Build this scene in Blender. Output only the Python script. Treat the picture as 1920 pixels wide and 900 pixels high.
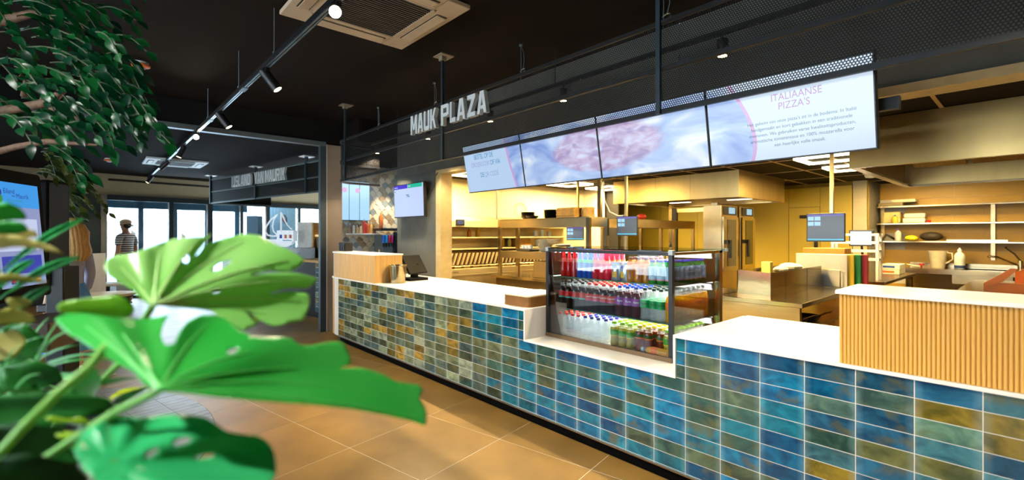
import bpy, bmesh, math, random
import numpy as np
from mathutils import Matrix, Vector
random.seed(7)
for _o in list(bpy.data.objects): bpy.data.objects.remove(_o)
SC = bpy.context.scene
COL = SC.collection
PI = math.pi

# ------------------------------------------------------------------ camera
cam_d = bpy.data.cameras.new('camera'); cam = bpy.data.objects.new('camera', cam_d); COL.objects.link(cam)
cam_d.sensor_fit = 'HORIZONTAL'; cam_d.sensor_width = 36.0; cam_d.lens = 889.0/1920*36.0
cam_d.shift_y = -10.0/1920
cam.location = (0, -2.6, 1.5)
cam.rotation_euler = (PI/2, 0, math.atan2(.7454, .6666))
cam_d.clip_start = .02
cam_d.dof.use_dof = True; cam_d.dof.focus_distance = 3.6; cam_d.dof.aperture_fstop = 1.8
SC.camera = cam

# ------------------------------------------------------------------ world, exposure
W = bpy.data.worlds.new('world'); SC.world = W; W.use_nodes = True
_n = W.node_tree.nodes; _l = W.node_tree.links
_bg = _n['Background']; _tc = _n.new('ShaderNodeTexCoord'); _sx = _n.new('ShaderNodeSeparateXYZ'); _cr = _n.new('ShaderNodeValToRGB')
_l.new(_tc.outputs['Generated'], _sx.inputs[0]); _l.new(_sx.outputs['Z'], _cr.inputs[0]); _l.new(_cr.outputs[0], _bg.inputs[0])
_cr.color_ramp.elements[0].position = 0.0; _cr.color_ramp.elements[0].color = (.86, .94, 1, 1)
_cr.color_ramp.elements[1].position = .7; _cr.color_ramp.elements[1].color = (.42, .66, 1, 1)
_bg.inputs[1].default_value = 9.0
SC.view_settings.view_transform = 'Standard'; SC.view_settings.look = 'None'
SC.view_settings.exposure = 0.15; SC.view_settings.gamma = 1.0; SC.view_settings.use_curve_mapping = False
SC.cycles.use_denoising = True; SC.cycles.max_bounces = 6; SC.cycles.diffuse_bounces = 3; SC.cycles.glossy_bounces = 3
SC.cycles.transmission_bounces = 7; SC.cycles.transparent_max_bounces = 24
SC.cycles.sample_clamp_indirect = 6.0; SC.cycles.caustics_reflective = False; SC.cycles.caustics_refractive = False

# ------------------------------------------------------------------ lights
WARM = (1.0, .72, .30); WARMW = (1.0, .83, .57); COOL = (.62, .82, 1.0)
def area(name, loc, sx, sy, power, col, rot=(0, 0, 0), spread=None):
    d = bpy.data.lights.new(name, 'AREA'); d.shape = 'RECTANGLE'; d.size = sx; d.size_y = sy; d.energy = power; d.color = col
    if spread: d.spread = spread
    o = bpy.data.objects.new(name, d); o.location = loc; o.rotation_euler = rot; COL.objects.link(o); return o
def spot(name, loc, tgt, power, col, size=70, blend=.5, rad=.03):
    d = bpy.data.lights.new(name, 'SPOT'); d.energy = power; d.color = col; d.spot_size = math.radians(size); d.spot_blend = blend; d.shadow_soft_size = rad
    o = bpy.data.objects.new(name, d); o.location = loc
    o.rotation_euler = (Vector(tgt)-Vector(loc)).to_track_quat('-Z', 'Y').to_euler(); COL.objects.link(o); return o
# kitchen ceiling LED frames (fixtures are built further down at the same places)
LEDPOS = [(-5.7, 1.75), (-5.7, 3.9), (-5.7, 5.0), (-1.7, 4.03), (-1.7, 5.15), (-2.4, 1.62), (.9, 5.6), (-1.2, 7.0)]  # lamp behind the menu screens is added unseen to light the prep bench
LEDPOW = [150, 140, 80, 80, 70, 140, 34, 50]
for (x, y), p in zip(LEDPOS, LEDPOW):
    area('led_frame_light', (x, y, 2.37), .55, .55, p, WARM)
# daylight through the windows of the dining side (behind the camera) and through the entrance front
area('window_daylight', (-4.5, -7.45, 1.6), 9.0, 2.2, 90, COOL, (PI/2, 0, 0))
area('entrance_daylight', (-13.9, -.5, 1.25), 4.2, 2.0, 70, COOL, (0, -PI/2, 0))
# spots on the ceiling track and on the rail behind the perforated screen: (x, y, z, target, watts, colour, cone)
RAILSPOTS = [(-6.62, .62), (-5.2, .62), (-3.95, .62), (-2.9, .62), (-1.45, .62), (.15, .62)]
for x, y in RAILSPOTS:
    spot('rail_spot_light', (x, y, 2.69), (x, y-.12, 0), 130 if x < 0 else 45, WARMW, 112, .35, .025)
TRACKSPOTS = [(-2.74, (-.2, -2.5, 1.5), 50), (-4.18, (-3.4, .0, .45), 150), (-5.96, (-5.4, .0, .45), 150), (-7.5, (-.2, -2.5, 1.45), 25), (-8.6, (-8.9, -2.6, .2), 60), (-10.6, (-11.6, -2.9, 1.2), 50), (-13.4, (-13.6, -2.6, 1.0), 40), (-1.35, (-1.55, .0, .35), 130), (.15, (-.1, .0, .75), 130)]
for x, t, p in TRACKSPOTS:
    pv = Vector((x, -1.53, 2.80))
    spot('track_spot_light', pv+(Vector(t)-pv).normalized()*.16, t, p, WARMW, 80, .6, .03)
spot('bar_spot_light', (-8.75, 2.0, 2.80), (-9.12, 2.0, 1.2), 150, WARMW, 60, .6, .03)
# fill spots added for the plants, on an added track behind the camera
PLANTFILL = [(-.9, -3.75, (-.9, -2.75, 1.2)), (-2.4, -3.75, (-2.5, -2.9, 1.7))]
for (x, y, t), pw in zip(PLANTFILL, (300, 55)):
    pv = Vector((x, y, 3.06))
    spot('planter_fill_light', pv+(Vector(t)-pv).normalized()*.16, t, pw, (1, .98, .92), 80, .7, .04)


# ------------------------------------------------------------------ helpers
def s2l(c):
    c = c/255.0
    return c/12.92 if c <= .04045 else ((c+.055)/1.055)**2.4
def rgb(r, g, b): return (s2l(r), s2l(g), s2l(b), 1)
MATS = {}
def mat(name, col, rough=.5, metal=0.0, var=.10, scale=14.0, bump=0.0, bscale=60.0, emis=None, estr=1.0, trans=0.0, ior=1.45, alpha=1.0, coat=0.0, spec=None, stretch=None):
    if name in MATS: return MATS[name]
    m = bpy.data.materials.new(name); m.use_nodes = True; MATS[name] = m
    nt = m.node_tree; N = nt.nodes; L = nt.links; p = N['Principled BSDF']
    c = rgb(*col)
    p.inputs['Roughness'].default_value = rough; p.inputs['Metallic'].default_value = metal
    p.inputs['Base Color'].default_value = c
    if spec is not None: p.inputs['Specular IOR Level'].default_value = spec
    if trans: p.inputs['Transmission Weight'].default_value = trans; p.inputs['IOR'].default_value = ior
    if coat: p.inputs['Coat Weight'].default_value = coat; p.inputs['Coat Roughness'].default_value = .08
    if alpha < 1: p.inputs['Alpha'].default_value = alpha
    if var or bump:
        tc = N.new('ShaderNodeTexCoord'); mp = N.new('ShaderNodeMapping'); L.new(tc.outputs['Object'], mp.inputs[0])
        if stretch: mp.inputs['Scale'].default_value = stretch
    if var:
        nz = N.new('ShaderNodeTexNoise'); nz.inputs['Scale'].default_value = scale; nz.inputs['Detail'].default_value = 5
        L.new(mp.outputs[0], nz.inputs['Vector'])
        r = N.new('ShaderNodeValToRGB'); L.new(nz.outputs['Fac'], r.inputs[0])
        r.color_ramp.elements[0].position = .3; r.color_ramp.elements[1].position = .7
        r.color_ramp.elements[0].color = tuple(max(0, x*(1-var)) for x in c[:3])+(1,)
        r.color_ramp.elements[1].color = tuple(min(1, x*(1+var)) for x in c[:3])+(1,)
        L.new(r.outputs[0], p.inputs['Base Color'])
    if bump:
        nb = N.new('ShaderNodeTexNoise'); nb.inputs['Scale'].default_value = bscale; nb.inputs['Detail'].default_value = 4
        L.new(mp.outputs[0], nb.inputs['Vector'])
        bp = N.new('ShaderNodeBump'); bp.inputs['Strength'].default_value = bump; bp.inputs['Distance'].default_value = .01
        L.new(nb.outputs['Fac'], bp.inputs['Height']); L.new(bp.outputs[0], p.inputs['Normal'])
    if emis:
        p.inputs['Emission Color'].default_value = rgb(*emis); p.inputs['Emission Strength'].default_value = estr
    return m
def glassmat(name, tint=(255, 255, 255), fac=.10, rough=.0):
    """thin architectural glass: mostly clear with a real surface reflection"""
    if name in MATS: return MATS[name]
    m = bpy.data.materials.new(name); m.use_nodes = True; MATS[name] = m
    nt = m.node_tree; N = nt.nodes; L = nt.links; N.remove(N['Principled BSDF'])
    t = N.new('ShaderNodeBsdfTransparent'); t.inputs[0].default_value = rgb(*tint)
    g = N.new('ShaderNodeBsdfGlossy'); g.inputs['Roughness'].default_value = rough
    fr = N.new('ShaderNodeFresnel'); fr.inputs[0].default_value = 1.45
    mul = N.new('ShaderNodeMath'); mul.operation = 'MULTIPLY'; mul.inputs[1].default_value = fac/.10; mul.use_clamp = True
    L.new(fr.outputs[0], mul.inputs[0])
    mx = N.new('ShaderNodeMixShader'); L.new(mul.outputs[0], mx.inputs[0]); L.new(t.outputs[0], mx.inputs[1]); L.new(g.outputs[0], mx.inputs[2])
    L.new(mx.outputs[0], N['Material Output'].inputs[0]); return m

MW = {}          # world matrices of things while building
class B:
    def __init__(s): s.v = []; s.f = []
    def add(s, vs, fs):
        o = len(s.v); s.v += [tuple(x) for x in vs]; s.f += [tuple(i+o for i in f) for f in fs]; return s
    def box(s, x0, y0, z0, x1, y1, z1, M=None):
        vs = [(x, y, z) for z in (z0, z1) for y in (y0, y1) for x in (x0, x1)]
        if M is not None: vs = [M @ Vector(v) for v in vs]
        return s.add(vs, [(0, 2, 3, 1), (4, 5, 7, 6), (0, 1, 5, 4), (2, 6, 7, 3), (0, 4, 6, 2), (1, 3, 7, 5)])
    def cyl(s, p0, p1, r0, r1=None, n=16, caps=True):
        r1 = r0 if r1 is None else r1
        p0 = Vector(p0); p1 = Vector(p1); d = (p1-p0).normalized()
        a = d.orthogonal().normalized(); b = d.cross(a)
        vs = [p0+(a*math.cos(t)+b*math.sin(t))*r0 for t in (2*PI*i/n for i in range(n))]
        vs += [p1+(a*math.cos(t)+b*math.sin(t))*r1 for t in (2*PI*i/n for i in range(n))]
        fs = [(i, (i+1) % n, n+(i+1) % n, n+i) for i in range(n)]
        if caps: fs += [tuple(range(n-1, -1, -1)), tuple(range(n, 2*n))]
        return s.add(vs, fs)
    def tube(s, pts, r, n=8, closed=False):
        pts = [Vector(p) for p in pts]; k = len(pts); rs = r if isinstance(r, (list, tuple)) else [r]*k
        vs = []; a = None
        for i, p in enumerate(pts):
            if closed: d = pts[(i+1) % k]-pts[i-1]
            else: d = pts[min(i+1, k-1)]-pts[max(i-1, 0)]
            d = d.normalized()
            if a is None: a = d.orthogonal().normalized()
            a = (a-d*a.dot(d))
            a = a.normalized() if a.length > 1e-6 else d.orthogonal().normalized()
            b = d.cross(a)
            vs += [p+(a*math.cos(t)+b*math.sin(t))*rs[i] for t in (2*PI*j/n for j in range(n))]
        fs = []
        for i in range(k if closed else k-1):
            q = ((i+1) % k)*n
            fs += [(i*n+j, i*n+(j+1) % n, q+(j+1) % n, q+j) for j in range(n)]
        if not closed: fs += [tuple(range(n-1, -1, -1)), tuple(range((k-1)*n, k*n))]
        return s.add(vs, fs)
    def lathe(s, prof, c=(0, 0, 0), n=20, M=None):
        k = len(prof); vs = []
        for r, z in prof:
            vs += [(c[0]+r*math.cos(2*PI*j/n), c[1]+r*math.sin(2*PI*j/n), c[2]+z) for j in range(n)]
        if M is not None: vs = [M @ Vector(v) for v in vs]
        fs = []
        for i in range(k-1): fs += [(i*n+j, i*n+(j+1) % n, (i+1)*n+(j+1) % n, (i+1)*n+j) for j in range(n)]
        fs += [tuple(range(n-1, -1, -1)), tuple(range((k-1)*n, k*n))]
        return s.add(vs, fs)
    def prism(s, poly, t, M):
        """poly in local xy, thickness t along local z, placed by matrix M"""
        n = len(poly)
        vs = [M @ Vector((x, y, 0)) for x, y in poly]+[M @ Vector((x, y, t)) for x, y in poly]
        fs = [tuple(range(n-1, -1, -1)), tuple(range(n, 2*n))]+[(i, (i+1) % n, n+(i+1) % n, n+i) for i in range(n)]
        return s.add(vs, fs)
    def ball(s, c, r, n=12, m=8, sc=(1, 1, 1)):
        prof = [(max(1e-4, math.sin(PI*i/m))*r, -math.cos(PI*i/m)*r) for i in range(m+1)]
        o = len(s.v); s.lathe(prof, (0, 0, 0), n)
        for i in range(o, len(s.v)):
            x, y, z = s.v[i]; s.v[i] = (c[0]+x*sc[0], c[1]+y*sc[1], c[2]+z*sc[2])
        return s
def mkmesh(name, v, f, m, smooth=None):
    me = bpy.data.meshes.new(name); me.from_pydata([tuple(x) for x in v], [], f)
    if m is not None: me.materials.append(m)
    if smooth is not None:
        me.shade_smooth(); me.set_sharp_from_angle(angle=math.radians(smooth))
    me.update(); return me
def obj(name, b, m, parent=None, smooth=None, bevel=0.0, label=None):
    v = b.v
    if parent is not None and parent in MW:
        Mi = MW[parent].inverted(); v = [Mi @ Vector(x) for x in v]
    o = bpy.data.objects.new(name, mkmesh(name, v, b.f, m, smooth)); COL.objects.link(o)
    if parent is not None:
        o.parent = parent
        if parent in MW: MW[o] = MW[parent]
    if bevel:
        md = o.modifiers.new('bevel', 'BEVEL'); md.width = bevel; md.segments = 2; md.limit_method = 'ANGLE'; md.angle_limit = math.radians(40)
    if label: o['label'] = label
    return o
def tag(o, label, cat, group=None):
    o['label'] = label; o['category'] = cat
    if group: o['group'] = group
    return o
def struct(o, label=None):
    o['kind'] = 'structure'
    if label: o['label'] = label
    return o
def thing(name, label, cat, loc=(0, 0, 0), rz=0.0, group=None):
    o = bpy.data.objects.new(name, None); COL.objects.link(o); o.location = loc; o.rotation_euler = (0, 0, rz); o.empty_display_size = .05
    MW[o] = Matrix.Translation(Vector(loc)) @ Matrix.Rotation(rz, 4, 'Z')
    return tag(o, label, cat, group)
def local(o):       # parts added from now on are given in the thing's own coordinates
    MW.pop(o, None); return o
def copy_tree(o, loc=None, rz=None, parent=None, label=None):
    c = o.copy(); COL.objects.link(c)
    if parent is not None: c.parent = parent
    if loc is not None: c.location = loc
    if rz is not None: c.rotation_euler = (0, 0, rz)
    if label: c['label'] = label
    for ch in o.children: copy_tree(ch, parent=c)
    return c
_TC = {}
def textmesh(s, size, ext=0.0, align='CENTER'):
    k = (s, size, ext, align)
    if k in _TC: return _TC[k]
    cu = bpy.data.curves.new('lettering', 'FONT'); cu.body = s; cu.size = size; cu.extrude = ext; cu.align_x = align; cu.align_y = 'CENTER'; cu.resolution_u = 3
    o = bpy.data.objects.new('lettering', cu); COL.objects.link(o)
    dg = bpy.context.evaluated_depsgraph_get(); me = o.evaluated_get(dg).to_mesh()
    r = ([tuple(x.co) for x in me.vertices], [tuple(p.vertices) for p in me.polygons])
    bpy.data.objects.remove(o); bpy.data.curves.remove(cu); _TC[k] = r; return r
def text(name, s, size, M, m, parent, ext=0.0, align='CENTER', xs=1.0):
    v, f = textmesh(s, size, ext, align); b = B(); b.add([M @ Vector((x*xs, y, z)) for x, y, z in v], f)
    return obj(name, b, m, parent)
def frame(o, x, y):
    """matrix with origin o, local x axis, local y axis"""
    x = Vector(x).normalized(); y = Vector(y); z = x.cross(y).normalized(); y = z.cross(x)
    return Matrix(((x.x, y.x, z.x, o[0]), (x.y, y.y, z.y, o[1]), (x.z, y.z, z.z, o[2]), (0, 0, 0, 1)))
A11 = math.atan2(.1908, .9816)      # the building grid stands 11 degrees off the counter line
E1 = Vector((.9816, .1908, 0)); E2 = Vector((-.1908, .9816, 0))
ORD = ['first', 'second', 'third', 'fourth', 'fifth', 'sixth', 'seventh', 'eighth', 'ninth', 'tenth', 'eleventh', 'twelfth', 'thirteenth', 'fourteenth', 'fifteenth', 'sixteenth']
# ================================================================== materials
M_grout = mat('grout_light', (226, 220, 208), .8, var=.05)
M_ceil = mat('ceiling_dark', (22, 17, 14), .9, var=.15, scale=3, bump=.2, bscale=90, spec=.08)
M_kceil = mat('kitchen_ceiling_tile', (22, 19, 14), .8, var=.1, spec=.1)
M_tbar = mat('ceiling_bar', (190, 160, 110), .5)
M_floor = mat('floor_tile', (148, 114, 58), .38, var=.22, scale=2.6, bump=.05, bscale=40)
M_kfloor = mat('kitchen_floor', (92, 80, 62), .6, var=.1)
M_conc = mat('concrete_tile', (84, 86, 80), .65, var=.28, scale=2.2, bump=.06, bscale=25)
M_beigetile = mat('beige_wall_tile', (226, 208, 160), .4, var=.06, scale=3)
M_backtile = mat('tan_wall_tile', (210, 164, 56), .45, var=.10, scale=3)
M_yellow = mat('yellow_panel', (222, 190, 60), .45, var=.05, scale=2)
M_steel = mat('stainless', (196, 178, 138), .17, 1.0, var=.10, scale=6, stretch=(1, 1, 14))
M_steel2 = mat('stainless_soft', (196, 176, 132), .28, 1.0, var=.10, scale=5)
M_satin = mat('satin_steel', (226, 208, 164), .45, .85, var=.06, scale=5)
M_alu = mat('grey_metal', (126, 140, 146), .4, .6, var=.05)
M_darkalu = mat('dark_metal', (70, 82, 90), .45, .5, var=.05)
M_black = mat('black_plastic', (14, 14, 15), .4, var=.1)
M_blackm = mat('black_metal', (20, 21, 23), .45, .3, var=.1)
M_white = mat('white_plastic', (236, 236, 232), .4, var=.03)
M_top = mat('white_worktop', (243, 238, 230), .32, var=.03, scale=8)
M_wood = mat('light_oak', (214, 168, 96), .5, var=.14, scale=5, stretch=(9, 9, .6))
M_woodd = mat('oak_end', (196, 140, 66), .5, var=.14, scale=5, stretch=(9, 9, .6))
M_pier = mat('pier_panel', (150, 132, 112), .55, var=.12, scale=2)
M_darkwall = mat('dark_panel', (54, 66, 66), .55, var=.08)
M_beigewall = mat('beige_plaster', (178, 168, 138), .8, var=.05)
M_glass = glassmat('clear_glass', (250, 252, 252), .09)
M_glassg = glassmat('green_glass', (214, 236, 226), .10)

# ================================================================== floor
fl = struct(obj('floor', B().box(-17, -8, -.05, 3, 1.2, -.0012), M_grout), 'brown square stone floor tiles with pale joints')
_b = B(); _b.box(-.3725, -.3725, -.012, .3725, .3725, 0)
me_ft = mkmesh('floor_tile', _b.v, _b.f, M_floor)
FO = Vector((-3.392, -.492, 0))
for i in range(-18, 8):
    for j in range(-12, 5):
        c = FO+E1*((i+.5)*.75)+E2*((j+.5)*.75)
        if -16.4 < c.x < 2.2 and -6.8 < c.y < (.9 if c.x > -7.6 else 4.2):
            o = bpy.data.objects.new('floor_tile', me_ft); COL.objects.link(o); o.parent = fl; o.location = c; o.rotation_euler = (0, 0, A11+random.choice((0, 1, 2, 3))*PI/2)
# ring of slim grey-brown pavers let into the floor around the kiosks
M_brick = mat('floor_paver', (122, 116, 106), .35, var=.2, scale=9, bump=.1, bscale=30)
M_dgrout = mat('dark_grout', (60, 54, 46), .8)
CC = Vector((-4.64, -3.82, 0)); CRAD = 1.99
_b = B(); _b.lathe([(CRAD, .0005), (CRAD, .0012)], CC, 72)
disc = obj('paver_bed', _b, M_dgrout, fl)
CIRC = [(CC.x+(CRAD-.004)*math.cos(2*PI*k/64), CC.y+(CRAD-.004)*math.sin(2*PI*k/64)) for k in range(64)]
def clip_convex(poly, conv):
    out = poly
    for k in range(len(conv)):
        a = conv[k]; b = conv[(k+1) % len(conv)]; inp = out; out = []
        def side(p): return (b[0]-a[0])*(p[1]-a[1])-(b[1]-a[1])*(p[0]-a[0])
        for q in range(len(inp)):
            p0 = inp[q-1]; p1 = inp[q]; s0 = side(p0); s1 = side(p1)
            if (s0 < 0) != (s1 < 0):
                t = s0/(s0-s1); out.append((p0[0]+(p1[0]-p0[0])*t, p0[1]+(p1[1]-p0[1])*t))
            if s1 >= 0: out.append(p1)
        if not out: return []
    return out
for i in range(-50, 40):
    for j in range(-16, 4):
        c = FO+E1*((i+.5)*.0833)+E2*((j+.5)*.25)
        if (c-CC).length < CRAD+.12 and -6.5 < c.x < -3.3 and c.y > -2.95:
            pl = [c+E1*a+E2*b_ for a, b_ in ((-.0402, -.1235), (.0402, -.1235), (.0402, .1235), (-.0402, .1235))]
            pl = clip_convex([(p.x, p.y) for p in pl], CIRC)
            if len(pl) > 2: obj('paver', B().prism(pl, .003+random.random()*.0012, Matrix.Translation((0, 0, .0008))), M_brick, disc)
struct(obj('floor_kitchen', B().box(-6.6, 1.2, -.05, 3, 8.4, -.001).box(-8, 5.3, -.05, -6.6, 8.4, -.001), M_kfloor))
struct(obj('floor_bar', B().box(-13, 1.2, -.05, -6.6, 6, -.001), M_kfloor))

# ================================================================== ceilings, bulkhead
struct(obj('ceiling', B().box(-7.4, -8, 3.25, 3, 1.05, 3.35), M_ceil), 'near-black plastered ceiling over the counter front')
struct(obj('ceiling_entrance', B().box(-17, -8, 2.9, -7.46, 6, 3.0), M_ceil), 'dark ceiling of the entrance hall')
struct(obj('ceiling_bar', B().box(-7.46, 1.2, 2.9, -5.54, 2.2, 3.0), M_ceil))
struct(obj('wall_bulkhead', B().box(-7.46, -8, 2.93, -7.40, 1.2, 3.25), mat('bulkhead', (24, 25, 25), .9, var=.08, spec=.1)))
struct(obj('trim_1', B().box(-7.47, -8, 2.865, -7.37, .14, 2.93), M_alu), 'grey metal beam edging the entrance opening')
kc = struct(obj('ceiling_kitchen', B().box(-6.6, 1.2, 2.43, 3, 8.4, 2.5), M_kceil), 'black suspended ceiling tiles in tan grid over the kitchen')
for k in range(8):
    obj('grid_bar', B().box(-6.5, 1.5+k*1.2, 2.423, 3, 1.524+k*1.2, 2.43), M_tbar, kc)
for k in range(16):
    obj('grid_bar', B().box(-6.5+k*.6, 1.2, 2.424, -6.476+k*.6, 8.3, 2.43), M_tbar, kc)

# ================================================================== walls around the kitchen opening
wb = struct(obj('wall_back', B().box(-6.8, 1.055, 0, -5.66, 1.2, 3.25).box(-5.66, 1.055, 2.40, 3, 1.2, 3.25), mat('wall_core', (84, 78, 64), .8)), 'dark concrete-look tiled wall and lintel around the kitchen opening')
for a, b_, z0, z1 in ((-6.8, -6.24, .0, .9), (-6.8, -6.24, .9, 1.5), (-6.8, -6.24, 1.5, 2.4), (-6.24, -5.66, .0, .9), (-6.24, -5.66, .9, 1.5), (-6.24, -5.66, 1.5, 2.4)):
    obj('wall_panel', B().box(a+.002, 1.045, z0+.002, b_-.002, 1.057, z1-.002), M_conc, wb)
for k in range(8):
    x = -6.8+k*1.2
    for z0, z1 in ((2.4, 2.85), (2.85, 3.25)):
        obj('wall_panel', B().box(x+.002, 1.045, z0+.002, min(x+1.2, 3)-.002, 1.057, z1-.002), M_conc, wb)
obj('jamb_trim', B().box(-5.66, 1.03, 0, -5.54, 1.22, 2.40), mat('jamb', (196, 172, 120), .5), wb)
obj('lintel_trim', B().box(-5.54, 1.03, 2.345, 3, 1.22, 2.40), mat('jamb', (196, 172, 120), .5), wb)
# pier at the left end of the counter
wp = struct(obj('wall_pier', B().box(-7.44, .14, 0, -7.40, .40, 2.9), M_pier), 'brownish wall pier with grey edge post')
for z0, z1 in ((0, 1.15), (1.15, 2.05), (2.05, 2.9)):
    obj('wall_panel', B().box(-7.402, .155, z0+.003, -7.392, .40, z1-.003), M_pier, wp)
obj('edge_post', B().box(-7.47, .06, 0, -7.385, .15, 2.9), M_darkalu, wp)
obj('edge_strip', B().box(-7.392, .15, 0, -7.382, .162, 2.9), mat('pale_strip', (220, 214, 200), .4), wp)

# ------------------------------------------------------------------ kitchen walls
def tiles(parent, origin, ux, nx, nz, w, h, m, stagger=0, gap=.003, th=.008, name='wall_tile'):
    ux = Vector(ux); n = Vector((ux.y, -ux.x, 0))
    Mx = frame(origin, ux, (0, 0, 1)); b = B(); b.box(gap/2, gap/2, 0, w-gap/2, h-gap/2, th); me = mkmesh(name, b.v, b.f, m)
    for j in range(nz):
        for i in range(nx):
            o = bpy.data.objects.new(name, me); COL.objects.link(o); o.parent = parent
            o.matrix_local = Mx @ Matrix.Translation(((i+(stagger if j % 2 else 0))*w, j*h, 0))
wl = struct(obj('wall_kitchen_left', B().box(-6.6, 1.2, 0, -6.5, 5.25, 2.43), M_grout), 'beige tiled kitchen wall behind the fryers')
tiles(wl, (-6.5, 1.2, .62), (0, 1, 0), 7, 6, .58, .3, M_beigetile)
wk = struct(obj('wall_kitchen_corner', B().box(-6.6, 5.25, 0, -6.02, 5.35, 2.43), M_grout), 'pale glossy tiled wall in the kitchen corner')
tiles(wk, (-6.5, 5.25, .62), (1, 0, 0), 2, 9, .24, .2, mat('white_gloss_tile', (238, 226, 190), .12, var=.03))
wy = struct(obj('wall_yellow', B().box(-8, 7.3, 0, -1.98, 7.4, 2.43), mat('yellow_core', (150, 126, 40), .6)), 'yellow panelled cold store wall')
for a, b_ in ((-7.7, -6.8), (-6.8, -5.9), (-5.9, -5.0), (-5.0, -4.1), (-4.1, -3.2), (-2.68, -2.2)):
    obj('wall_panel', B().box(a+.003, 7.288, .0, b_-.003, 7.302, 2.36), M_yellow, wy)
obj('door_leaf', B().box(-3.19, 7.275, .0, -2.69, 7.30, 2.0), M_yellow, wy)
obj('wall_panel', B().box(-3.197, 7.288, 2.01, -2.683, 7.302, 2.36), M_yellow, wy)
obj('door_handle', B().box(-2.76, 7.22, 1.05, -2.71, 7.27, 1.42).cyl((-2.735, 7.27, 1.06), (-2.735, 7.2, 1.06), .075, n=20), M_black, wy, label='black lever door handle')
obj('closer', B().box(-3.0, 7.24, 1.80, -2.86, 7.28, 1.86), M_black, wy)
wr = struct(obj('wall_kitchen_right', B().box(-2.1, 8.25, 0, 3, 8.35, 2.43).box(-2.2, 7.3, 0, -1.985, 8.3, 2.43), M_grout), 'tan tiled wall over the sink')
tiles(wr, (-1.985, 8.25, .33), (1, 0, 0), 5, 7, 1.0, .3, M_backtile, stagger=.36)
tiles(wr, (-2.19, 7.3, .33), (1, 0, 0), 1, 7, .2, .3, M_beigetile)
tiles(wr, (-1.985, 8.25, .33), (0, -1, 0), 1, 7, .94, .3, M_beigetile)
struct(obj('wall_kitchen_side', B().box(3, -8, 0, 3.1, 8.4, 3.3), mat('side_wall', (170, 160, 140), .8)))
struct(obj('wall_store', B().box(-8.1, 5.3, 0, -8, 7.4, 2.5).box(-8, 5.35, 0, -6.6, 5.4, 2.5).box(-8, 5.3, 2.43, -6.6, 7.4, 2.5), M_conc))
# bar room behind the pier
ws = struct(obj('wall_bar', B().box(-9.3, .86, 0, -9.2, 6, 2.9), mat('bar_grout', (196, 186, 164), .8)), 'wall of fan shaped tiles behind the drinks bar')
struct(obj('wall_bar_side', B().box(-9.3, 3.2, 0, -6.6, 3.3, 2.9), M_conc))
# fan (fish scale) tiles
SCW = .14; SCH = .12
def scale_poly(w, h):
    p = [(w/2*math.cos(t), w/2*math.sin(t)) for t in (PI*k/8 for k in range(9))]
    return p+[(-w/2, 0), (-w/4, -h*.22), (0, -h*.55), (w/4, -h*.22)][1:]
_sp = scale_poly(SCW-.006, SCH)
scm = [mat('fan_tile_cream', (222, 208, 176), .3, var=.1), mat('fan_tile_taupe', (158, 138, 106), .3, var=.1), mat('fan_tile_grey', (128, 138, 136), .3, var=.1), mat('fan_tile_pale', (190, 196, 190), .3, var=.1)]
sme = []
for m in scm:
    b = B().prism(_sp, .008, Matrix.Identity(4)); sme.append(mkmesh('fan_tile', b.v, b.f, m))
for j in range(0, 19):
    for i in range(0, 13):
        y = .93+(i+(.5 if j % 2 else 0))*SCW; z = 1.0+j*.095
        if z > 2.75: continue
        o = bpy.data.objects.new('fan_tile', random.choices(sme, (6, 2.5, 2.5, 2))[0]); COL.objects.link(o); o.parent = ws
        o.matrix_local = frame((-9.198+(j % 2)*.001, y, z), (0, 1, 0), (0, 0, 1))

# ------------------------------------------------------------------ window front of the entrance (building grid)
W0 = Vector((-14.55, -1.1, 0))
GM = frame(W0, E2, (0, 0, 1))           # local x = along the front, y = up, z = towards the room
def g(b, s0, z0, s1, z1, d0=-.05, d1=.05): return b.box(s0, z0, d0, s1, z1, d1, GM)
struct(obj('wall_entrance', g(g(B(), -6, 2.42, 6.5, 2.95, -.1, .0), 4.3, 0, 6.5, 2.42, -.1, 0), M_beigewall), 'beige wall band above the entrance windows')
wd = struct(obj('wall_entrance_left', g(B(), -6, 0, -1.25, 2.42, -.1, .0), M_darkwall), 'dark green-grey panelled wall beside the entrance')
for s0, s1 in ((-3.6, -2.5), (-2.5, -1.31)):
    for z0, z1 in ((.02, .52), (.52, 1.02), (1.02, 1.52), (1.52, 2.4)):
        obj('wall_panel', g(B(), s0+.004, z0+.004, s1-.004, z1-.004, 0, .02), M_darkwall, wd)
obj('corner_strip', g(B(), -1.31, 0, -1.2, 2.42, 0, .03), mat('corner_beige', (150, 146, 130), .7), wd)
M_fr = mat('window_frame_dark', (44, 54, 56), .45, .3); M_frb = mat('window_frame_blue', (56, 116, 160), .4, .1)
wi = struct(thing('window_1', 'dark framed entrance windows letting in glaring daylight', 'window', W0)); del wi['category']
obj('head_frame', g(B(), -1.2, 2.30, 4.3, 2.42), M_fr, wi)
obj('sill_frame', g(B(), -1.2, 0, 4.3, .06), M_fr, wi)
for s0, s1 in ((-.0, .09), (.86, .98), (1.68, 1.75), (2.39, 2.48), (3.34, 3.42), (4.2, 4.3)):
    obj('mullion', g(B(), s0, .06, s1, 2.30), M_fr, wi)
for s0, s1 in ((-1.2, 0), (.09, .86), (.98, 1.68), (1.75, 2.39), (2.48, 3.34), (3.42, 4.2)):
    obj('pane', g(B(), s0, .06, s1, 2.30, -.006, .006), M_glass, wi)
dr = struct(thing('door_1', 'blue framed outer sliding doors of the entrance porch', 'door', W0+E1*-1.2)); del dr['category']
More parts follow.
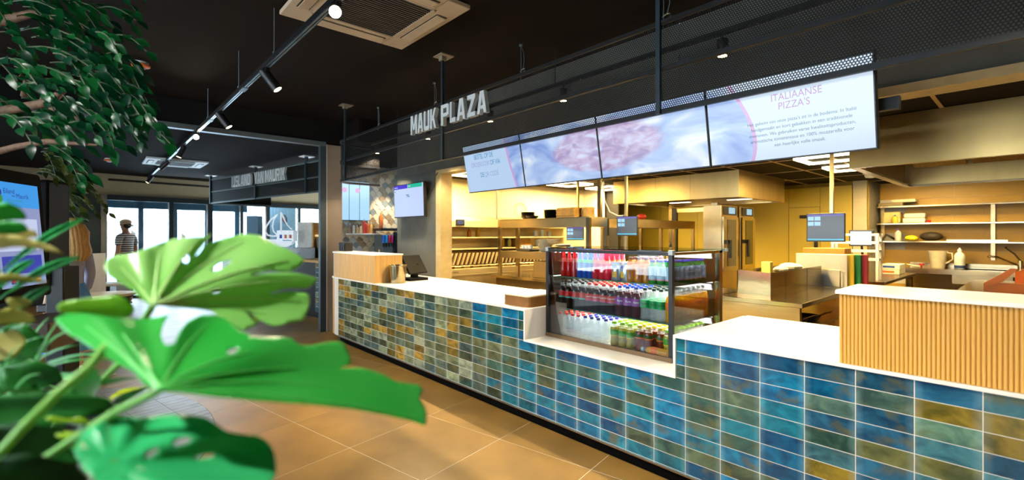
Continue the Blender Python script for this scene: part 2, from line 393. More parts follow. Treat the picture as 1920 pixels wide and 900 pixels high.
for s0, s1 in ((-1.35, -1.2), (-.30, -.19), (.44, .57), (1.25, 1.33), (2.05, 2.2)):
    obj('door_stile', g(B(), s0, 0, s1, 2.35, -1.25, -1.2), M_frb, dr)
obj('door_rail', g(B(), -1.4, 2.18, 2.4, 2.42, -1.25, -1.2), M_frb, dr)
for s0, s1 in ((-1.2, -.30), (-.19, .44), (.57, 1.25), (1.33, 2.05)):
    obj('pane', g(B(), s0, .05, s1, 2.18, -1.23, -1.22), M_glass, dr)
struct(obj('floor_outside', B().box(-60, -40, -.12, -14.9, 40, -.06), mat('paving_outside', (205, 205, 200), .8, var=.08, scale=2)))
# unseen sides that close the hall: window wall behind the camera and far side
struct(obj('wall_front', B().box(-17, -7.7, 0, 3, -7.6, .45).box(-17, -7.7, 2.75, 3, -7.6, 3.3).box(-17, -7.7, .45, -9.2, -7.6, 2.75).box(.2, -7.7, .45, 3, -7.6, 2.75), M_beigewall))
w2 = struct(thing('window_2', 'long side window of the dining area', 'window', (-4.5, -7.65, 0))); del w2['category']
for x in (-9.2, -7.6, -6.0, -4.4, -2.8, -1.2, .14):
    obj('mullion', B().box(x, -7.68, .45, x+.07, -7.62, 2.75), M_fr, w2)
obj('pane', B().box(-9.13, -7.655, .45, .14, -7.645, 2.75), M_glass, w2)
struct(obj('wall_hall', B().box(-17, 5.9, 0, -9.3, 6, 2.95), M_beigewall))
# ================================================================== service counter
struct(obj('ceiling_bar_edge', B().box(-7.4, 1.05, 3.0, -6.8, 1.2, 3.25).box(-7.46, .4, 2.9, -6.8, 1.2, 3.25), M_ceil))
CX0, CX1 = -6.68, .9
NX0, NX1, NZ = -2.754, -1.45, .655
cnt = thing('service_counter', 'long service counter clad in glazed blue-green tiles', 'counter', (-3, .45, 0))
b = B(); b.box(CX0, .0022, .094, NX0, .90, .889).box(NX0, .0022, .094, NX1, .98, NZ-.006).box(NX1, .0022, .094, CX1, .90, .889)
obj('core', b, M_grout, cnt, label='pale grouted counter core')
obj('toe_kick', B().box(-6.6, .05, 0, CX1, .9, .094), mat('plinth_black', (9, 8, 7), .8, var=.1, spec=.05), cnt, label='black recessed plinth')
obj('base_edge', B().box(CX0, -.003, .086, CX1, .05, .093), mat('bronze_edge', (130, 100, 64), .4, .6), cnt)
def arc(cx, cy, r, a0, a1, n=10): return [(cx+r*math.cos(a0+(a1-a0)*k/n), cy+r*math.sin(a0+(a1-a0)*k/n)) for k in range(n+1)]
LE = arc(-6.68, .3, .3, -PI/2, -PI)
b = B(); b.prism([(CX0, .9)]+[(-6.98, .9)]+LE[::-1], .79, Matrix.Translation((0, 0, .1)))
obj('end_panel', b, M_wood, cnt, smooth=40, label='curved oak end panel')
for x in (-6.72, -6.9):
    obj('foot', B().cyl((x, .25, 0), (x, .25, .1), .02), M_alu, cnt)
# glazed tiles
def tile_material():
    m = bpy.data.materials.new('glazed_tile'); m.use_nodes = True; N = m.node_tree.nodes; L = m.node_tree.links; p = N['Principled BSDF']
    oi = N.new('ShaderNodeObjectInfo'); tc = N.new('ShaderNodeTexCoord')
    add = N.new('ShaderNodeVectorMath'); add.operation = 'MULTIPLY_ADD'; add.inputs[1].default_value = (1, 1, 1.4)
    cmb = N.new('ShaderNodeCombineXYZ'); mu = N.new('ShaderNodeMath'); mu.operation = 'MULTIPLY'; mu.inputs[1].default_value = 60
    L.new(oi.outputs['Random'], mu.inputs[0]); L.new(mu.outputs[0], cmb.inputs[0]); L.new(mu.outputs[0], cmb.inputs[2])
    L.new(tc.outputs['Object'], add.inputs[0]); L.new(cmb.outputs[0], add.inputs[2])
    nz = N.new('ShaderNodeTexNoise'); nz.inputs['Scale'].default_value = 7; nz.inputs['Detail'].default_value = 6; nz.inputs['Roughness'].default_value = .55; nz.inputs['Distortion'].default_value = .8
    L.new(add.outputs[0], nz.inputs['Vector'])
    r1 = N.new('ShaderNodeValToRGB'); r1.color_ramp.elements[0].position = .38; r1.color_ramp.elements[1].position = .62
    L.new(nz.outputs['Fac'], r1.inputs[0])
    dark = N.new('ShaderNodeMix'); dark.data_type = 'RGBA'; dark.blend_type = 'MULTIPLY'; dark.inputs[0].default_value = 1
    L.new(oi.outputs['Color'], dark.inputs[6]); dark.inputs[7].default_value = (.34, .42, .50, 1)
    mx = N.new('ShaderNodeMix'); mx.data_type = 'RGBA'; L.new(r1.outputs[0], mx.inputs[0]); L.new(dark.outputs[2], mx.inputs[6]); L.new(oi.outputs['Color'], mx.inputs[7])
    # second blotch: mineral olive bloom
    nz2 = N.new('ShaderNodeTexNoise'); nz2.inputs['Scale'].default_value = 7; nz2.inputs['Detail'].default_value = 4; L.new(cmb.outputs[0], nz2.inputs['Vector'])
    ad2 = N.new('ShaderNodeVectorMath'); ad2.operation = 'ADD'; ad2.inputs[1].default_value = (7.3, 1.1, 4.2); L.new(add.outputs[0], ad2.inputs[0]); L.new(ad2.outputs[0], nz2.inputs['Vector'])
    r2 = N.new('ShaderNodeValToRGB'); r2.color_ramp.elements[0].position = .56; r2.color_ramp.elements[1].position = .70; r2.color_ramp.elements[1].color = (.75, .75, .75, 1); L.new(nz2.outputs['Fac'], r2.inputs[0])
    mx2 = N.new('ShaderNodeMix'); mx2.data_type = 'RGBA'; L.new(r2.outputs[0], mx2.inputs[0]); L.new(mx.outputs[2], mx2.inputs[6]); mx2.inputs[7].default_value = rgb(96, 92, 46)
    # lighter glaze run-off at the rim
    sx = N.new('ShaderNodeSeparateXYZ'); L.new(tc.outputs['Object'], sx.inputs[0])
    ax = N.new('ShaderNodeMath'); ax.operation = 'ABSOLUTE'; L.new(sx.outputs['X'], ax.inputs[0])
    mr = N.new('ShaderNodeMapRange'); mr.inputs[1].default_value = .070; mr.inputs[2].default_value = .1; mr.inputs[3].default_value = 0; mr.inputs[4].default_value = .55; L.new(ax.outputs[0], mr.inputs[0])
    nm = N.new('ShaderNodeMath'); nm.operation = 'MULTIPLY'; L.new(mr.outputs[0], nm.inputs[0]); L.new(nz.outputs['Fac'], nm.inputs[1])
    lt = N.new('ShaderNodeMix'); lt.data_type = 'RGBA'; lt.blend_type = 'SCREEN'; lt.inputs[0].default_value = 1; L.new(oi.outputs['Color'], lt.inputs[6]); lt.inputs[7].default_value = rgb(120, 150, 160)
    mx3 = N.new('ShaderNodeMix'); mx3.data_type = 'RGBA'; L.new(nm.outputs[0], mx3.inputs[0]); L.new(mx2.outputs[2], mx3.inputs[6]); L.new(lt.outputs[2], mx3.inputs[7])
    L.new(mx3.outputs[2], p.inputs['Base Color']); p.inputs['Roughness'].default_value = .16
    bp = N.new('ShaderNodeBump'); bp.inputs['Strength'].default_value = .06; bp.inputs['Distance'].default_value = .01; L.new(nz.outputs['Fac'], bp.inputs['Height']); L.new(bp.outputs[0], p.inputs['Normal'])
    return m
M_tile = tile_material()
PAL_L = [(72, 88, 66), (92, 104, 72), (150, 160, 122), (120, 128, 92), (98, 118, 104), (178, 142, 58), (74, 100, 96), (160, 168, 138), (132, 108, 44)]  # left tiles carry warm light and reflection in their olive and sage tones
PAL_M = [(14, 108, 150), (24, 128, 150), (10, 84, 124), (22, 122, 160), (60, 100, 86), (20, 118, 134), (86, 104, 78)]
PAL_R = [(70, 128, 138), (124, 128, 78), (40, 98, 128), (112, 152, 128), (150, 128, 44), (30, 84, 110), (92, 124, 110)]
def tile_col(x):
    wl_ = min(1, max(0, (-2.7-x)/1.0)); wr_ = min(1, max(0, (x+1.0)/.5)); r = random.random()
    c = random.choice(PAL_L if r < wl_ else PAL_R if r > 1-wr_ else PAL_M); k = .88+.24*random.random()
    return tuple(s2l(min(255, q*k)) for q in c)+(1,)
TCACHE = {}
def tile_mesh(w, h):
    k = (round(w, 4), round(h, 4))
    if k not in TCACHE:
        b = B(); e = .0012
        vs = [(x, y, z) for y, i in ((.011, 0), (.0012, 0), (0, e)) for x, z in ((-w/2+i, -h/2+i), (w/2-i, -h/2+i), (w/2-i, h/2-i), (-w/2+i, h/2-i))]
        fs = [(8, 9, 10, 11)]+[(a+q, a+(q+1) % 4, a+4+(q+1) % 4, a+4+q) for a in (0, 4) for q in range(4)]
        b.add(vs, fs); TCACHE[k] = mkmesh('glazed_tile', b.v, b.f, M_tile)
    return TCACHE[k]
JX = [-.154-k*.206 for k in range(-5, 32)]
TP = .0785; GAP = .0035
ntile = 0; rest = []
for k in range(len(JX)-1):
    x1, x0 = JX[k], max(JX[k+1], CX0)
    if x1-x0 < .03: continue
    for r in range(11):
        z1 = .889-r*TP; z0 = z1-TP if r < 10 else .094
        xs = [(x0, x1)]
        if r < 3:
            xs = []
            if x0 < NX0: xs.append((x0, min(x1, NX0)))
            if x1 > NX1: xs.append((max(x0, NX1), x1))
        for a, c in xs:
            w = c-a-GAP; h = z1-z0-GAP
            if w < .02 or h < .004: continue
            cx = (a+c)/2; cz = (z0+z1)/2
            D = -cx*.7454*-1*-1+2.6*.6666 if False else (-.7454*cx+.6666*2.6)
            vis = (440-889*(z1-1.5)/D) < 908 and a < .06
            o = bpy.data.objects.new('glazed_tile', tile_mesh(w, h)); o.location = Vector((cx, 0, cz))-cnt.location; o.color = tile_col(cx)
            if vis and r < 10 and ntile < 300:
                COL.objects.link(o); o.parent = cnt; ntile += 1
            else:
                rest.append((cx, cz, w, h, o.color[:])); bpy.data.objects.remove(o)
b = B()
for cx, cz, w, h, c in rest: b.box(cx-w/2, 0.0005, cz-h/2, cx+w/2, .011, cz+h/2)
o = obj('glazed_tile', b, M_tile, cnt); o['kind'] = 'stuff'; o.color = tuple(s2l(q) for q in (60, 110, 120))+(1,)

# worktop, one continuous white slab stepping down around the display case
b = B()
b.prism([(NX0, -.012), (NX0, 1.02), (-6.99, 1.02)]+[(x, y) for x, y in arc(-6.68, .3, .312, -PI, -PI/2)], .017, Matrix.Translation((0, 0, .889)))
b.box(NX0-.004, -.012, NZ-.006, NX0+.012, .98, .9055).box(NX0+.012, -.012, NZ-.006, NX1-.012, .98, NZ+.010)
b.box(NX1-.012, -.012, NZ-.006, NX1+.004, .98, .9055).box(NX1+.004, -.012, .889, CX1, 1.02, .906)
tag(obj('counter_worktop', b, M_top, None, bevel=.002), 'white stone worktop stepping down around the drinks display', 'worktop')
# oak raised box, left end
tk = thing('oak_upstand', 'smooth light oak raised box with rounded end at the far counter end', 'counter box', (-6.2, .2, .906))
b = B(); b.prism([(-5.41, .0), (-5.41, .37), (-6.97, .37), (-6.97, .30)]+arc(-6.68, .3, .29, -PI, -PI/2)[1:], .335, Matrix.Translation((0, 0, .907)))
obj('body', b, M_wood, tk, smooth=35)
b = B(); b.prism([(-5.40, -.008), (-5.40, .38), (-6.985, .38), (-6.985, .30)]+arc(-6.68, .3, .305, -PI, -PI/2)[1:], .016, Matrix.Translation((0, 0, 1.242)))
obj('cap', b, M_top, tk, smooth=35, label='white top slab')
# fluted box, right end
tf = thing('fluted_upstand', 'raised box of round light wooden slats under a white slab', 'counter box', (0, .2, .906))
obj('body', B().box(-.625, .012, .907, CX1, .38, 1.225), M_woodd, tf)
SLM = mat('pale_slat_wood', (224, 172, 84), .45, var=.12, scale=5, stretch=(12, 12, .5))
_b = B().cyl((0, 0, 0), (0, 0, .318), .0071, n=10); me_sl = mkmesh('slat', _b.v, _b.f, SLM, 50)
for k in range(92):
    o = bpy.data.objects.new('slat', me_sl); COL.objects.link(o); o.parent = tf; o.location = (-.622+k*.0147, .007-.2, .001)
obj('cap', B().box(-.642, -.012, 1.2255, CX1, .40, 1.243), M_top, tf, bevel=.002, label='white top slab')

# ================================================================== perforated header screen hung over the counter
def path(s):
    """s = x on the straight run; wraps round the left end"""
    XA, YC, R = -6.4, .3, .3
    if s >= XA: return s, 0.0
    a = (XA-s)/R
    if a < PI/2: return XA-R*math.sin(a), YC-R*math.cos(a)
    return XA-R, YC+(XA-s-R*PI/2)
SEND = -6.4-.3*PI/2-.4
hs = thing('perforated_header', 'black perforated metal screen hung in two bands over the counter', 'screen', (-3, 0, 2.235))
M_mesh = mat('perforated_steel', (15, 13, 11), .5, .2, var=.08, spec=.25)
def perf(s0, s1, z0, z1, p=.0137, rh=.0053):
    R = p/math.sqrt(3); ang = [PI/6+PI/3*k for k in range(6)]
    rows = int((z1-z0)/(p*.866)); cols = int((s1-s0)/p)
    jj, ii = np.meshgrid(np.arange(rows), np.arange(cols), indexing='ij')
    cs = (s0+p/2+ii*p+(jj % 2)*p/2).ravel(); cz = (z0+R*.8+jj*p*.866).ravel(); n = len(cs)
    V = np.empty((n, 12, 2))
    for k, a in enumerate(ang):
        V[:, k, 0] = cs+R*math.cos(a); V[:, k, 1] = np.clip(cz+R*math.sin(a), z0, z1)
        V[:, 6+k, 0] = cs+rh*math.cos(a); V[:, 6+k, 1] = cz+rh*math.sin(a)
    V = V.reshape(-1, 2)
    XA, YC, Rr = -6.4, .3, .3
    a = (XA-V[:, 0])/Rr
    x = np.where(a <= 0, V[:, 0], np.where(a < PI/2, XA-Rr*np.sin(a), XA-Rr)); y = np.where(a <= 0, 0, np.where(a < PI/2, YC-Rr*np.cos(a), YC+(XA-V[:, 0]-Rr*PI/2)))
    co = np.stack([x+3, y, V[:, 1]-2.235], 1)
    q = np.array([[k, (k+1) % 6, 6+(k+1) % 6, 6+k] for k in range(6)])
    F = (np.arange(n)[:, None, None]*12+q[None]).reshape(-1, 4)
    me = bpy.data.meshes.new('perforated_sheet'); me.vertices.add(len(co)); me.vertices.foreach_set('co', co.ravel())
    me.loops.add(F.size); me.loops.foreach_set('vertex_index', F.ravel().astype(np.int32))
    me.polygons.add(len(F)); me.polygons.foreach_set('loop_start', np.arange(len(F), dtype=np.int32)*4); me.polygons.foreach_set('loop_total', np.full(len(F), 4, np.int32))
    me.update(); me.validate(); me.materials.append(M_mesh)
    o = bpy.data.objects.new('perforated_sheet', me); COL.objects.link(o); o.parent = hs; return o
for a, c in ((SEND, -3.92), (-3.90, -1.565), (-1.545, .9)):
    perf(a, c, 2.262, 2.492); perf(a, c, 2.522, 2.775)
def strip(z0, z1, th):
    ss = [.9]+[-6.4-.3*PI/2*k/10 for k in range(11)]+[SEND]; b = B(); vs = []; fs = []
    for s in ss:
        x, y = path(s); x2, y2 = path(s+.001); tx, ty = x2-x, y2-y; l = math.hypot(tx, ty); nx, ny = -ty/l, tx/l
        for d, z in ((-th, z0), (th, z0), (th, z1), (-th, z1)): vs.append((x+nx*d, y+ny*d, z))
    for i in range(len(ss)-1): fs += [(i*4+k, i*4+(k+1) % 4, i*4+4+(k+1) % 4, i*4+4+k) for k in range(4)]
    fs += [(0, 1, 2, 3), tuple(range(len(vs)-1, len(vs)-5, -1))]
    return b.add(vs, fs)
for z0, z1 in ((2.232, 2.262), (2.492, 2.522), (2.775, 2.80)):
    obj('rail', strip(z0, z1, .011), M_blackm, hs, smooth=30)
for x in (-6.27, -3.91, -1.555, .85):
    pz = obj('hanger_post', B().box(x-.014, -.026, 2.232, x+.014, -.002, 3.25), mat('post_bluegrey', (44, 60, 68), .45, .4), hs)
    obj('ceiling_plate', B().box(x-.075, -.075, 3.24, x+.075, .075, 3.25).box(x-.03, -.04, 3.2, x+.03, .012, 3.24), mat('plate', (150, 140, 120), .5, .4), pz)
# rail with spot lamps behind the screen
M_lampglow = mat('lamp_glow', (255, 240, 210), .4, var=0, emis=(255, 226, 170), estr=14)
rt = thing('lamp_rail', 'black lamp rail running behind the perforated screen', 'track rail', (-3, .62, 2.85))
obj('rail_bar', B().box(-6.8, .60, 2.86, .9, .64, 2.895), M_blackm, rt)
for x in (-6.0, -3.0, -.2): obj('hanger_rod', B().cyl((x, .62, 2.895), (x, .62, 3.25), .005, n=8), M_blackm, rt)
for k, (x, y) in enumerate(RAILSPOTS):
    if x > 0: lab = 'black spot lamp behind the screen above the fluted box'
    else: lab = 'black spot lamp behind the perforated screen, %s from the pier' % ORD[k]
    t = thing('rail_spot_lamp', lab, 'spot lamp', (x, y, 2.71), 0, 'spot lamps behind the perforated screen')
    obj('housing', B().lathe([(.034, 0), (.036, .004), (.036, .11), (.02, .118)], (x, y, 2.716), 20), M_blackm, t, smooth=40)
    obj('stem', B().cyl((x, y, 2.83), (x, y, 2.865), .008, n=8), M_blackm, t)
    obj('lens', B().cyl((x, y, 2.7150), (x, y, 2.7165), .030, n=20), M_lampglow, t, label='glowing warm lens')

# ================================================================== sign letters
def Vs(x0, y0, x1, y1, t): return [(x0-t/2, y0), (x0+t/2, y0), (x1+t/2, y1), (x1-t/2, y1)]
def Hs(x0, x1, y0, y1): return [(x0, y0), (x1, y0), (x1, y1), (x0, y1)]
GL = {'M': [Vs(.12, 0, .12, 1, .24), Vs(.88, 0, .88, 1, .24), Vs(.5, .22, .2, 1, .2), Vs(.5, .22, .8, 1, .2)],
      'A': [Vs(.14, 0, .44, 1, .28), Vs(.86, 0, .56, 1, .28), Hs(.24, .76, .2, .36)],
      'U': [Vs(.15, .08, .15, 1, .3), Vs(.85, .08, .85, 1, .3), Hs(.08, .92, 0, .22)],
      'K': [Vs(.15, 0, .15, 1, .3), Vs(.4, .4, .83, 1, .3), Vs(.86, 0, .44, .66, .3)],
      'P': [Vs(.15, 0, .15, 1, .3), Hs(.15, .85, .82, 1), Hs(.15, .85, .4, .58), Vs(.85, .46, .85, .95, .28)],
      'L': [Vs(.15, 0, .15, 1, .3), Hs(.1, .95, 0, .22)],
      'Z': [Hs(.05, .95, .8, 1), Hs(.05, .95, 0, .2), Vs(.2, .1, .8, .9, .34)],
      'I': [Vs(.5, 0, .5, 1, .5)], 'J': [Vs(.78, .05, .78, 1, .36), Hs(.1, .8, 0, .2)],
      'S': [Hs(.05, .95, .83, 1), Hs(.05, .95, .42, .59), Hs(.05, .95, 0, .17), Vs(.17, .5, .17, .9, .28), Vs(.83, .1, .83, .5, .28)],
      'N': [Vs(.14, 0, .14, 1, .28), Vs(.86, 0, .86, 1, .28), Vs(.78, 0, .22, 1, .3)],
      'D': [Vs(.15, 0, .15, 1, .3), Hs(.15, .8, .82, 1), Hs(.15, .8, 0, .18), Vs(.84, .1, .84, .9, .3)],
      'V': [Vs(.5, 0, .14, 1, .3), Vs(.5, 0, .86, 1, .3)],
      'R': [Vs(.15, 0, .15, 1, .3), Hs(.15, .85, .82, 1), Hs(.15, .85, .4, .58), Vs(.85, .46, .85, .95, .28), Vs(.86, 0, .56, .5, .3)]}
def sign_letters(t, word, x0, x1, h, M, m, depth=.04, gap=.16):
    ws_ = [1.25 if c == 'M' else .45 if c == 'I' else .7 if c in 'JL' else 1.0 for c in word]; tot = sum(ws_)+gap*(len(word)-1); u = (x1-x0)/tot; x = x0
    for c, w in zip(word, ws_):
        b = B()
        for k, poly in enumerate(GL[c]):
            b.prism([(x+px*w*u, py*h) for px, py in poly], depth-.0006*k, M)
        obj('letter', b, m, t); x += (w+gap)*u
M_sign = mat('sign_grey', (214, 220, 222), .5, var=.03)
sg = thing('sign_letters', 'raised pale grey letters MAUK PLAZA on the screen', 'sign', (-3.8, -.05, 2.55))
SM = frame((0, -.024, 2.55), (1, 0, 0), (0, 0, 1))
sign_letters(sg, 'MAUK', -4.44, -3.955, .195, SM, M_sign); sign_letters(sg, 'PLAZA', -3.865, -3.165, .195, SM, M_sign)

# ================================================================== menu screens
def emis_mat(name, col, s=1.0):
    if name in MATS: return MATS[name]
    m = bpy.data.materials.new(name); m.use_nodes = True; MATS[name] = m; N = m.node_tree.nodes; L = m.node_tree.links
    p = N['Principled BSDF']; p.inputs['Base Color'].default_value = (.01, .01, .012, 1); p.inputs['Roughness'].default_value = .2
    nz = N.new('ShaderNodeTexNoise'); nz.inputs['Scale'].default_value = 1.5; r = N.new('ShaderNodeValToRGB'); L.new(nz.outputs[0], r.inputs[0])
    c = rgb(*col); r.color_ramp.elements[0].color = tuple(x*.97 for x in c[:3])+(1,); r.color_ramp.elements[1].color = c
    L.new(r.outputs[0], p.inputs['Emission Color']); p.inputs['Emission Strength'].default_value = s; return m
def pizza_mat():
    m = bpy.data.materials.new('pizza_picture'); m.use_nodes = True; N = m.node_tree.nodes; L = m.node_tree.links
    p = N['Principled BSDF']; p.inputs['Base Color'].default_value = (.01, .01, .012, 1); p.inputs['Roughness'].default_value = .2
    ge = N.new('ShaderNodeNewGeometry')
    def noise(sc, det, dist, off):
        mp = N.new('ShaderNodeMapping'); mp.inputs['Location'].default_value = off; mp.inputs['Rotation'].default_value = (0, .35, 0); mp.inputs['Scale'].default_value = (1, 1, 2.2); L.new(ge.outputs['Position'], mp.inputs[0])
        n = N.new('ShaderNodeTexNoise'); n.inputs['Scale'].default_value = sc; n.inputs['Detail'].default_value = det; n.inputs['Distortion'].default_value = dist; L.new(mp.outputs[0], n.inputs['Vector']); return n
    a = noise(2.2, 3, 1.2, (3, 0, 1)); r = N.new('ShaderNodeValToRGB'); L.new(a.outputs[0], r.inputs[0])
    e = r.color_ramp.elements; e[0].position = .32; e[0].color = rgb(132, 160, 226); e[1].position = .66; e[1].color = rgb(236, 244, 255)
    x = e.new(.5); x.color = rgb(178, 204, 246)
    b = noise(9, 8, .6, (0, 0, 4)); r2 = N.new('ShaderNodeValToRGB'); L.new(b.outputs[0], r2.inputs[0])
    e = r2.color_ramp.elements; e[0].position = .34; e[0].color = rgb(150, 122, 176); e[1].position = .66; e[1].color = rgb(214, 216, 244); x = e.new(.5); x.color = rgb(196, 164, 200)
    # ellipse of the pizza slab
    sx = N.new('ShaderNodeSeparateXYZ'); L.new(ge.outputs['Position'], sx.inputs[0])
    def lin(o, c, k):
        n1 = N.new('ShaderNodeMath'); n1.operation = 'ADD'; n1.inputs[1].default_value = -c; L.new(o, n1.inputs[0])
        n2 = N.new('ShaderNodeMath'); n2.operation = 'MULTIPLY'; n2.inputs[1].default_value = 1/k; L.new(n1.outputs[0], n2.inputs[0])
        n3 = N.new('ShaderNodeMath'); n3.operation = 'POWER'; n3.inputs[1].default_value = 2; L.new(n2.outputs[0], n3.inputs[0]); return n3
    ad = N.new('ShaderNodeMath'); ad.operation = 'ADD'; L.new(lin(sx.outputs['X'], -2.08, .46).outputs[0], ad.inputs[0]); L.new(lin(sx.outputs['Z'], 2.13, .17).outputs[0], ad.inputs[1])
    wob = N.new('ShaderNodeMath'); wob.operation = 'MULTIPLY_ADD'; wob.inputs[1].default_value = .9; L.new(a.outputs[0], wob.inputs[0]); L.new(ad.outputs[0], wob.inputs[2])
    r3 = N.new('ShaderNodeMapRange'); r3.inputs[1].default_value = 1.25; r3.inputs[2].default_value = 1.6; r3.inputs[3].default_value = .85; r3.inputs[4].default_value = 0; L.new(wob.outputs[0], r3.inputs[0])
    mx = N.new('ShaderNodeMix'); mx.data_type = 'RGBA'; L.new(r3.outputs[0], mx.inputs[0]); L.new(r.outputs[0], mx.inputs[6]); L.new(r2.outputs[0], mx.inputs[7])
    L.new(mx.outputs[2], p.inputs['Emission Color']); p.inputs['Emission Strength'].default_value = .82; return m
M_pizza = pizza_mat()
M_scr = emis_mat('screen_white', (214, 232, 250), .82); M_pink = emis_mat('screen_pink', (214, 168, 222), .8); M_scr2 = emis_mat('screen_paleblue', (190, 218, 250), .82)
M_teal = emis_mat('screen_teal', (20, 110, 140), .6); M_lilac = emis_mat('screen_lilac', (190, 120, 190), .7); M_sky = emis_mat('screen_sky', (70, 150, 206), .7); M_faint = emis_mat('screen_faint', (160, 170, 222), .8)
TILT = math.radians(10.4); SW, SH = .802, .452
UPV = Vector((0, -math.sin(TILT), math.cos(TILT)))
desc = ['menu screen nearest the pier reading BESTEL OP DE ORDERKIOSK', 'menu screen showing the left half of a pizza picture', 'menu screen showing the right half of a pizza picture', 'menu screen reading ITALIAANSE PIZZA\'S with a paragraph']
for k in range(4):
    xl = -3.72+k*SW; org = Vector((xl, .166, 1.902)); SMt = frame(org, (1, 0, 0), UPV)
    t = thing('menu_screen', desc[k], 'screen', org, 0, 'menu screens over the counter')
    obj('casing', B().box(0, 0, -.045, SW-.001, SH, 0, SMt), M_black, t, bevel=.003)
    dsp = obj('display', B().box(.008, .009, -.001, SW-.009, SH-.009, .0012, SMt), M_pizza, t)
    if k == 0:
        P = [(.008, .009)]+[(.70-.10*math.sin(PI*.5*(q/10)), 0) for q in range(0)]
        crv = [(.69-.085*(1-((q/12-.0))**1.6)+.0, SH-.009-(SH-.018)*q/12) for q in range(13)]
        obj('picture_panel', B().prism([(.008, .009), (.008, SH-.009)][::-1]+[(.008, .009)][:0]+[(x+.02, y) for x, y in crv][::-1], .0012, SMt @ Matrix.Translation((0, 0, .0013))), M_pink, t)
        obj('picture_panel', B().prism([(.008, SH-.009), (.008, .009)]+crv[::-1], .0012, SMt @ Matrix.Translation((0, 0, .0022))), M_scr2, t)
        def tx(s, x, y, h, m): text('lettering', s, h, SMt @ Matrix.Translation((x, y, .0042)), m, t, xs=.72)
        tx('BESTEL OP DE', .30, .345-.02, .062, M_sky); tx('ORDERKIOSK', .24, .275-.02, .062, M_faint); tx('OF VIA', .455, .275-.02, .062, M_sky)
        tx('DE', .25, .165-.01, .062, M_sky); tx('QR CODE', .385, .165-.01, .062, M_faint)
    if k == 3:
        crv = [(.125+.125*math.sin(PI*.5*min(1, q/12*1.25))-.02*(max(0, q-9)/3)**2, SH-.009-(SH-.018)*q/12) for q in range(13)]
        obj('picture_panel', B().prism([(x, y) for x, y in crv]+[(SW-.009, .009), (SW-.009, SH-.009)], .0012, SMt @ Matrix.Translation((0, 0, .0013))), M_pink, t)
        obj('picture_panel', B().prism([(x+.02, y) for x, y in crv]+[(SW-.009, .009), (SW-.009, SH-.009)], .0012, SMt @ Matrix.Translation((0, 0, .0022))), M_scr, t)
        def tx(s, x, y, h, m, xs=.8): text('lettering', s, h, SMt @ Matrix.Translation((x, y, .0042)), m, t, xs=xs)
        tx('ITALIAANSE', .47, .325, .052, M_lilac, .86); tx("PIZZA'S", .46, .278, .052, M_lilac, .86)
        for q, s in enumerate(("Het geheim van onze pizza's zit in de bodems: In Itali\u00eb", 'handgemaakt en kort gebakken in een traditionele', 'steenoven. We gebruiken verse kwaliteitsproducten,', 'aromatische tomatensaus en 100% mozzarella voor', 'een heerlijke volle smaak.')):
            tx(s, .475, .205-q*.031, .0245, M_teal, .94)
    mb = obj('bracket', B().box(SW*.3, SH*.35, -.12, SW*.7, SH*.65, -.045, SMt), M_blackm, t)
mt = tag(obj('screen_mount_rail', B().box(-3.75, .26, 2.10, -.45, .30, 2.16).box(-3.2, .30, 2.11, -3.16, 1.045, 2.15).box(-1.1, .30, 2.11, -1.06, 1.045, 2.15).box(-3.2, 1.03, 2.11, -3.16, 1.045, 2.6).box(-1.1, 1.03, 2.11, -1.06, 1.045, 2.6), M_blackm), 'black mounting rail behind the row of menu screens', 'rail')
# ================================================================== drinks display case
DX0, DX1, DY0, DY1, DZ0, DZ1 = -2.738, -1.60, .225, .95, .6655, 1.395
dc = thing('drinks_display', 'glass refrigerated display case with black frame full of drinks', 'display case', ((DX0+DX1)/2, .58, DZ0))
M_bronze = mat('brown_profile', (120, 96, 70), .35, .7)
obj('base', B().box(DX0, DY0, DZ0, DX1, DY1, DZ0+.014).box(DX0, DY0-.004, DZ0, DX1, DY0+.02, DZ0+.03), M_bronze, dc, label='brown metal base profile')
obj('deck', B().box(DX0+.02, DY0+.02, DZ0+.014, DX1-.02, DY1-.02, DZ0+.018), M_steel2, dc)
obj('frame_post', B().box(DX0, DY0, DZ0+.014, DX0+.028, DY0+.028, DZ1-.014), M_black, dc)
obj('frame_post', B().box(DX1-.028, DY0, DZ0+.014, DX1, DY0+.028, DZ1-.014), M_black, dc)
obj('frame_post', B().box(DX0, DY1-.03, DZ0+.014, DX0+.03, DY1, DZ1-.014), M_steel, dc)
obj('frame_post', B().box(DX1-.035, DY1-.045, DZ0+.014, DX1, DY1, DZ1-.014), M_steel, dc)
obj('top_rail', B().box(DX0, DY0, DZ1-.034, DX1, DY0+.024, DZ1-.01), M_black, dc)
obj('top_rail', B().box(DX1-.02, DY0+.028, DZ1-.03, DX1, DY1, DZ1-.012), M_steel, dc)
obj('top_rail', B().box(DX0, DY1-.02, DZ1-.03, DX1, DY1, DZ1-.012), M_steel, dc)
for x in (DX0-.003, DX1-.027):
    obj('corner_cap', B().box(x, DY0-.003, DZ1-.03, x+.03, DY0+.03, DZ1+.002), mat('cap_grey', (168, 184, 190), .4), dc)
obj('top_glass', B().box(DX0, DY0, DZ1-.008, DX1+.02, DY1+.02, DZ1), M_glassg, dc)
obj('edge_strip', B().box(DX1+.0, DY1-.0, DZ1-.02, DX1+.03, DY1+.03, DZ1+.002), mat('cap_grey', (168, 184, 190), .4), dc)
obj('front_glass', B().box(DX0+.028, DY0+.008, DZ0+.03, DX1-.028, DY0+.013, DZ1-.034), M_glass, dc)
obj('side_glass', B().box(DX1-.012, DY0+.028, DZ0+.014, DX1-.008, DY1-.045, DZ1-.03), M_glass, dc)
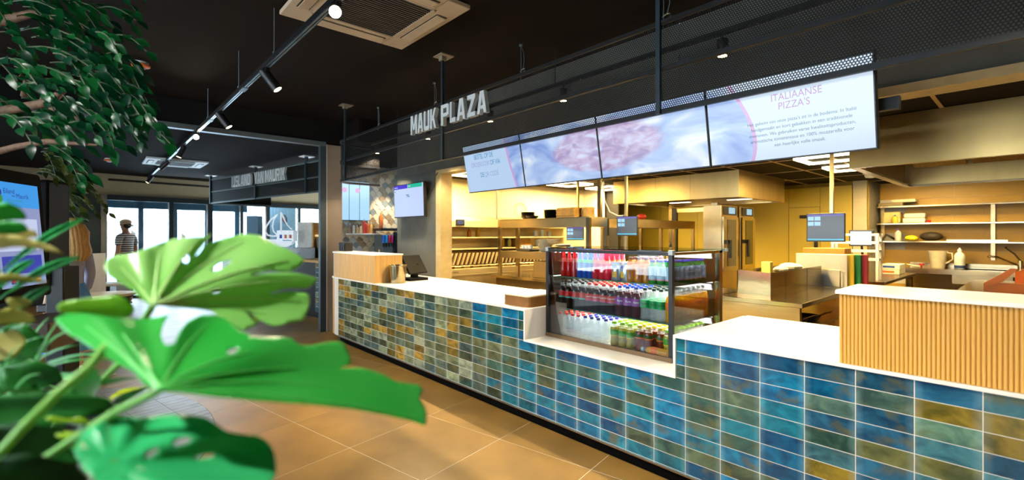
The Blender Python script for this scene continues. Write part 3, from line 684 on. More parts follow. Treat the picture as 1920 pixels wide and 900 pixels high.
obj('side_glass', B().box(DX0+.008, DY0+.028, DZ0+.014, DX0+.012, DY1-.03, DZ1-.03), M_glass, dc)
M_edge = mat('glass_edge_green', (70, 120, 96), .2, var=.05)
for z in (1.152, .895):
    sh = obj('shelf_glass', B().box(-2.68, .30, z, DX1-.02, DY1-.05, z+.008), M_glassg, dc)
    obj('front_edge', B().box(-2.68, .2975, z-.0005, DX1-.02, .2995, z+.0085), M_edge, sh)
obj('rear_rack', B().box(-2.68, DY1-.06, DZ0+.02, -2.66, DY1-.04, DZ1-.03).box(-2.1, DY1-.05, DZ0+.02, -2.08, DY1-.03, DZ1-.03), M_steel, dc)
obj('light_strip', B().box(-2.66, .30, DZ1-.032, DX1-.04, .33, DZ1-.02), mat('case_led', (255, 255, 255), .4, var=0, emis=(255, 250, 240), estr=9), dc, label='white light strip')
for z in (1.148, .891):
    obj('light_strip', B().box(-2.66, DY1-.085, z-.008, DX1-.04, DY1-.07, z), mat('case_led2', (255, 255, 255), .4, var=0, emis=(250, 252, 240), estr=9), dc, label='white light strip')
area('display_case_light', (-2.17, .55, DZ1-.036), .95, .35, 9, (1, .97, .92))
area('display_case_light', (-2.17, .59, 1.139), .95, .5, 8, (1, .98, .92))
area('display_case_light', (-2.17, .59, .882), .95, .5, 8, (1, .98, .92))

for z in (1.372, 1.135, .878):
    area('display_case_light', (-2.15, .905, z-.03), 1.0, .05, 5, (1, .98, .92), (-1.2, 0, 0))
    area('display_case_light', (-1.630, .62, z), .02, .5, 3.5, (1, .97, .9), (0, .15, 0))
# ------------------------------------------------------------------ bottles
M_pet = mat('clear_pet', (226, 236, 236), .06, var=0, alpha=.20)
M_petw = mat('water_pet', (224, 236, 238), .06, var=.02, alpha=.24)
def liq(n, c, e=.12):
    m = mat('liquid_'+n, c, .08, var=.06, coat=.6); N = m.node_tree.nodes; L = m.node_tree.links; p = N['Principled BSDF']
    tr = N.new('ShaderNodeBsdfTranslucent'); tr.inputs[0].default_value = rgb(*c); mx = N.new('ShaderNodeMixShader'); mx.inputs[0].default_value = .5
    L.new(p.outputs[0], mx.inputs[1]); L.new(tr.outputs[0], mx.inputs[2]); L.new(mx.outputs[0], N['Material Output'].inputs[0]); return m
LQ = dict(cola=liq('cola', (34, 14, 8), 0), cassis=liq('cassis', (96, 16, 26)), orange=liq('orange', (250, 190, 20)), lemon=liq('lemon', (206, 190, 70)), tea=liq('tea', (150, 60, 14)), red=liq('red', (226, 26, 30)), blue=liq('blue', (16, 110, 220)), pink=liq('pink', (238, 60, 92)), choco=liq('choco', (226, 160, 30)), green=liq('green', (40, 170, 70)))
def cm(n, c): return mat('cap_'+n, c, .4, var=.04)
def lm(n, c): return mat('label_'+n, c, .45, var=.04)
PROF05 = [(.024, 0), (.030, .006), (.032, .02), (.031, .05), (.0325, .075), (.0325, .125), (.031, .145), (.024, .172), (.015, .192), (.0125, .205)]
def sub(prof, z0, z1, d=0.0):
    def r(z):
        for (ra, za), (rb, zb) in zip(prof, prof[1:]):
            if za <= z <= zb: return ra+(rb-ra)*(z-za)/(zb-za)
        return prof[-1][0]
    zs = [z0]+[z for _, z in prof if z0 < z < z1]+[z1]
    return [(r(z)+d, z) for z in zs]
def bent(s, size, r, z, a0, m, parent, vertical=False, xs=.9):
    v, f = textmesh(s, size); b = B(); out = []
    for x, y, _ in v:
        x *= xs
        if vertical: x, y = -y, x
        a = a0+x/r; out.append((r*math.sin(a), -r*math.cos(a), z+y))
    b.add(out, f); return obj('lettering', b, m, parent)
M_wtxt = mat('print_white', (250, 250, 250), .5, var=0); M_btxt = mat('print_blue', (30, 50, 150), .5, var=0); M_rtxt = mat('print_red', (206, 40, 40), .5, var=0); M_ktxt = mat('print_dark', (20, 24, 30), .5, var=0)
def scale_prof(p, h, r): 
    H = p[-1][1]; R = max(a for a, _ in p); return [(a*r/R, z*h/H) for a, z in p]
def bottle(name, label, liquid, cap, lab, h=.208, r=.0325, prof=PROF05, fill=.85, capr=.0145, caph=.016, lz=(.40, .66), pet=None, txt=None, band=None):
    p = scale_prof(prof, h, r); t = thing(name, label, 'bottle'); local(t); n = 14
    if liquid:
        obj('body', B().lathe(sub(p, 0, h*fill, -.0004), n=n), liquid, t, smooth=50)
        obj('neck', B().lathe(sub(p, h*fill, h), n=n), pet or M_pet, t, smooth=50)
    else: obj('body', B().lathe(p, n=n), pet or M_petw, t, smooth=50)
    if cap is not None: obj('cap', B().lathe([(capr, 0), (capr, caph), (capr*.86, caph+.001)], (0, 0, h-.004), 12), cap, t, smooth=40)
    if lab is not None:
        l = obj('label', B().lathe(sub(p, h*lz[0], h*lz[1], .0006), n=n), lab, t, smooth=50)
        if band: obj('band', B().lathe(sub(p, h*(lz[0]+.005), h*(lz[0]+.055), .0012), n=n), band, l, smooth=50)
    if txt:
        for a in txt: bent(a[0], a[1], r+.0016, h*a[2], a[3], a[4], t, vertical=(len(a) > 5))
    return t
ALC = [(.024, 0), (.0275, .004), (.0275, .05), (.024, .09), (.024, .10), (.02, .13), (.015, .155), (.013, .19), (.0145, .192), (.0145, .21)]
SPL = [(.022, 0), (.027, .006), (.028, .05), (.026, .07), (.028, .09), (.028, .11), (.022, .13), (.017, .137), (.017, .15)]
WAT = [(.026, 0), (.030, .005), (.031, .02), (.031, .13), (.030, .15), (.024, .172), (.0145, .185), (.0125, .198)]
TEA = [(.026, 0), (.031, .005), (.0325, .03), (.028, .06), (.030, .09), (.0325, .12), (.031, .15), (.024, .17), (.017, .182), (.017, .192)]
FA = .55    # labels turn towards the customer side
KINDS = {
 'red': ('soda_bottle', 'slim bottle of bright red drink', lambda L: bottle('soda_bottle', L, LQ['red'], None, lm('redclear', (226, 90, 84)), .226, .0262, ALC, fill=.985, lz=(.52, .66))),
 'blue': ('soda_bottle', 'slim bottle of bright blue drink', lambda L: bottle('soda_bottle', L, LQ['blue'], None, lm('lime', (90, 190, 60)), .226, .0262, ALC, fill=.985, lz=(.52, .64))),
 'pink': ('soda_bottle', 'slim bottle of pinkish red drink', lambda L: bottle('soda_bottle', L, LQ['pink'], None, lm('orangey', (236, 110, 50)), .226, .0262, ALC, fill=.985, lz=(.52, .64))),
 'choco': ('milk_bottle', 'yellow chocolate milk bottle with brown cap', lambda L: bottle('milk_bottle', L, LQ['choco'], cm('brown', (104, 62, 44)), lm('ivory', (250, 224, 150)), .165, .029, TEA, fill=.97, capr=.0165, lz=(.62, .65), pet=LQ['choco'], txt=[('Chocomel', .026, .36, FA, M_btxt, 1)])),
 'fristi': ('milk_bottle', 'green yoghurt bottle with pink sleeve and violet cap', lambda L: bottle('milk_bottle', L, LQ['green'], cm('violet', (70, 60, 190)), lm('paleblue', (150, 196, 226)), .150, .0295, SPL, fill=.97, capr=.0175, lz=(.16, .80), pet=LQ['green'], band=lm('pinkish', (226, 140, 166)), txt=[('Fristi', .034, .55, FA, M_ktxt, 1)])),
 'zero': ('cola_bottle', 'black-capped cola bottle with red label and turquoise stripe', lambda L: bottle('cola_bottle', L, LQ['cola'], cm('black', (26, 24, 22)), lm('colared', (206, 30, 28)), band=lm('turq', (30, 190, 170)))),
 'cola': ('cola_bottle', 'red-capped cola bottle with red label and white script', lambda L: bottle('cola_bottle', L, LQ['cola'], cm('red', (226, 50, 30)), lm('colared', (206, 30, 28)), band=lm('magenta', (206, 30, 110)), txt=[('Coca-Cola', .017, .56, FA, M_wtxt)])),
 'cassis': ('soda_bottle', 'blue-capped bottle of dark red drink with purple label', lambda L: bottle('soda_bottle', L, LQ['cassis'], cm('blue', (30, 70, 190)), lm('purple', (140, 30, 150)), txt=[('Fanta', .021, .54, FA, M_wtxt)])),
 'sprite': ('soda_bottle', 'clear lemonade bottle with green label and dark cap', lambda L: bottle('soda_bottle', L, None, cm('dkgreen', (20, 50, 40)), lm('green', (14, 170, 90)), txt=[('Sprite', .024, .54, FA, M_ktxt)])),
 'orange': ('soda_bottle', 'pale-capped bottle of orange drink with orange label', lambda L: bottle('soda_bottle', L, LQ['orange'], cm('grey', (214, 214, 206)), lm('orange', (244, 120, 20)), txt=[('Fanta', .021, .54, FA, M_btxt)])),
 'wred': ('water_bottle', 'clear water bottle with red cap', lambda L: bottle('water_bottle', L, None, cm('red', (226, 50, 30)), None, .166, .0285, WAT, txt=[('Chaudfontaine', .0085, .24, FA, M_rtxt)])),
 'wblue': ('water_bottle', 'clear water bottle with blue cap', lambda L: bottle('water_bottle', L, None, cm('navy', (46, 44, 150)), None, .166, .0285, WAT, txt=[('Chaudfontaine', .0085, .24, FA, M_btxt)])),
 'lemon': ('tea_bottle', 'lime-capped bottle of pale green tea with lemon label', lambda L: bottle('tea_bottle', L, LQ['lemon'], cm('lime', (150, 210, 30)), lm('leafgreen', (70, 160, 40)), .160, .030, TEA, fill=.84, capr=.0185, lz=(.42, .72), band=lm('yellow', (246, 200, 40)))),
 'tea': ('tea_bottle', 'yellow-capped bottle of brown iced tea with orange label', lambda L: bottle('tea_bottle', L, LQ['tea'], cm('yellow', (196, 176, 30)), lm('tealabel', (60, 90, 30)), .160, .030, TEA, fill=.84, capr=.0165, lz=(.52, .72), band=lm('orange', (244, 120, 20)))),
}
def pouch(L):
    t = thing('drink_pouch', L, 'pouch'); local(t); w, h = .036, .135; rows = []
    for k in range(7):
        z = h*k/6; d = .019*math.sin(PI*(.12+.80*k/6))*(1 if k < 6 else 0)+.002; rows.append((w*(1-.05*math.sin(PI*k/6)), d, z))
    vs = []; fs = []
    for ww, d, z in rows: vs += [(-ww, 0, z), (-ww*.5, -d, z), (ww*.5, -d, z), (ww, 0, z), (ww*.5, d, z), (-ww*.5, d, z)]
    for k in range(6): fs += [(k*6+q, k*6+(q+1) % 6, k*6+6+(q+1) % 6, k*6+6+q) for q in range(6)]
    fs += [(5, 4, 3, 2, 1, 0), tuple(range(36, 42))]
    obj('body', B().add(vs, fs), mat('pouch_foil', (176, 190, 204), .25, .7, var=.12), t, smooth=60)
    vs = [(x, y-.0012, z) for ww, d, z in rows[1:4] for x, y in ((-ww*.5, -d), (ww*.5, -d))]
    obj('fruit_print', B().add(vs, [(0, 1, 3, 2), (2, 3, 5, 4)]), mat('fruit_print', (220, 180, 60), .4, var=.3, scale=60), t)
    vs = [(x, y-.0012, z) for ww, d, z in rows[4:6] for x, y in ((-ww*.5, -d), (ww*.5, -d))]
    obj('blue_print', B().add(vs, [(0, 1, 3, 2)]), mat('blue_print', (30, 50, 160), .4, var=.1), t)
    return t
KINDS['pouch'] = ('drink_pouch', 'silver drink pouch with blue top and fruit print', pouch)
PROTO = {}
def put(kind, n, row, shelf, x, y, z, rz, nmax):
    d = KINDS[kind]; rowt = ['front', 'second', 'third', 'fourth', 'fifth', 'sixth', 'seventh', 'rear'][row]
    lab = '%s, %s from left, %s row, %s shelf' % (d[1], ORD[n], rowt, shelf)
    if kind not in PROTO: PROTO[kind] = o = d[2](lab)
    else: o = copy_tree(PROTO[kind], label=lab)
    o.location = (x, y, z); o.rotation_euler = (0, 0, rz); o['group'] = 'drinks on the %s shelf of the display case' % shelf; o['label'] = lab
SHELF = {
 'top': (1.1605, 4, .333, [('red', -2.632), ('red', -2.577), ('red', -2.522), ('blue', -2.467), ('blue', -2.412), ('blue', -2.357), ('pink', -2.302), ('pink', -2.247), ('pink', -2.192), ('pouch', -2.125), ('pouch', -2.047), ('choco', -1.985), ('choco', -1.922), ('choco', -1.859), ('fristi', -1.805), ('fristi', -1.743), ('fristi', -1.681)]),
 'middle': (.9035, 4, .335, [('zero', -2.648), ('zero', -2.578), ('zero', -2.508), ('zero', -2.438), ('cola', -2.368), ('cola', -2.298), ('cola', -2.228), ('cola', -2.158), ('cassis', -2.086), ('cassis', -2.016), ('cassis', -1.946), ('sprite', -1.874), ('sprite', -1.804), ('sprite', -1.742), ('orange', -1.676)]),
 'bottom': (.6840, 5, .315, [('wred', -2.655), ('wred', -2.592), ('wred', -2.529), ('wred', -2.466), ('wblue', -2.395), ('wblue', -2.332), ('wblue', -2.265), ('wblue', -2.198), ('lemon', -2.118), ('lemon', -2.050), ('lemon', -1.982), ('tea', -1.905), ('tea', -1.828), ('tea', -1.752), ('lemon', -1.682)])}
for shelf, (z, nr, y0, lanes) in SHELF.items():
    for row in range(8):
        cnt_k = {}
        for kind, x in lanes:
            n = cnt_k.get(kind, 0); cnt_k[kind] = n+1
            if row >= nr and x < -1.70: continue
            if shelf == 'bottom' and row == 0 and kind in ('tea',) and n == 2: y_ = .02
            else: y_ = 0
            put(kind, n, row, shelf, x+random.uniform(-.004, .004)*(kind != 'orange'), y0+row*(.068 if shelf != 'top' else .064)+y_+random.uniform(-.003, .003), z, random.uniform(-.25, .25), 0)
# a bottle lying on the deck in front of the iced tea
t = bottle('soda_bottle', 'bottle of orange drink lying on its side in the display', LQ['orange'], cm('grey', (214, 214, 206)), lm('orange', (244, 120, 20)), .18, .026)
t.location = (-1.655, .278, .711); t.rotation_euler = (0, -PI/2, .12)
# ================================================================== kitchen: LED frames
M_led = mat('led_frame', (255, 246, 220), .4, var=0, emis=(255, 232, 176), estr=7)
leds = ['nearest the jamb', 'midway along the fryer wall', 'in the far left corner', 'beside the right hood', 'behind the right hood', 'added unseen behind the menu screens', 'above the sink', 'by the cold store door']
for (x, y), w in zip(LEDPOS, leds):
    t = thing('led_frame_lamp', 'square glowing ceiling light frame %s' % w, 'ceiling lamp', (x, y, 2.40), 0, 'square ceiling lamps in the kitchen')
    for a, c, d, e in ((-.3, -.3, .3, -.25), (-.3, .25, .3, .3), (-.3, -.25, -.25, .25), (.25, -.25, .3, .25)):
        obj('light_bar', B().box(x+a, y+c, 2.395, x+d, y+e, 2.423), M_led, t)

# ================================================================== extractor hoods
M_hood = mat('hood_steel', (208, 178, 116), .3, 1.0, var=.12, scale=5, stretch=(1, 1, .2))
def hood(name, label, x0, y0, x1, y1, z0=2.04, z1=2.423, seams=()):
    t = thing(name, label, 'extractor hood', ((x0+x1)/2, (y0+y1)/2, z0)); k = .006
    b = B().box(x0, y0, z0, x1, y0+k, z1).box(x0, y1-k, z0, x1, y1, z1).box(x0, y0+k, z0, x0+k, y1-k, z1).box(x1-k, y0+k, z0, x1, y1-k, z1)
    obj('skirt', b, M_hood, t)
    lip = .06
    obj('gutter', B().box(x0+k, y0+k, z0, x1-k, y0+lip, z0+.02).box(x0+k, y1-lip, z0, x1-k, y1-k, z0+.02).box(x0+k, y0+lip, z0, x0+lip, y1-lip, z0+.02).box(x1-lip, y0+lip, z0, x1-k, y1-lip, z0+.02), M_steel, t)
    ym = (y0+y1)/2
    obj('plenum', B().prism([(x0+.1, -.02), (x1-.1, -.02), (x1-.1, .0), (x0+.1, .0)], .01, frame((0, ym, z1-.03), (1, 0, 0), (0, 0, 1))).box(x0+k, y0+k, z1-.02, x1-k, y1-k, z1-.01), mat('hood_dark', (96, 84, 58), .4, .8), t)
    n = int((x1-x0-.3)/.42)
    for q in range(n):
        xx = x0+.2+q*.42
        obj('filter', B().prism([(ym-.32, 0), (ym, .17), (ym+.32, 0), (ym+.32, .02), (ym, .19), (ym-.32, .02)], .38, frame((xx, 0, z0+.12), (0, 1, 0), (0, 0, 1))), mat('hood_filter', (150, 132, 90), .35, .9, var=.2, scale=40), t)
    for s in seams: obj('seam', B().box(s-.002, y0-.001, z0, s+.002, y0, z1), mat('seam_dark', (120, 100, 60), .5), t)
    for q in ((.25, .75) if x0 < -2 else ()):
        xx = x0+(x1-x0)*q
        obj('hood_light', B().box(xx-.2, ym+.4, z0+.05, xx+.2, ym+.46, z0+.06), mat('hood_led', (255, 250, 230), .4, var=0, emis=(255, 240, 200), estr=6), t, label='lit light bar')
    return t
hood('extractor_hood', 'stainless extractor hood over the ovens in mid kitchen', -5.03, 4.29, -2.87, 6.07, seams=(-4.2, -3.6))
hood('extractor_hood', 'large stainless extractor hood at the right over the prep bench', -1.05, 2.03, 1.9, 4.35)

# ================================================================== fry station along the left wall
fs_ = thing('fry_station', 'stainless fry station with baskets and two shelves at left wall', 'fryer', (-6.15, 2.6, 0))
Y0, Y1 = 1.30, 4.6
obj('cabinet', B().box(-6.49, Y0, 0, -5.86, Y1, .86), M_satin, fs_)
obj('worktop', B().box(-6.49, Y0, .88, -5.82, Y1, .905).box(-5.86, Y0, .905, -5.82, Y1, .985).box(-6.49, Y0, .86, -5.84, Y1, .88), M_satin, fs_, bevel=.004)
text('lettering', 'Kronto', .05, frame((-5.819, Y0+.16, .94), (0, 1, 0), (0, 0, 1)), mat('print_brown', (90, 56, 14), .6, var=0), fs_)
obj('backsplash', B().box(-6.495, Y0, .905, -6.47, Y1, 1.62), M_satin, fs_)
obj('canopy', B().prism([(0, 0), (.42, 0), (.42, .10), (.32, .17), (0, .17)], Y1-Y0, frame((-6.47, Y1, 1.62), (1, 0, 0), (0, 0, 1))), M_satin, fs_)
obj('control_display', B().box(-6.05, Y0+.34, 1.64, -6.035, Y0+.50, 1.74), M_black, fs_, label='small black control display')
obj('screen_face', B().box(-6.035, Y0+.36, 1.665, -6.032, Y0+.48, 1.725), emis_mat('kds_blue', (60, 90, 150), .6), fs_)
for z in (1.44, 1.26):
    obj('shelf', B().box(-6.47, Y0, z, -6.08, Y1, z+.022), M_satin, fs_, bevel=.003)
obj('well_back', B().box(-6.12, Y0, .91, -6.10, Y1, 1.24), mat('fryer_dark', (70, 46, 16), .5, .4), fs_)
for k in range(38):
    y = Y0+.04+k*.083
    obj('basket_handle', B().prism([(y, 1.03), (y+.022, 1.03), (y+.092, 1.21), (y+.070, 1.21)], .03, frame((-6.08, 0, 0), (0, 1, 0), (0, 0, 1))), M_satin, fs_)
for k in range(18):
    y = Y0+.06+k*.175
    bk = obj('fry_basket', B().box(-6.04, y, .94, -5.92, y+.11, 1.01), mat('basket_wire', (170, 140, 80), .4, .9, var=.3, scale=90), fs_)
    obj('basket_rim', B().tube([(-6.04, y, 1.01), (-5.92, y, 1.01), (-5.92, y+.11, 1.01), (-6.04, y+.11, 1.01)], .006, 6, closed=True), M_satin, bk)
def simple_bottle(label, loc, h, r, col, capc, cat='bottle', name='sauce_bottle', group=None):
    t = thing(name, label, cat, loc, 0, group)
    p = [(r*.92, 0), (r, h*.03), (r, h*.62), (r*.8, h*.72), (r*.36, h*.8), (r*.36, h*.84)]
    obj('body', B().lathe(p, loc, 14), mat('squeeze_%d_%d_%d' % col, col, .35, var=.05), t, smooth=50)
    obj('cap', B().lathe([(r*.42, h*.83), (r*.42, h*.9), (r*.2, h*.94), (r*.12, h)], loc, 12), mat('lid_%d_%d_%d' % capc, capc, .4, var=.05), t, smooth=50)
    return t
simple_bottle('amber squeeze bottle on upper fryer shelf, left of two', (-6.25, 2.05, 1.463), .14, .035, (206, 120, 20), (226, 170, 40))
simple_bottle('yellow squeeze bottle on upper fryer shelf, right of two', (-6.25, 2.22, 1.463), .16, .035, (236, 176, 40), (240, 200, 60))
simple_bottle('tall yellow squeeze bottle on lower fryer shelf', (-6.25, 2.75, 1.2825), .24, .045, (240, 170, 20), (240, 196, 40))
simple_bottle('pale yellow squeeze bottle beside the tall yellow one', (-6.25, 2.93, 1.283), .18, .035, (240, 214, 90), (246, 226, 130))
tag(obj('cardboard_box', B().box(-6.4, 3.05, 1.283, -6.15, 3.35, 1.45), mat('cardboard', (196, 140, 60), .8), bevel=.003), 'brown cardboard box on the lower fryer shelf', 'box')
for k, (y, z, s) in enumerate(((3.55, 1.463, .09), (3.72, 1.463, .11), (3.9, 1.463, .08), (3.6, 1.283, .10))):
    tag(obj('paper_cup_stack', B().lathe([(.035, 0), (.045, s*1.2), (.047, s*1.25), (.03, s*1.25)], (-6.22, y, z), 16), M_white, smooth=40), 'stack of white tubs on the fryer shelves, %s' % ['leftmost on the upper shelf', 'middle of the upper shelf', 'rightmost on the upper shelf', 'on the lower shelf'][k], 'cup', 'white tubs by the fryers')
tag(obj('wire_coil', B().tube([(-6.46, 3.4+.13*math.cos(a), 1.96+.13*math.sin(a)) for a in (2*PI*k/24 for k in range(24))], .008, 6, closed=True), mat('tan_cable', (206, 180, 110), .5), smooth=60), 'coiled tan cable on the beige tiled wall', 'cable')
tag(obj('conduit_pipe', B().cyl((-5.2, 1.75, 1.72), (-5.2, 1.75, 2.43), .018, n=10), M_steel2, smooth=60), 'thin steel pipe from the ceiling behind the first menu screen', 'pipe')

# ================================================================== pass bench with heated gantry
bn = thing('pass_bench', 'long stainless pass bench facing the counter', 'bench', (-3.4, 2.4, 0))
obj('worktop', B().box(-5.55, 1.95, .86, -2.15, 2.75, .90), M_steel, bn, bevel=.004)
obj('front_panel', B().box(-5.5, 2.0, .08, -2.15, 2.02, .86), mat('bench_dark', (96, 74, 34), .5, .5), bn)
obj('side_panel', B().box(-5.5, 2.02, .08, -5.48, 2.7, .86), M_steel2, bn)
for x in (-5.45, -4.0, -2.25):
    obj('leg', B().box(x-.02, 2.6, 0, x+.02, 2.64, .86).box(x-.02, 2.03, 0, x+.02, 2.07, .08), M_steel, bn)
gn = thing('pass_gantry', 'two-tier stainless heated gantry on the pass bench', 'gantry', (-4.57, 2.18, .90))
GX0, GX1, GY0, GY1 = -5.44, -3.70, 1.98, 2.38
for x in (GX0, GX1-.055):
    for y in (GY0, GY1-.04): obj('post', B().box(x, y, .9005, x+.055, y+.04, 1.71), M_steel, gn)
obj('top_shelf', B().box(GX0+.055, GY0, 1.60, GX1-.055, GY1, 1.715).box(GX0, GY0, 1.71, GX1, GY1, 1.722).box(GX1-.055, GY0+.04, 1.60, GX1, GY1-.04, 1.71), M_steel2, gn)
obj('middle_shelf', B().box(GX0+.055, GY0+.005, 1.16, GX1-.055, GY1-.005, 1.26), M_steel2, gn)
obj('warm_box', B().box(-4.75, 2.05, .902, -4.05, 2.34, 1.13), M_steel2, gn, bevel=.004)
g2 = thing('side_gantry', 'second stainless gantry running back towards the ovens', 'gantry', (-4.0, 3.8, .90))
obj('top_shelf', B().box(-4.25, 2.9, 1.60, -3.85, 4.93, 1.72), M_steel2, g2)
for y in (2.92, 3.9, 4.90):
    for x in (-4.24, -3.89): obj('post', B().box(x, y-.02, .901, x+.04, y+.02, 1.6), M_steel, g2)
obj('worktop', B().box(-4.35, 2.8, .86, -3.75, 4.95, .90), M_steel, g2)
obj('cabinet', B().box(-4.3, 2.82, .0, -3.8, 4.93, .86), M_steel2, g2)
# crockery on the gantry
M_slate = mat('black_crockery', (26, 24, 22), .4); M_crock = mat('pale_crockery', (212, 200, 166), .4); M_ply = mat('bamboo', (190, 146, 74), .5, var=.2, scale=20)
def stack(name, label, cat, x, y, z, n, r0, r1, h, dz, m, group=None):
    t = thing(name, label, cat, (x, y, z), 0, group)
    for k in range(n): obj('dish', B().lathe([(r0*.7, 0), (r0, .004), (r1, h), (r1-.004, h), (r0-.004, .008), (.001, .006)], (x+random.uniform(-.004, .004), y+random.uniform(-.004, .004), z+k*dz), 22), m, t, smooth=40)
    return t
stack('bowl_stack', 'stack of black square-edged bowls on the gantry top, leftmost', 'bowls', -5.0, 2.18, 1.723, 5, .07, .11, .035, .017, M_slate)
stack('bowl_stack', 'small pair of black bowls on the gantry top', 'bowls', -4.82, 2.1, 1.723, 2, .06, .10, .03, .014, M_slate)
stack('plate_stack', 'tall stack of black plates on the gantry top', 'plates', -4.50, 2.18, 1.723, 8, .10, .14, .02, .014, M_slate)
t = thing('board_stack', 'stack of bamboo serving boards on the gantry top', 'boards', (-4.1, 2.18, 1.723))
for k in range(9):
    dx, dy = random.uniform(-.006, .006), random.uniform(-.006, .006)
    obj('board', B().box(-4.29+dx, 2.02+dy, 1.7235+k*.0145, -3.98+dx-(.0), 2.34+dy, 1.736+k*.0145), M_ply, t, bevel=.003)
t = thing('board_stack', 'short stack of round bamboo boards at the gantry right', 'boards', (-3.88, 2.18, 1.723))
for k in range(7): obj('board', B().lathe([(.085, 0), (.085, .016)], (-3.885+random.uniform(-.006, .006), 2.18, 1.7235+k*.0185), 20), M_ply, t)
stack('plate_stack', 'thin stack of black plates at the gantry right end', 'plates', -3.79+.0, 2.3, 1.723, 0, .1, .12, .02, .012, M_slate) if False else None
stack('bowl_stack', 'tall stack of cream bowls on the gantry middle shelf', 'bowls', -4.62, 2.16, 1.261, 7, .065, .105, .045, .022, M_crock)
stack('plate_stack', 'stack of wide cream plates on the gantry middle shelf', 'plates', -4.30, 2.18, 1.261, 7, .10, .15, .018, .015, M_crock)
stack('bowl_stack', 'small stack of cream saucers on the gantry middle shelf', 'bowls', -4.40, 2.1, 1.376, 3, .06, .10, .03, .016, M_crock)
stack('bowl_stack', 'black serving dishes at the middle shelf right', 'bowls', -4.02, 2.18, 1.261, 2, .08, .12, .035, .02, M_slate)
stack('bowl_stack', 'single black dish near the gantry right post', 'bowls', -3.86, 2.14, 1.261, 1, .06, .09, .035, .02, M_slate) if False else None
tr = thing('black_tray', 'black tray with white paper tubs on middle shelf left', 'tray', (-4.98, 2.16, 1.261))
obj('tray_base', B().prism([(-.14, -.1), (.14, -.1), (.14, .1), (-.14, .1)], .035, Matrix.Translation((-4.98, 2.16, 1.261))), M_slate, tr, bevel=.01)
for k in range(3): obj('tub', B().lathe([(.03, 0), (.038, .05), (.034, .05)], (-5.04+k*.07, 2.14, 1.297), 14), M_white, tr, smooth=40)
# order screens
def kds(label, px, py, mx, mz, w, h, rz, pole_top=2.43, pole_bot=None, body=(60, 66, 70), z_pole=True):
    t = thing('order_screen', label, 'monitor', (px, py, mz), 0)
    if z_pole: obj('ceiling_pole', B().box(px-.016, py-.016, pole_bot or mz-.1, px+.016, py+.016, pole_top), M_steel2, t)
    c, s = math.cos(rz), math.sin(rz); SMx = frame((mx-c*w/2, py-.07-s*w/2, mz-h/2), (c, s, 0), (0, 0, 1))
    obj('casing', B().box(0, 0, -.03, w, h, 0, SMx), M_black, t, bevel=.004)
    d = obj('display', B().box(.010, .012, -.001, w-.010, h-.010, .0012, SMx), emis_mat('kds_body_%d' % body[0], body, .22), t)
    obj('title_bar', B().box(.010, h-.03, .0013, w-.010, h-.010, .002, SMx), emis_mat('kds_purple', (70, 40, 160), .9), d)
    obj('footer_bar', B().box(.010, .016, .0013, w-.010, .032, .002, SMx), emis_mat('kds_cyan', (40, 180, 210), .9), d)
    for q in range(4): obj('ticket', B().box(.014+.058*w/.33*(q % 2), h-.075-(q//2)*.055-(q % 2)*.0, .0013, .014+.058*w/.33*(q % 2)+.052*w/.33, h-.034-(q//2)*.055, .002, SMx), emis_mat('kds_ticket', (150, 206, 236), .9), d)
    obj('bracket', B().box(w*.35, h*.3, -.07, w*.65, h*.7, -.03, SMx), M_blackm, t)
    return t
kds('order screen on a steel ceiling pole above the pass', -3.56, 2.55, -3.50, 1.61, .27, .25, .25, pole_bot=1.35)
kds('order screen on a ceiling pole near the cutting boards', -1.48, 3.25, -1.52, 1.575, .345, .30, .08, pole_bot=1.60)
kds('blue order screen between the gantry shelves', -5.0, 3.3, -5.0, 1.52, .28, .22, .5, body=(30, 40, 90))
tag(obj('gantry_post', B().box(-3.93, 2.43, 1.60, -3.88, 2.48, 2.43), M_steel), 'bright steel ceiling post left of the hung order screen', 'post')
tag(obj('white_cable', B().tube([(-3.86, 2.47, 2.2), (-3.84, 2.47, 1.95), (-3.78, 2.5, 1.8), (-3.68, 2.55, 1.745), (-3.6, 2.6, 1.742), (-3.62, 2.66, 1.76), (-3.72, 2.6, 1.742)], .009, 8), M_white, smooth=60), 'white cable looping down beside the steel post', 'cable')
# goods on the side gantry
simple_bottle('jar with black lid beside the hung order screen', (-4.0, 3.05, .901), .30, .06, (226, 216, 190), (30, 28, 26), 'jar', 'jar')
simple_bottle('orange squeeze bottle with white cap on the side gantry', (-3.95, 4.0, .901), .34, .035, (226, 100, 30), (240, 240, 236))
simple_bottle('white flask with black pump on the side gantry', (-3.97, 4.35, .901), .48, .06, (236, 226, 196), (24, 22, 20))
simple_bottle('white carton bottle with green cap on the side gantry', (-3.97, 4.7, .901), .38, .055, (236, 230, 200), (30, 120, 50))
_b = B().ball((-3.95, 3.5, 1.765), .055, 14, 8, (1.4, .9, .8))
tag(obj('crisp_bag', _b, mat('red_bag', (206, 60, 40), .3, var=.4, scale=20), smooth=60), 'crumpled red bag on top of the side gantry', 'bag')
tag(obj('tray_parcel', B().ball((-3.95, 3.45, .945), .05, 12, 6, (2.2, 1.5, .9)), M_white, smooth=60), 'white wrapped parcel under the side gantry', 'parcel')
struct(obj('doorway_shade', B().box(-6.02, 5.4, 0, -5.72, 5.43, 2.42), mat('doorway_dark', (18, 14, 10), .8)))  # dark sheet standing in for the unlit doorway

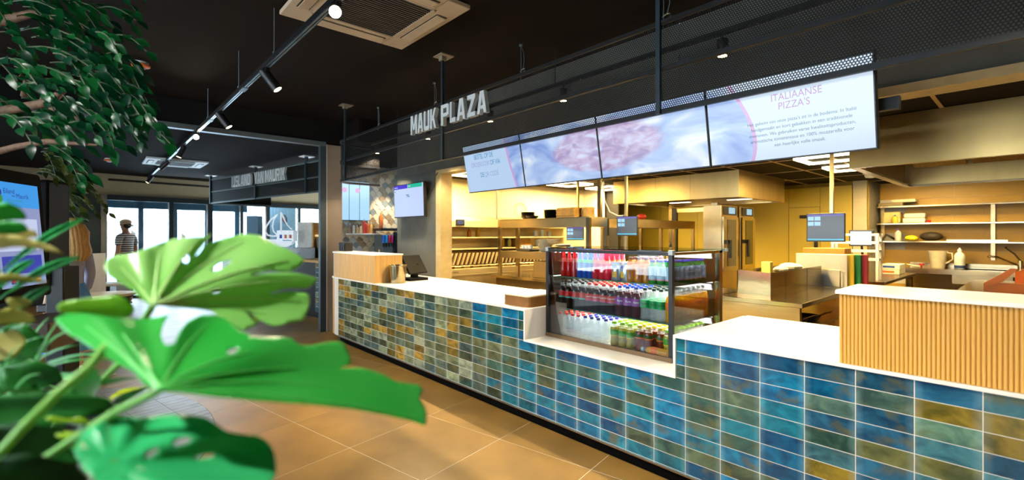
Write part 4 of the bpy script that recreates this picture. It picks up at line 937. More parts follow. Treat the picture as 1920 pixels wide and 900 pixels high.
# ------------------------------------------------------------------ ovens and tall frame under the hood
fr_ = thing('steel_portal', 'tall stainless frame of two uprights and a top bar', 'frame', (-3.9, 5.0, 0))
obj('upright', B().box(-4.36, 4.98, 0, -4.30, 5.06, 2.02), M_steel, fr_)
obj('dark_edge', B().box(-4.30, 4.99, 0, -4.22, 5.05, 1.96), M_black, fr_)
obj('upright', B().box(-3.60, 4.98, 0, -3.50, 5.06, 2.02), M_steel, fr_)
obj('top_bar', B().box(-4.22, 5.0, 1.88, -3.60, 5.05, 1.95), M_steel, fr_)
for k, (y0, y1) in enumerate(((4.46, 5.02), (5.12, 5.66))):
    t = thing('combi_oven', ['tall stainless combi oven nearer the counter', 'tall stainless combi oven farther from the counter'][k], 'oven', (-3.35, (y0+y1)/2, 0), 0, 'combi ovens under the hood')
    obj('body', B().box(-3.5+.02, y0, 0, -3.2, y1, 1.945), M_steel2, t, bevel=.005)
    d = obj('door', B().box(-3.2, y0+.02, .95, -3.17, y1-.02, 1.77), M_steel, t)
    obj('window', B().box(-3.17, y0+.14, 1.02, -3.166, y1-.12, 1.73), mat('oven_glass', (40, 34, 12), .08, coat=.4), d, label='dark oven window')
    obj('handle', B().box(-3.17, y0+.05, 1.36, -3.10, y0+.11, 1.42).box(-3.12, y0+.05, 1.15, -3.09, y0+.11, 1.42), M_black, d)
    p = obj('control_panel', B().box(-3.2, y0+.06, 1.80, -3.185, y1-.06, 1.93), M_black, t)
    obj('touch_screen', B().box(-3.185, y0+.22, 1.82, -3.183, y1-.12, 1.915), emis_mat('oven_screen', (150, 200, 220) if k == 0 else (110, 200, 130), .9), p)
t = thing('smoke_detector', 'white smoke detector on the kitchen ceiling near the pole', 'detector', (-1.55, 6.2, 2.36))
xx, yy, _z = (-1.62, 5.6, 0)
obj('base', B().lathe([(.10, 0), (.10, .03)], (-1.98+.3, 6.0, 2.393), 24), M_white, t)
obj('dome', B().lathe([(.02, 0), (.07, .01), (.085, .05), (.085, .06)], (-1.98+.3, 6.0, 2.333), 24), M_white, t, smooth=60)

# ================================================================== prep bench, right of the display case
pb = thing('prep_bench', 'stainless prep bench behind the right counter', 'bench', (-1.75, 3.0, 0))
obj('worktop', B().box(-2.13, 2.03, .855, -1.39, 4.2, .90), M_steel, pb, bevel=.005)
obj('front_panel', B().box(-2.12, 2.06, .06, -1.42, 2.08, .855), M_steel, pb)
obj('lower_shelf', B().box(-2.12, 2.08, .62, -1.42, 4.1, .64), M_steel2, pb)
for x, y in ((-2.1, 4.12), (-1.44, 4.12), (-2.1, 2.1), (-1.44, 2.1)): obj('leg', B().box(x-.018, y-.018, 0, x+.018, y+.018, .855), M_steel, pb)
ib = thing('ingredient_rail', 'stainless ingredient rail box on the prep bench', 'container', (-1.83, 2.9, .90))
IM = frame((-1.70, 2.17, .9005), (0, 1, 0), (0, 0, 1))
obj('side_panel', B().box(-1.705, 2.17, .9005, -1.695, 3.70, 1.14), M_steel, ib)
obj('front_plate', B().prism([(-2.0, 0), (-1.695, 0), (-1.695, .24), (-1.985, .255)], .008, frame((0, 2.17, .9005), (1, 0, 0), (0, 0, 1))), M_steel, ib)
obj('rear_panel', B().box(-2.0, 2.18, .9005, -1.99, 3.70, 1.15), M_steel, ib)
obj('inner_deck', B().box(-1.99, 2.18, 1.09, -1.705, 3.70, 1.10), M_steel2, ib)
for y in (2.55, 3.2): obj('seam', B().box(-1.6955, y-.003, .9005, -1.693, y+.003, 1.135), mat('seam_dark', (120, 100, 60), .5), ib)
for z in (.96, 1.10): obj('rivet', B().cyl((-1.74, 2.169, z), (-1.74, 2.163, z), .006, n=8), M_steel2, ib)
tag(obj('butter_block', B().box(-1.95, 2.62, 1.101, -1.86, 2.70, 1.22), mat('butter', (246, 220, 110), .5), bevel=.008), 'pale yellow block standing in the ingredient rail', 'block')
for k, (x, y, s) in enumerate(((-1.84, 2.85, .07), (-1.84, 3.1, .10), (-1.86, 3.32, .08))):
    tag(obj('paper_bag', B().ball((x, y, 1.101+s*.45), s, 10, 7, (1, 1.5, .5)), mat('crumpled_paper', (246, 236, 214), .7, var=.1, bump=.6, bscale=25), smooth=30), 'crumpled white wrapping in the rail, %s' % ['nearest', 'biggest in the middle', 'farthest'][k], 'paper', 'crumpled wrappings in the ingredient rail')
for k, (c, w, n) in enumerate((((248, 240, 220), 'white cutting board standing upright on the prep bench', .022), ((244, 206, 30), 'yellow cutting board standing behind the white one', .022), ((16, 140, 50), 'green cutting board standing behind the yellow one', .02), ((200, 36, 30), 'red cutting board standing last in the row', .02))):
    y = 3.78+k*.045
    tag(obj('cutting_board', B().box(-1.985+.055*k, y, .9005, -1.465+.055*k, y+n, 1.275), mat('board_%d' % k, c, .5, var=.03), bevel=.006), w, 'cutting board', 'cutting boards on the prep bench')
cbk = tag(obj('board_stand', B().tube([(-1.78, 3.73, .902), (-1.78, 3.73, 1.10), (-1.52, 3.73, 1.10), (-1.52, 3.73, .902)], .006, 8).box(-1.99, 3.72, .9005, -1.42, 3.74, .906), M_steel, smooth=50), 'wire stand holding the upright cutting boards', 'stand')
tag(obj('brown_carton', B().box(-2.05, 4.25, 1.17, -1.6, 4.55, 1.33).box(-1.9, 4.25, .0, -1.7, 4.5, 1.17), mat('cardboard', (196, 140, 60), .8), bevel=.003), 'brown carton standing behind the cutting boards', 'box')
# pans on the lower shelf
for k, (x, y) in enumerate(((-1.62, 2.5), (-1.60, 2.85))):
    t = thing('frying_pan', ['dark frying pan with steel handle under the prep bench', 'second dark pan under the prep bench, farther back'][k], 'pan', (x, y, .641), 0, 'pans under the prep bench')
    obj('bowl', B().lathe([(.10, 0), (.13, .045), (.126, .045), (.098, .006), (.001, .005)], (x, y, .641), 24), M_slate, t, smooth=40)
    obj('handle', B().tube([(x+.11, y-.02, .69), (x+.2, y-.08, .74), (x+.25, y-.12, .76)], .009, 8), M_steel, t, smooth=60)

# second prep bench further back, with letter rack and tablet
b2 = thing('rear_bench', 'stainless rear bench between prep bench and sink', 'bench', (-1.6, 5.6, 0))
obj('worktop', B().box(-2.0, 4.75, .87, -1.30, 6.9, .91), M_steel, b2, bevel=.004)
obj('side_panel', B().box(-1.98, 4.77, .05, -1.96, 6.85, .87).box(-1.98, 4.77, .05, -1.36, 4.79, .87), M_steel2, b2)
for y in (4.85, 6.8): obj('leg', B().box(-1.36, y, 0, -1.32, y+.04, .87), M_steel, b2)
rk = thing('wire_rack', 'white open rack with four bars on the rear bench', 'rack', (-1.66, 5.1, .91))
for x in (-1.91, -1.42):
    for y in (5.0, 5.18): obj('post', B().box(x-.015, y-.015, .9105, x+.015, y+.015, 1.50), M_white, rk)
for z in (1.16, 1.27, 1.38, 1.485):
    obj('bar', B().box(-1.93, 4.98, z, -1.40, 5.0, z+.03).box(-1.93, 5.18, z, -1.40, 5.2, z+.03).box(-1.43, 5.0, z, -1.41, 5.18, z+.03), M_white, rk)
tb = thing('tablet', 'tablet with bright screen behind the open rack', 'tablet', (-1.75, 6.0, 1.4))
TM = frame((-1.93, 5.9, 1.33), (1, .12, 0), (0, 0, 1))
obj('casing', B().box(0, 0, -.02, .30, .24, 0, TM), M_black, tb, bevel=.006)
obj('display', B().box(.015, .02, 0, .27, .22, .002, TM), emis_mat('tablet_white', (226, 236, 250), 1.0), tb)
obj('scanner', B().box(.31, .1, -.03, .37, .18, .0, TM), mat('scanner_purple', (60, 40, 120), .4), tb)
obj('arm', B().tube([(-1.78, 5.93, 1.35), (-1.78, 6.0, 1.1), (-1.78, 6.0, .911)], .015, 8), M_black, tb, smooth=50)
for k, (y, z, c, w) in enumerate(((6.55, .911, (240, 228, 196), 'flat white box of film lying on the rear bench'), (6.55, .985, (246, 238, 214), 'second white film box lying on top of the first'))):
    t = thing('film_box', w, 'box', (-1.5, y, z))
    obj('carton', B().box(-1.62, y-.25+k*.03, z+.0005, -1.40, y+.2, z+.07), mat('film_box_%d' % k, c, .7), t, bevel=.003)
    obj('orange_print' if k == 0 else 'blue_print', B().box(-1.60, y-.2505+k*.03, z+.02, -1.46, y-.2502+k*.03, z+.05), mat('print_o', (226, 110, 30), .6) if k == 0 else mat('print_b', (40, 80, 160), .6), t)

# ================================================================== sink wall on the right
sk = thing('sink_bench', 'stainless sink bench below the wall shelves', 'sink', (-.4, 7.9, 0))
obj('worktop', B().box(-1.55, 7.55, .925, -.95, 8.24, .95).box(-.30, 7.55, .925, 1.6, 8.24, .95).box(-.95, 7.55, .925, -.30, 7.68, .95).box(-.95, 8.1, .925, -.30, 8.24, .95), M_steel, sk)
obj('basin', B().box(-.95, 7.68, .72, -.30, 8.1, .73).box(-.96, 7.68, .72, -.95, 8.1, .945).box(-.30, 7.68, .72, -.29, 8.1, .945).box(-.95, 7.67, .72, -.30, 7.68, .945).box(-.95, 8.1, .72, -.30, 8.11, .945), M_steel2, sk)
obj('apron', B().box(-1.55, 7.54, .87, 1.6, 7.555, .95), M_steel, sk)
obj('upstand', B().box(-1.55, 8.2, .95, 1.6, 8.24, 1.02), M_steel, sk)
for x in (-1.5, -.1, 1.5): obj('leg', B().box(x-.02, 7.6, 0, x+.02, 7.64, .9), M_steel, sk)
obj('lower_shelf', B().box(-1.5, 7.6, .2, 1.55, 8.2, .22), M_steel2, sk)
tp = thing('mixer_tap', 'chrome mixer tap with long lever at the sink', 'tap', (-.22, 7.98, .95))
obj('body', B().lathe([(.05, 0), (.05, .015), (.032, .02), (.032, .13), (.028, .15)], (-.22, 7.98, .9505), 18), M_steel, tp, smooth=40)
obj('spout', B().tube([(-.22, 7.98, 1.03), (-.32, 7.93, 1.07), (-.46, 7.86, 1.15), (-.54, 7.82, 1.17), (-.56, 7.81, 1.15)], .016, 10), M_steel, tp, smooth=60)
obj('lever', B().tube([(-.22, 7.98, 1.10), (-.28, 7.97, 1.20), (-.37, 7.96, 1.29), (-.38, 7.96, 1.31)], [.012, .011, .01, .018], 8), mat('dark_steel', (90, 80, 60), .35, .9), tp, smooth=60)
jg = thing('measuring_jug', 'translucent plastic measuring jug beside the sink', 'jug', (-1.15, 7.85, .95))
obj('body', B().lathe([(.09, 0), (.125, .27), (.128, .28), (.118, .28), (.085, .01), (.001, .01)], (-1.15, 7.85, .9505), 24), mat('jug_plastic', (236, 224, 190), .35, alpha=.75), jg, smooth=40)
obj('handle', B().tube([(-1.05, 7.82, 1.21), (-.97, 7.8, 1.20), (-.96, 7.8, 1.10), (-1.05, 7.83, 1.03)], .012, 8), mat('jug_plastic', (236, 224, 190), .35, alpha=.75), jg, smooth=60)
t = simple_bottle('white cleaner bottle with blue label next to the jug', (-.88, 7.80, .9505), .34, .065, (240, 238, 226), (246, 246, 240))
obj('label', B().lathe([(.066, .06), (.066, .17)], (-.88, 7.80, .9505), 14), mat('cleaner_label', (226, 226, 216), .5), t, smooth=50)
obj('label_band', B().lathe([(.0665, .015), (.0665, .06)], (-.88, 7.80, .9505), 14), mat('cleaner_blue', (30, 60, 120), .5), t, smooth=50)
t = thing('drain_tool', 'small tool with red knob on the sink bench', 'tool', (-1.42, 7.9, .95))
obj('rod', B().tube([(-1.55, 7.9, .99), (-1.45, 7.9, .97), (-1.38, 7.9, .96)], .012, 8), M_steel2, t, smooth=60)
obj('knob', B().lathe([(.012, 0), (.012, .03), (.035, .035), (.03, .06)], (-1.36, 7.9, .951), 12), mat('red_knob', (200, 30, 30), .4), t, smooth=50)
for k, (z, w) in enumerate(((2.0, 'top'), (1.70, 'middle'), (1.39, 'lowest'))):
    s = thing('wall_shelf', '%s stainless shelf on the tan wall over the sink' % w, 'shelf', (0, 8.05, z), 0, 'stainless shelves over the sink')
    obj('board', B().box(-1.97, 7.88, z-.025, 1.8, 8.235, z), M_steel, s, bevel=.003)
    for x in (-1.96, -.55, 1.0): obj('support', B().box(x, 8.2, z-.3, x+.05, 8.236, z-.025), M_steel2, s)
# goods on the shelves
def shelf_box(name, label, x, y, z, w, d, h, col, cat='box'):
    return tag(obj(name, B().box(x, y, z+.0005, x+w, y+d, z+h), mat('goods_%d_%d_%d' % col, col, .6, var=.1), bevel=min(.02, h*.25)), label, cat)
shelf_box('folded_cloth', 'grey folded cloth on the top shelf', -1.95, 7.9, 2.0, .34, .28, .06, (150, 132, 90), 'cloth')
shelf_box('folded_cloth', 'white folded cloth lying on the grey one', -1.78, 7.92, 2.06, .34, .26, .055, (240, 228, 190), 'cloth')
shelf_box('glove_box', 'white glove box at the left of the middle shelf', -1.62, 7.95, 1.70, .30, .2, .085, (240, 234, 214))
shelf_box('glove_box', 'second white glove box stacked on the first', -1.60, 7.95, 1.7855, .28, .2, .08, (236, 226, 200))
shelf_box('carton_box', 'beige carton behind the glove boxes', -1.9, 8.0, 1.70, .24, .2, .2, (226, 200, 130))
simple_bottle('small green and yellow bottle on the middle shelf', (-1.72, 7.93, 1.7005), .15, .04, (220, 200, 60), (50, 90, 160))
tag(obj('red_cap_jar', B().lathe([(.03, 0), (.03, .04), (.02, .045)], (-1.27, 7.93, 1.7005), 12), mat('red_knob', (200, 30, 30), .4)), 'tiny red lid lying beside the glove boxes', 'lid')
simple_bottle('violet capped spray bottle on the lowest shelf', (-1.68, 7.95, 1.3905), .22, .045, (226, 220, 200), (80, 50, 150))
tag(obj('yellow_gloves', B().ball((-1.50, 7.95, 1.44), .06, 12, 8, (1.5, 1, .85)), mat('glove_yellow', (246, 216, 30), .6, var=.2, scale=30, bump=.5), smooth=50), 'yellow rubber gloves on the lowest shelf', 'gloves')
tag(obj('dark_bag', B().ball((-1.25, 8.02, 1.47), .09, 14, 8, (1.7, 1, .85)), mat('bag_dark', (50, 40, 26), .6, var=.3, bump=.5), smooth=50), 'dark bag lying on the lowest shelf', 'bag')
tag(obj('dark_hose', B().tube([(-1.9, 7.95, 1.41), (-1.85, 8.0, 1.5), (-1.78, 7.95, 1.46), (-1.74, 8.05, 1.42)], .02, 8), mat('bag_dark', (50, 40, 26), .6), smooth=60), 'dark hose end at the left of the lowest shelf', 'hose')
tag(obj('baking_tray', B().box(-1.05, 7.9, 1.3905, -.35, 8.2, 1.405).box(-1.05, 7.9, 1.405, -.35, 7.91, 1.42), M_steel), 'flat steel tray on the lowest shelf', 'tray')
for k, x in enumerate((.33, .52)):
    tag(obj('glass_jar', B().lathe([(.05, 0), (.055, .02), (.055, .11), (.05, .12)], (x, 8.0, 1.3905), 16), M_pet, smooth=40), ['left of two glasses on the lowest shelf', 'right of two glasses on the lowest shelf'][k], 'glass', 'glasses on the lowest shelf')
t = thing('towel_dispenser', 'black dispenser hanging under the lowest shelf', 'dispenser', (.42, 8.2, 1.05))
obj('housing', B().box(.30, 8.1, 1.06, .56, 8.235, 1.34), M_black, t, bevel=.015)
obj('window', B().box(.40, 8.095, 1.16, .46, 8.1, 1.24), mat('dispenser_window', (80, 70, 40), .2), t)
tag(obj('white_bucket', B().lathe([(.09, 0), (.11, .2), (.105, .2)], (.72, 7.95, .9505), 20), M_white, smooth=40), 'white tub at the far right of the sink bench', 'tub')

# bench with orange crate in front of the sink
b3 = thing('island_bench', 'stainless island bench with glossy top under the right hood', 'bench', (.5, 4.5, 0))
obj('worktop', B().box(-.62, 3.3, .86, 2.0, 6.3, .90), M_steel, b3, bevel=.005)
for x, y in ((-.55, 3.4), (-.55, 6.2), (1.9, 3.4), (1.9, 6.2)): obj('leg', B().box(x-.02, y-.02, 0, x+.02, y+.02, .86), M_steel, b3)
obj('lower_shelf', B().box(-.55, 3.4, .25, 1.95, 6.2, .27), M_steel2, b3)
cr = thing('orange_crate', 'folded-down orange plastic crate on the island bench', 'crate', (.15, 4.9, .90))
M_or = mat('crate_orange', (186, 104, 20), .45, var=.08)
CM = frame((-.42, 4.6, .9005), (1, 0, 0), (0, 0, 1))
side = [(0, .0), (1.2, 0), (1.2, .24), (.30, .24), (.22, .20), (.14, .13), (.03, .06)]
obj('front_side', B().prism([(0, 0), (1.2, 0), (1.2, .09), (.06, .09), (.0, .03)], .02, CM), M_or, cr)
obj('rim', B().prism([(.26, .215), (1.2, .215), (1.2, .245), (.28, .245)], .03, CM), M_or, cr)
obj('corner_post', B().prism([(.0, .02), (.03, .05), (.14, .10), (.26, .245), (.20, .245), (.10, .16), (.0, .08)], .03, CM), M_or, cr)
for x in (.36, .50, .64, .78, .92, 1.06): obj('slat', B().prism([(x, .09), (x+.05, .09), (x+.05, .215), (x, .215)], .018, CM), M_or, cr)
obj('middle_bar', B().prism([(.30, .145), (1.2, .145), (1.2, .165), (.30, .165)], .016, CM), M_or, cr)
obj('bottom', B().box(-.40, 4.62, .9005, .78, 5.0, .912), M_or, cr)
obj('rear_side', B().box(-.20, 4.99, .9005, .78, 5.0, 1.1), M_or, cr)

# ================================================================== on the counter
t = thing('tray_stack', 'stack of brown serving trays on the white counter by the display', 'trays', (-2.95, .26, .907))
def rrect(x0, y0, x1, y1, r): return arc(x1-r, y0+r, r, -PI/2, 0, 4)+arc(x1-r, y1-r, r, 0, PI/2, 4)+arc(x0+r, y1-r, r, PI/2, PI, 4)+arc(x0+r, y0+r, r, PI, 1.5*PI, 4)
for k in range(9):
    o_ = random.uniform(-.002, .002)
    obj('tray', B().prism(rrect(-3.10+o_, .06, -2.775+o_, .50, .05), .0085, Matrix.Translation((0, 0, .9065+k*.0102))), mat('tray_brown', (146, 98, 40), .5, var=.15) if k < 8 else mat('tray_top_lit', (240, 222, 190), .45), t)  # pale top tray: light on the stack put into its colour
obj('top_gloss', B().prism(rrect(-3.09, .07, -2.785, .49, .045), .002, Matrix.Translation((0, 0, .9975))), mat('gloss_white', (250, 240, 224), .5), t)  # thin white sheet painting the gloss reflection on the top tray
bk = thing('steel_bucket', 'small steel container beside the oak box', 'container', (-5.30, .25, .907))
obj('body', B().lathe([(.092, 0), (.106, .215), (.10, .215), (.087, .01), (.001, .01)], (-5.30, .25, .907), 24), M_steel, bk, smooth=40)
obj('rim', B().tube([(-5.30+.11*math.cos(a), .25+.11*math.sin(a), 1.122) for a in (2*PI*k/24 for k in range(24))], .007, 6, closed=True).box(-5.19, .235, 1.115, -5.14, .265, 1.125), M_steel, bk, smooth=60)
nh = thing('napkin_holder', 'black napkin holder on the oak box', 'holder', (-6.82, .2, 1.2585))
obj('body', B().box(-6.93, .16, 1.259, -6.70, .28, 1.385), M_black, nh, bevel=.01)
for x in (-6.91, -6.84, -6.77): obj('chrome_slot', B().box(x, .155, 1.27, x+.04, .1595, 1.36), mat('chrome', (180, 182, 186), .15, 1), nh)
M_till = mat('till_black', (16, 16, 18), .7, var=.1, spec=.1)
rg = thing('cash_register', 'black tilted till screen behind the oak box', 'till', (-5.45, .55, .907))
RM = frame((-5.62, .60, 1.02), (.9, -.43, 0), (-.1, -.35, 1))
obj('panel', B().box(0, 0, -.03, .36, .27, 0, frame((-5.45, .75, .99), (.35, -.93, 0), (-.5, -.2, .84))), M_till, rg, bevel=.008)
obj('stand', B().box(-5.6, .45, .907, -5.36, .72, .94).box(-5.52, .55, .94, -5.44, .62, 1.12), M_till, rg)
obj('red_strip', B().box(0.0, .02, 0.001, .012, .2, .004, frame((-5.45, .75, .99), (.35, -.93, 0), (-.5, -.2, .84))), mat('red_strip', (220, 50, 30), .4), rg)
tag(obj('paper_slip', B().prism([(-.06, -.04), (.06, -.03), (.05, .04), (-.07, .03)], .004, Matrix.Translation((-4.95, .35, .907))), M_white), 'small white paper slip on the counter', 'paper')
# pick-up screen on the dark wall
t = thing('pickup_screen', 'pick-up order screen hung in front of the dark wall', 'monitor', (-6.2, .9, 1.75))
PM = frame((-6.67, .93, 1.755), (.905, .0, 0), (0, -.03, 1))
obj('casing', B().box(0, 0, -.05, .87, .50, 0, PM), M_black, t, bevel=.004)
d = obj('display', B().box(.012, .015, -.001, .858, .485, .001, PM), emis_mat('pickup_blue', (188, 206, 246), 1.0), t)
obj('blue_bar', B().box(.012, .43, .0012, .42, .485, .002, PM), emis_mat('pickup_bar_blue', (40, 10, 200), 1.0), d)
obj('green_bar', B().box(.43, .43, .0012, .83, .485, .002, PM), emis_mat('pickup_bar_green', (30, 180, 150), 1.0), d)
obj('text_line', B().box(.03, .448, .0022, .13, .458, .003, PM).box(.45, .452, .0022, .51, .462, .003, PM), emis_mat('screen_white', (214, 232, 250)), d)
obj('text_line', B().box(.37, .325, .0012, .46, .338, .002, PM).box(.40, .303, .0012, .48, .316, .002, PM).box(.03, .39, .0012, .07, .4, .002, PM), emis_mat('screen_sky', (120, 180, 226)), d)
obj('wall_arm', B().box(.3, .15, -.11, .6, .35, -.05, PM), M_blackm, t)
obj('cable', B().tube([(-5.85, 1.02, 2.05), (-5.78, 1.02, 2.12), (-5.7, 1.02, 2.2), (-5.66, 1.02, 2.32), (-5.60, 1.02, 2.36)], .007, 6), M_black, t, smooth=60)

# ================================================================== drinks bar behind the pier
for k in range(3):
    y0 = 1.03+k*.214
    t = thing('bar_menu_screen', 'upright drinks menu screen in the bar, %s from the pier' % ORD[k], 'screen', (-9.1, y0, 1.8), 0, 'menu screens in the drinks bar')
    obj('casing', B().box(-9.17, y0, 1.78, -9.12, y0+.211, 2.56), M_black, t)
    dd = obj('display', B().box(-9.12, y0+.004, 1.79, -9.117, y0+.207, 2.55), emis_mat('bar_screen', (170, 214, 246), 1.0), t)
    if k < 2: obj('drink_picture', B().lathe([(.05, 0), (.05, .002)], (0, 0, 0), 20, frame((-9.1165, y0+.12+.05*k, 2.38), (0, 1, 0), (0, 0, 1))), emis_mat('bar_pink', (206, 150, 196), 1.0), dd)
t = thing('bar_counter', 'light wooden back counter of the drinks bar', 'counter', (-8.9, 1.3, 0))
obj('worktop', B().box(-9.15, .95, .93, -8.45, 3.0, .96), M_wood, t)
obj('front', B().box(-9.1, .95, .0, -8.5, 3.0, .93), M_woodd, t)
sb = tag(obj('bar_shelf', B().box(-9.19, 1.20, 1.50, -8.95, 1.80, 1.525), M_white, bevel=.004), 'white wall shelf in the drinks bar', 'shelf')
t = thing('bar_spot_lamp', 'black spot lamp over the fan tiled bar wall', 'spot lamp', (-8.72, 2.0, 2.9))
obj('housing', B().cyl((-8.73, 2.0, 2.89), (-8.75, 2.0, 2.81), .035, n=16), M_blackm, t)
obj('lens', B().cyl((-8.75, 2.0, 2.81), (-8.7505, 2.0, 2.807), .03, n=16), M_lampglow, t)
cs = [(150, 110, 80), (214, 206, 190), (196, 160, 120), (220, 190, 150), (190, 50, 40), (206, 90, 40), (214, 170, 90), (120, 90, 70)]
nm = ['brown', 'clear grey', 'tan', 'cream', 'red', 'orange', 'amber', 'dark tan']
for k in range(8):
    h = [.20, .2, .17, .19, .30, .25, .23, .16][k]
    simple_bottle('%s syrup bottle on the white bar shelf' % nm[k], (-9.07, 1.24+k*.072, 1.5255), h, .032, cs[k], (60, 50, 40) if k % 2 else (200, 196, 186), group='bottles on the bar shelf')
simple_bottle('tall orange bottle on the drinks machine', (-9.0, 1.86, 1.6305), .34, .045, (226, 120, 50), (240, 150, 80))
mc = thing('drinks_machine', 'black drinks machine with coloured taps in the bar', 'machine', (-8.85, 2.07, .96))
MW[mc] = Matrix.Translation((-8.85, 1.75, .96))
obj('housing', B().box(-9.12, 1.45, .961, -8.75, 2.05, 1.50), mat('machine_steel', (120, 130, 136), .35, .6), mc, bevel=.01)
obj('top_tray', B().box(-9.14, 1.4, 1.58, -8.68, 2.1, 1.63), M_black, mc, bevel=.01)
obj('black_front', B().box(-8.75, 1.68, .98, -8.70, 2.03, 1.56), M_black, mc, bevel=.02)
for k, c in enumerate(((30, 110, 200), (30, 150, 210), (200, 40, 60), (190, 40, 110))):
    obj('syrup_jar', B().lathe([(.03, 0), (.032, .13), (.02, .15)], (-8.70, 1.44+k*.062, 1.34), 12), mat('syrup_%d' % k, c, .2), mc, smooth=40)
    obj('tap', B().cyl((-8.70, 1.44+k*.062, 1.26), (-8.70, 1.44+k*.062, 1.34), .014, n=8), M_black, mc)
simple_bottle('yellow-topped soap bottle on the bar counter', (-8.6, 1.62, .9605), .26, .04, (190, 200, 206), (240, 200, 40))
tag(obj('wall_socket', B().box(-9.19, 1.33, 1.08, -9.18, 1.41, 1.16), M_black), 'small black wall socket on the fan tiles', 'socket')
# ================================================================== ceiling track with spot lamps
CAM = Vector((0, -2.6, 1.5)); FV = Vector((-.7454, .6666, 0)); RV = Vector((.6666, .7454, 0))
def PX(u, v, D): return CAM+FV*D+RV*(D*(u-960)/889)+Vector((0, 0, D*(440-v)/889))
tk_ = thing('ceiling_track', 'long black lamp track hung below the dark ceiling', 'track rail', (-6, -1.53, 2.84))
obj('track_bar', B().box(-14.2, -1.55, 2.84, 1.0, -1.51, 2.88), M_blackm, tk_)
for y in (-1.545, -1.527): obj('track_glint', B().box(-14.2, y, 2.836, 1.0, y+.010, 2.8405), mat('track_pale', (170, 190, 200), .25, .8), tk_)  # pale strips standing in for the bright reflection along the track
for x in (-3.95, -5.1, -6.66, -8.4, -10.4, -12.4): obj('hanger_wire', B().cyl((x, -1.53, 2.88), (x, -1.53, 3.25 if x > -7.4 else 2.9), .0035, n=6).cyl((x, -1.53, 2.88), (x, -1.53, 2.91), .012, n=8), M_alu, tk_)
for x in (-4.9, -6.5, -7.7, -9.3, -11.0): obj('joint', B().box(x-.07, -1.552, 2.832, x+.07, -1.508, 2.842), M_alu, tk_)
tl = ['glaring lamp on the track, nearest the camera', 'black track lamp above the tiled counter front, left of the air unit', 'black track lamp just before the grey beam', 'glaring warm lamp on the track beyond the grey beam', 'black track lamp right past the beam', 'black track lamp by the far air unit', 'last black track lamp near the entrance windows', 'track lamp overhead aimed at the counter below the display', 'track lamp overhead aimed at the fluted box']
for k, (x, tg, p) in enumerate(TRACKSPOTS):
    pv = Vector((x, -1.53, 2.80)); d = (Vector(tg)-pv).normalized()
    t = thing('track_lamp', tl[k], 'spot lamp', pv, 0, 'lamps on the ceiling track')
    obj('adapter', B().box(x-.06, -1.545, 2.81, x+.06, -1.515, 2.84).cyl((x, -1.53, 2.815), pv, .009, n=8), M_blackm, t)
    obj('housing', B().cyl(pv-d*.03, pv+d*.15, .038, n=20), M_blackm, t, smooth=40)
    obj('lens', B().cyl(pv+d*.1495, pv+d*.152, .032, n=20), M_lampglow if k not in (0, 3) else mat('lamp_bright', (255, 246, 220), .4, var=0, emis=(255, 236, 190), estr=60), t, label='glowing warm lens')
pt = thing('added_planter_track', 'added unseen black lamp track over the planter', 'track rail', (-1.6, -3.75, 3.1))  # fixture made up for the added planter fill spots
obj('track_bar', B().box(-3.2, -3.77, 3.1, .3, -3.73, 3.14), M_blackm, pt)
for x, y, tg in PLANTFILL:
    pv = Vector((x, y, 3.06)); d = (Vector(tg)-pv).normalized()
    obj('fill_lamp_housing', B().cyl(pv-d*.03, pv+d*.14, .045, n=18), M_blackm, pt, smooth=40)
for x in (-3, .1): obj('hanger_wire', B().cyl((x, -3.75, 3.14), (x, -3.75, 3.25), .004, n=6), M_alu, pt)
# cassette air conditioners
def cassette(label, cx, cy, z, s, m):
    t = thing('air_conditioner', label, 'air conditioner', (cx, cy, z)); h = s/2; gi = s*.31
    b = B()
    for a, c, d, e in ((-h, -h, h, -gi), (-h, gi, h, h), (-h, -gi, -gi, gi), (gi, -gi, h, gi)): b.box(cx+a, cy+c, z-.035, cx+d, cy+e, z-.001)
    obj('panel', b, m, t, bevel=.006)
    obj('grille_back', B().box(cx-gi, cy-gi, z-.012, cx+gi, cy+gi, z-.002), M_black, t)
    for k in range(22):
        x = cx-gi+(k+.5)*2*gi/22
        obj('grille_slat', B().box(x-.006, cy-gi+.004, z-.034, x+.006, cy+gi-.004, z-.018), mat('grille_dark', (52, 46, 40), .6), t)
    for q in range(4):
        Mq = Matrix.Translation((cx, cy, z)) @ Matrix.Rotation(q*PI/2, 4, 'Z')
        obj('louver_gap', B().box(-gi*.9, -h*.90, -.038, gi*.9, -h*.72, -.0355, Mq), mat('louver_dark', (60, 54, 48), .7), t)
        obj('louver', B().prism([(-h*.885, -.05), (-h*.74, -.043), (-h*.74, -.037), (-h*.885, -.044)], gi*1.74, Mq @ frame((-gi*.87, 0, 0), (0, 1, 0), (0, 0, 1))), m, t)
        obj('inner_frame', B().box(-gi*1.06, -gi*1.06, -.037, gi*1.06, -gi*1.0, -.034, Mq), m, t)
    return t
cassette('cream ceiling air conditioner with dark grille above the counter', -3.43, -.96, 3.249, 1.06, mat('ac_cream', (196, 176, 146), .5, var=.05))
cassette('white ceiling air conditioner in the entrance hall', -11.1, -1.35, 2.899, .95, mat('ac_white', (226, 236, 240), .5, var=.05))
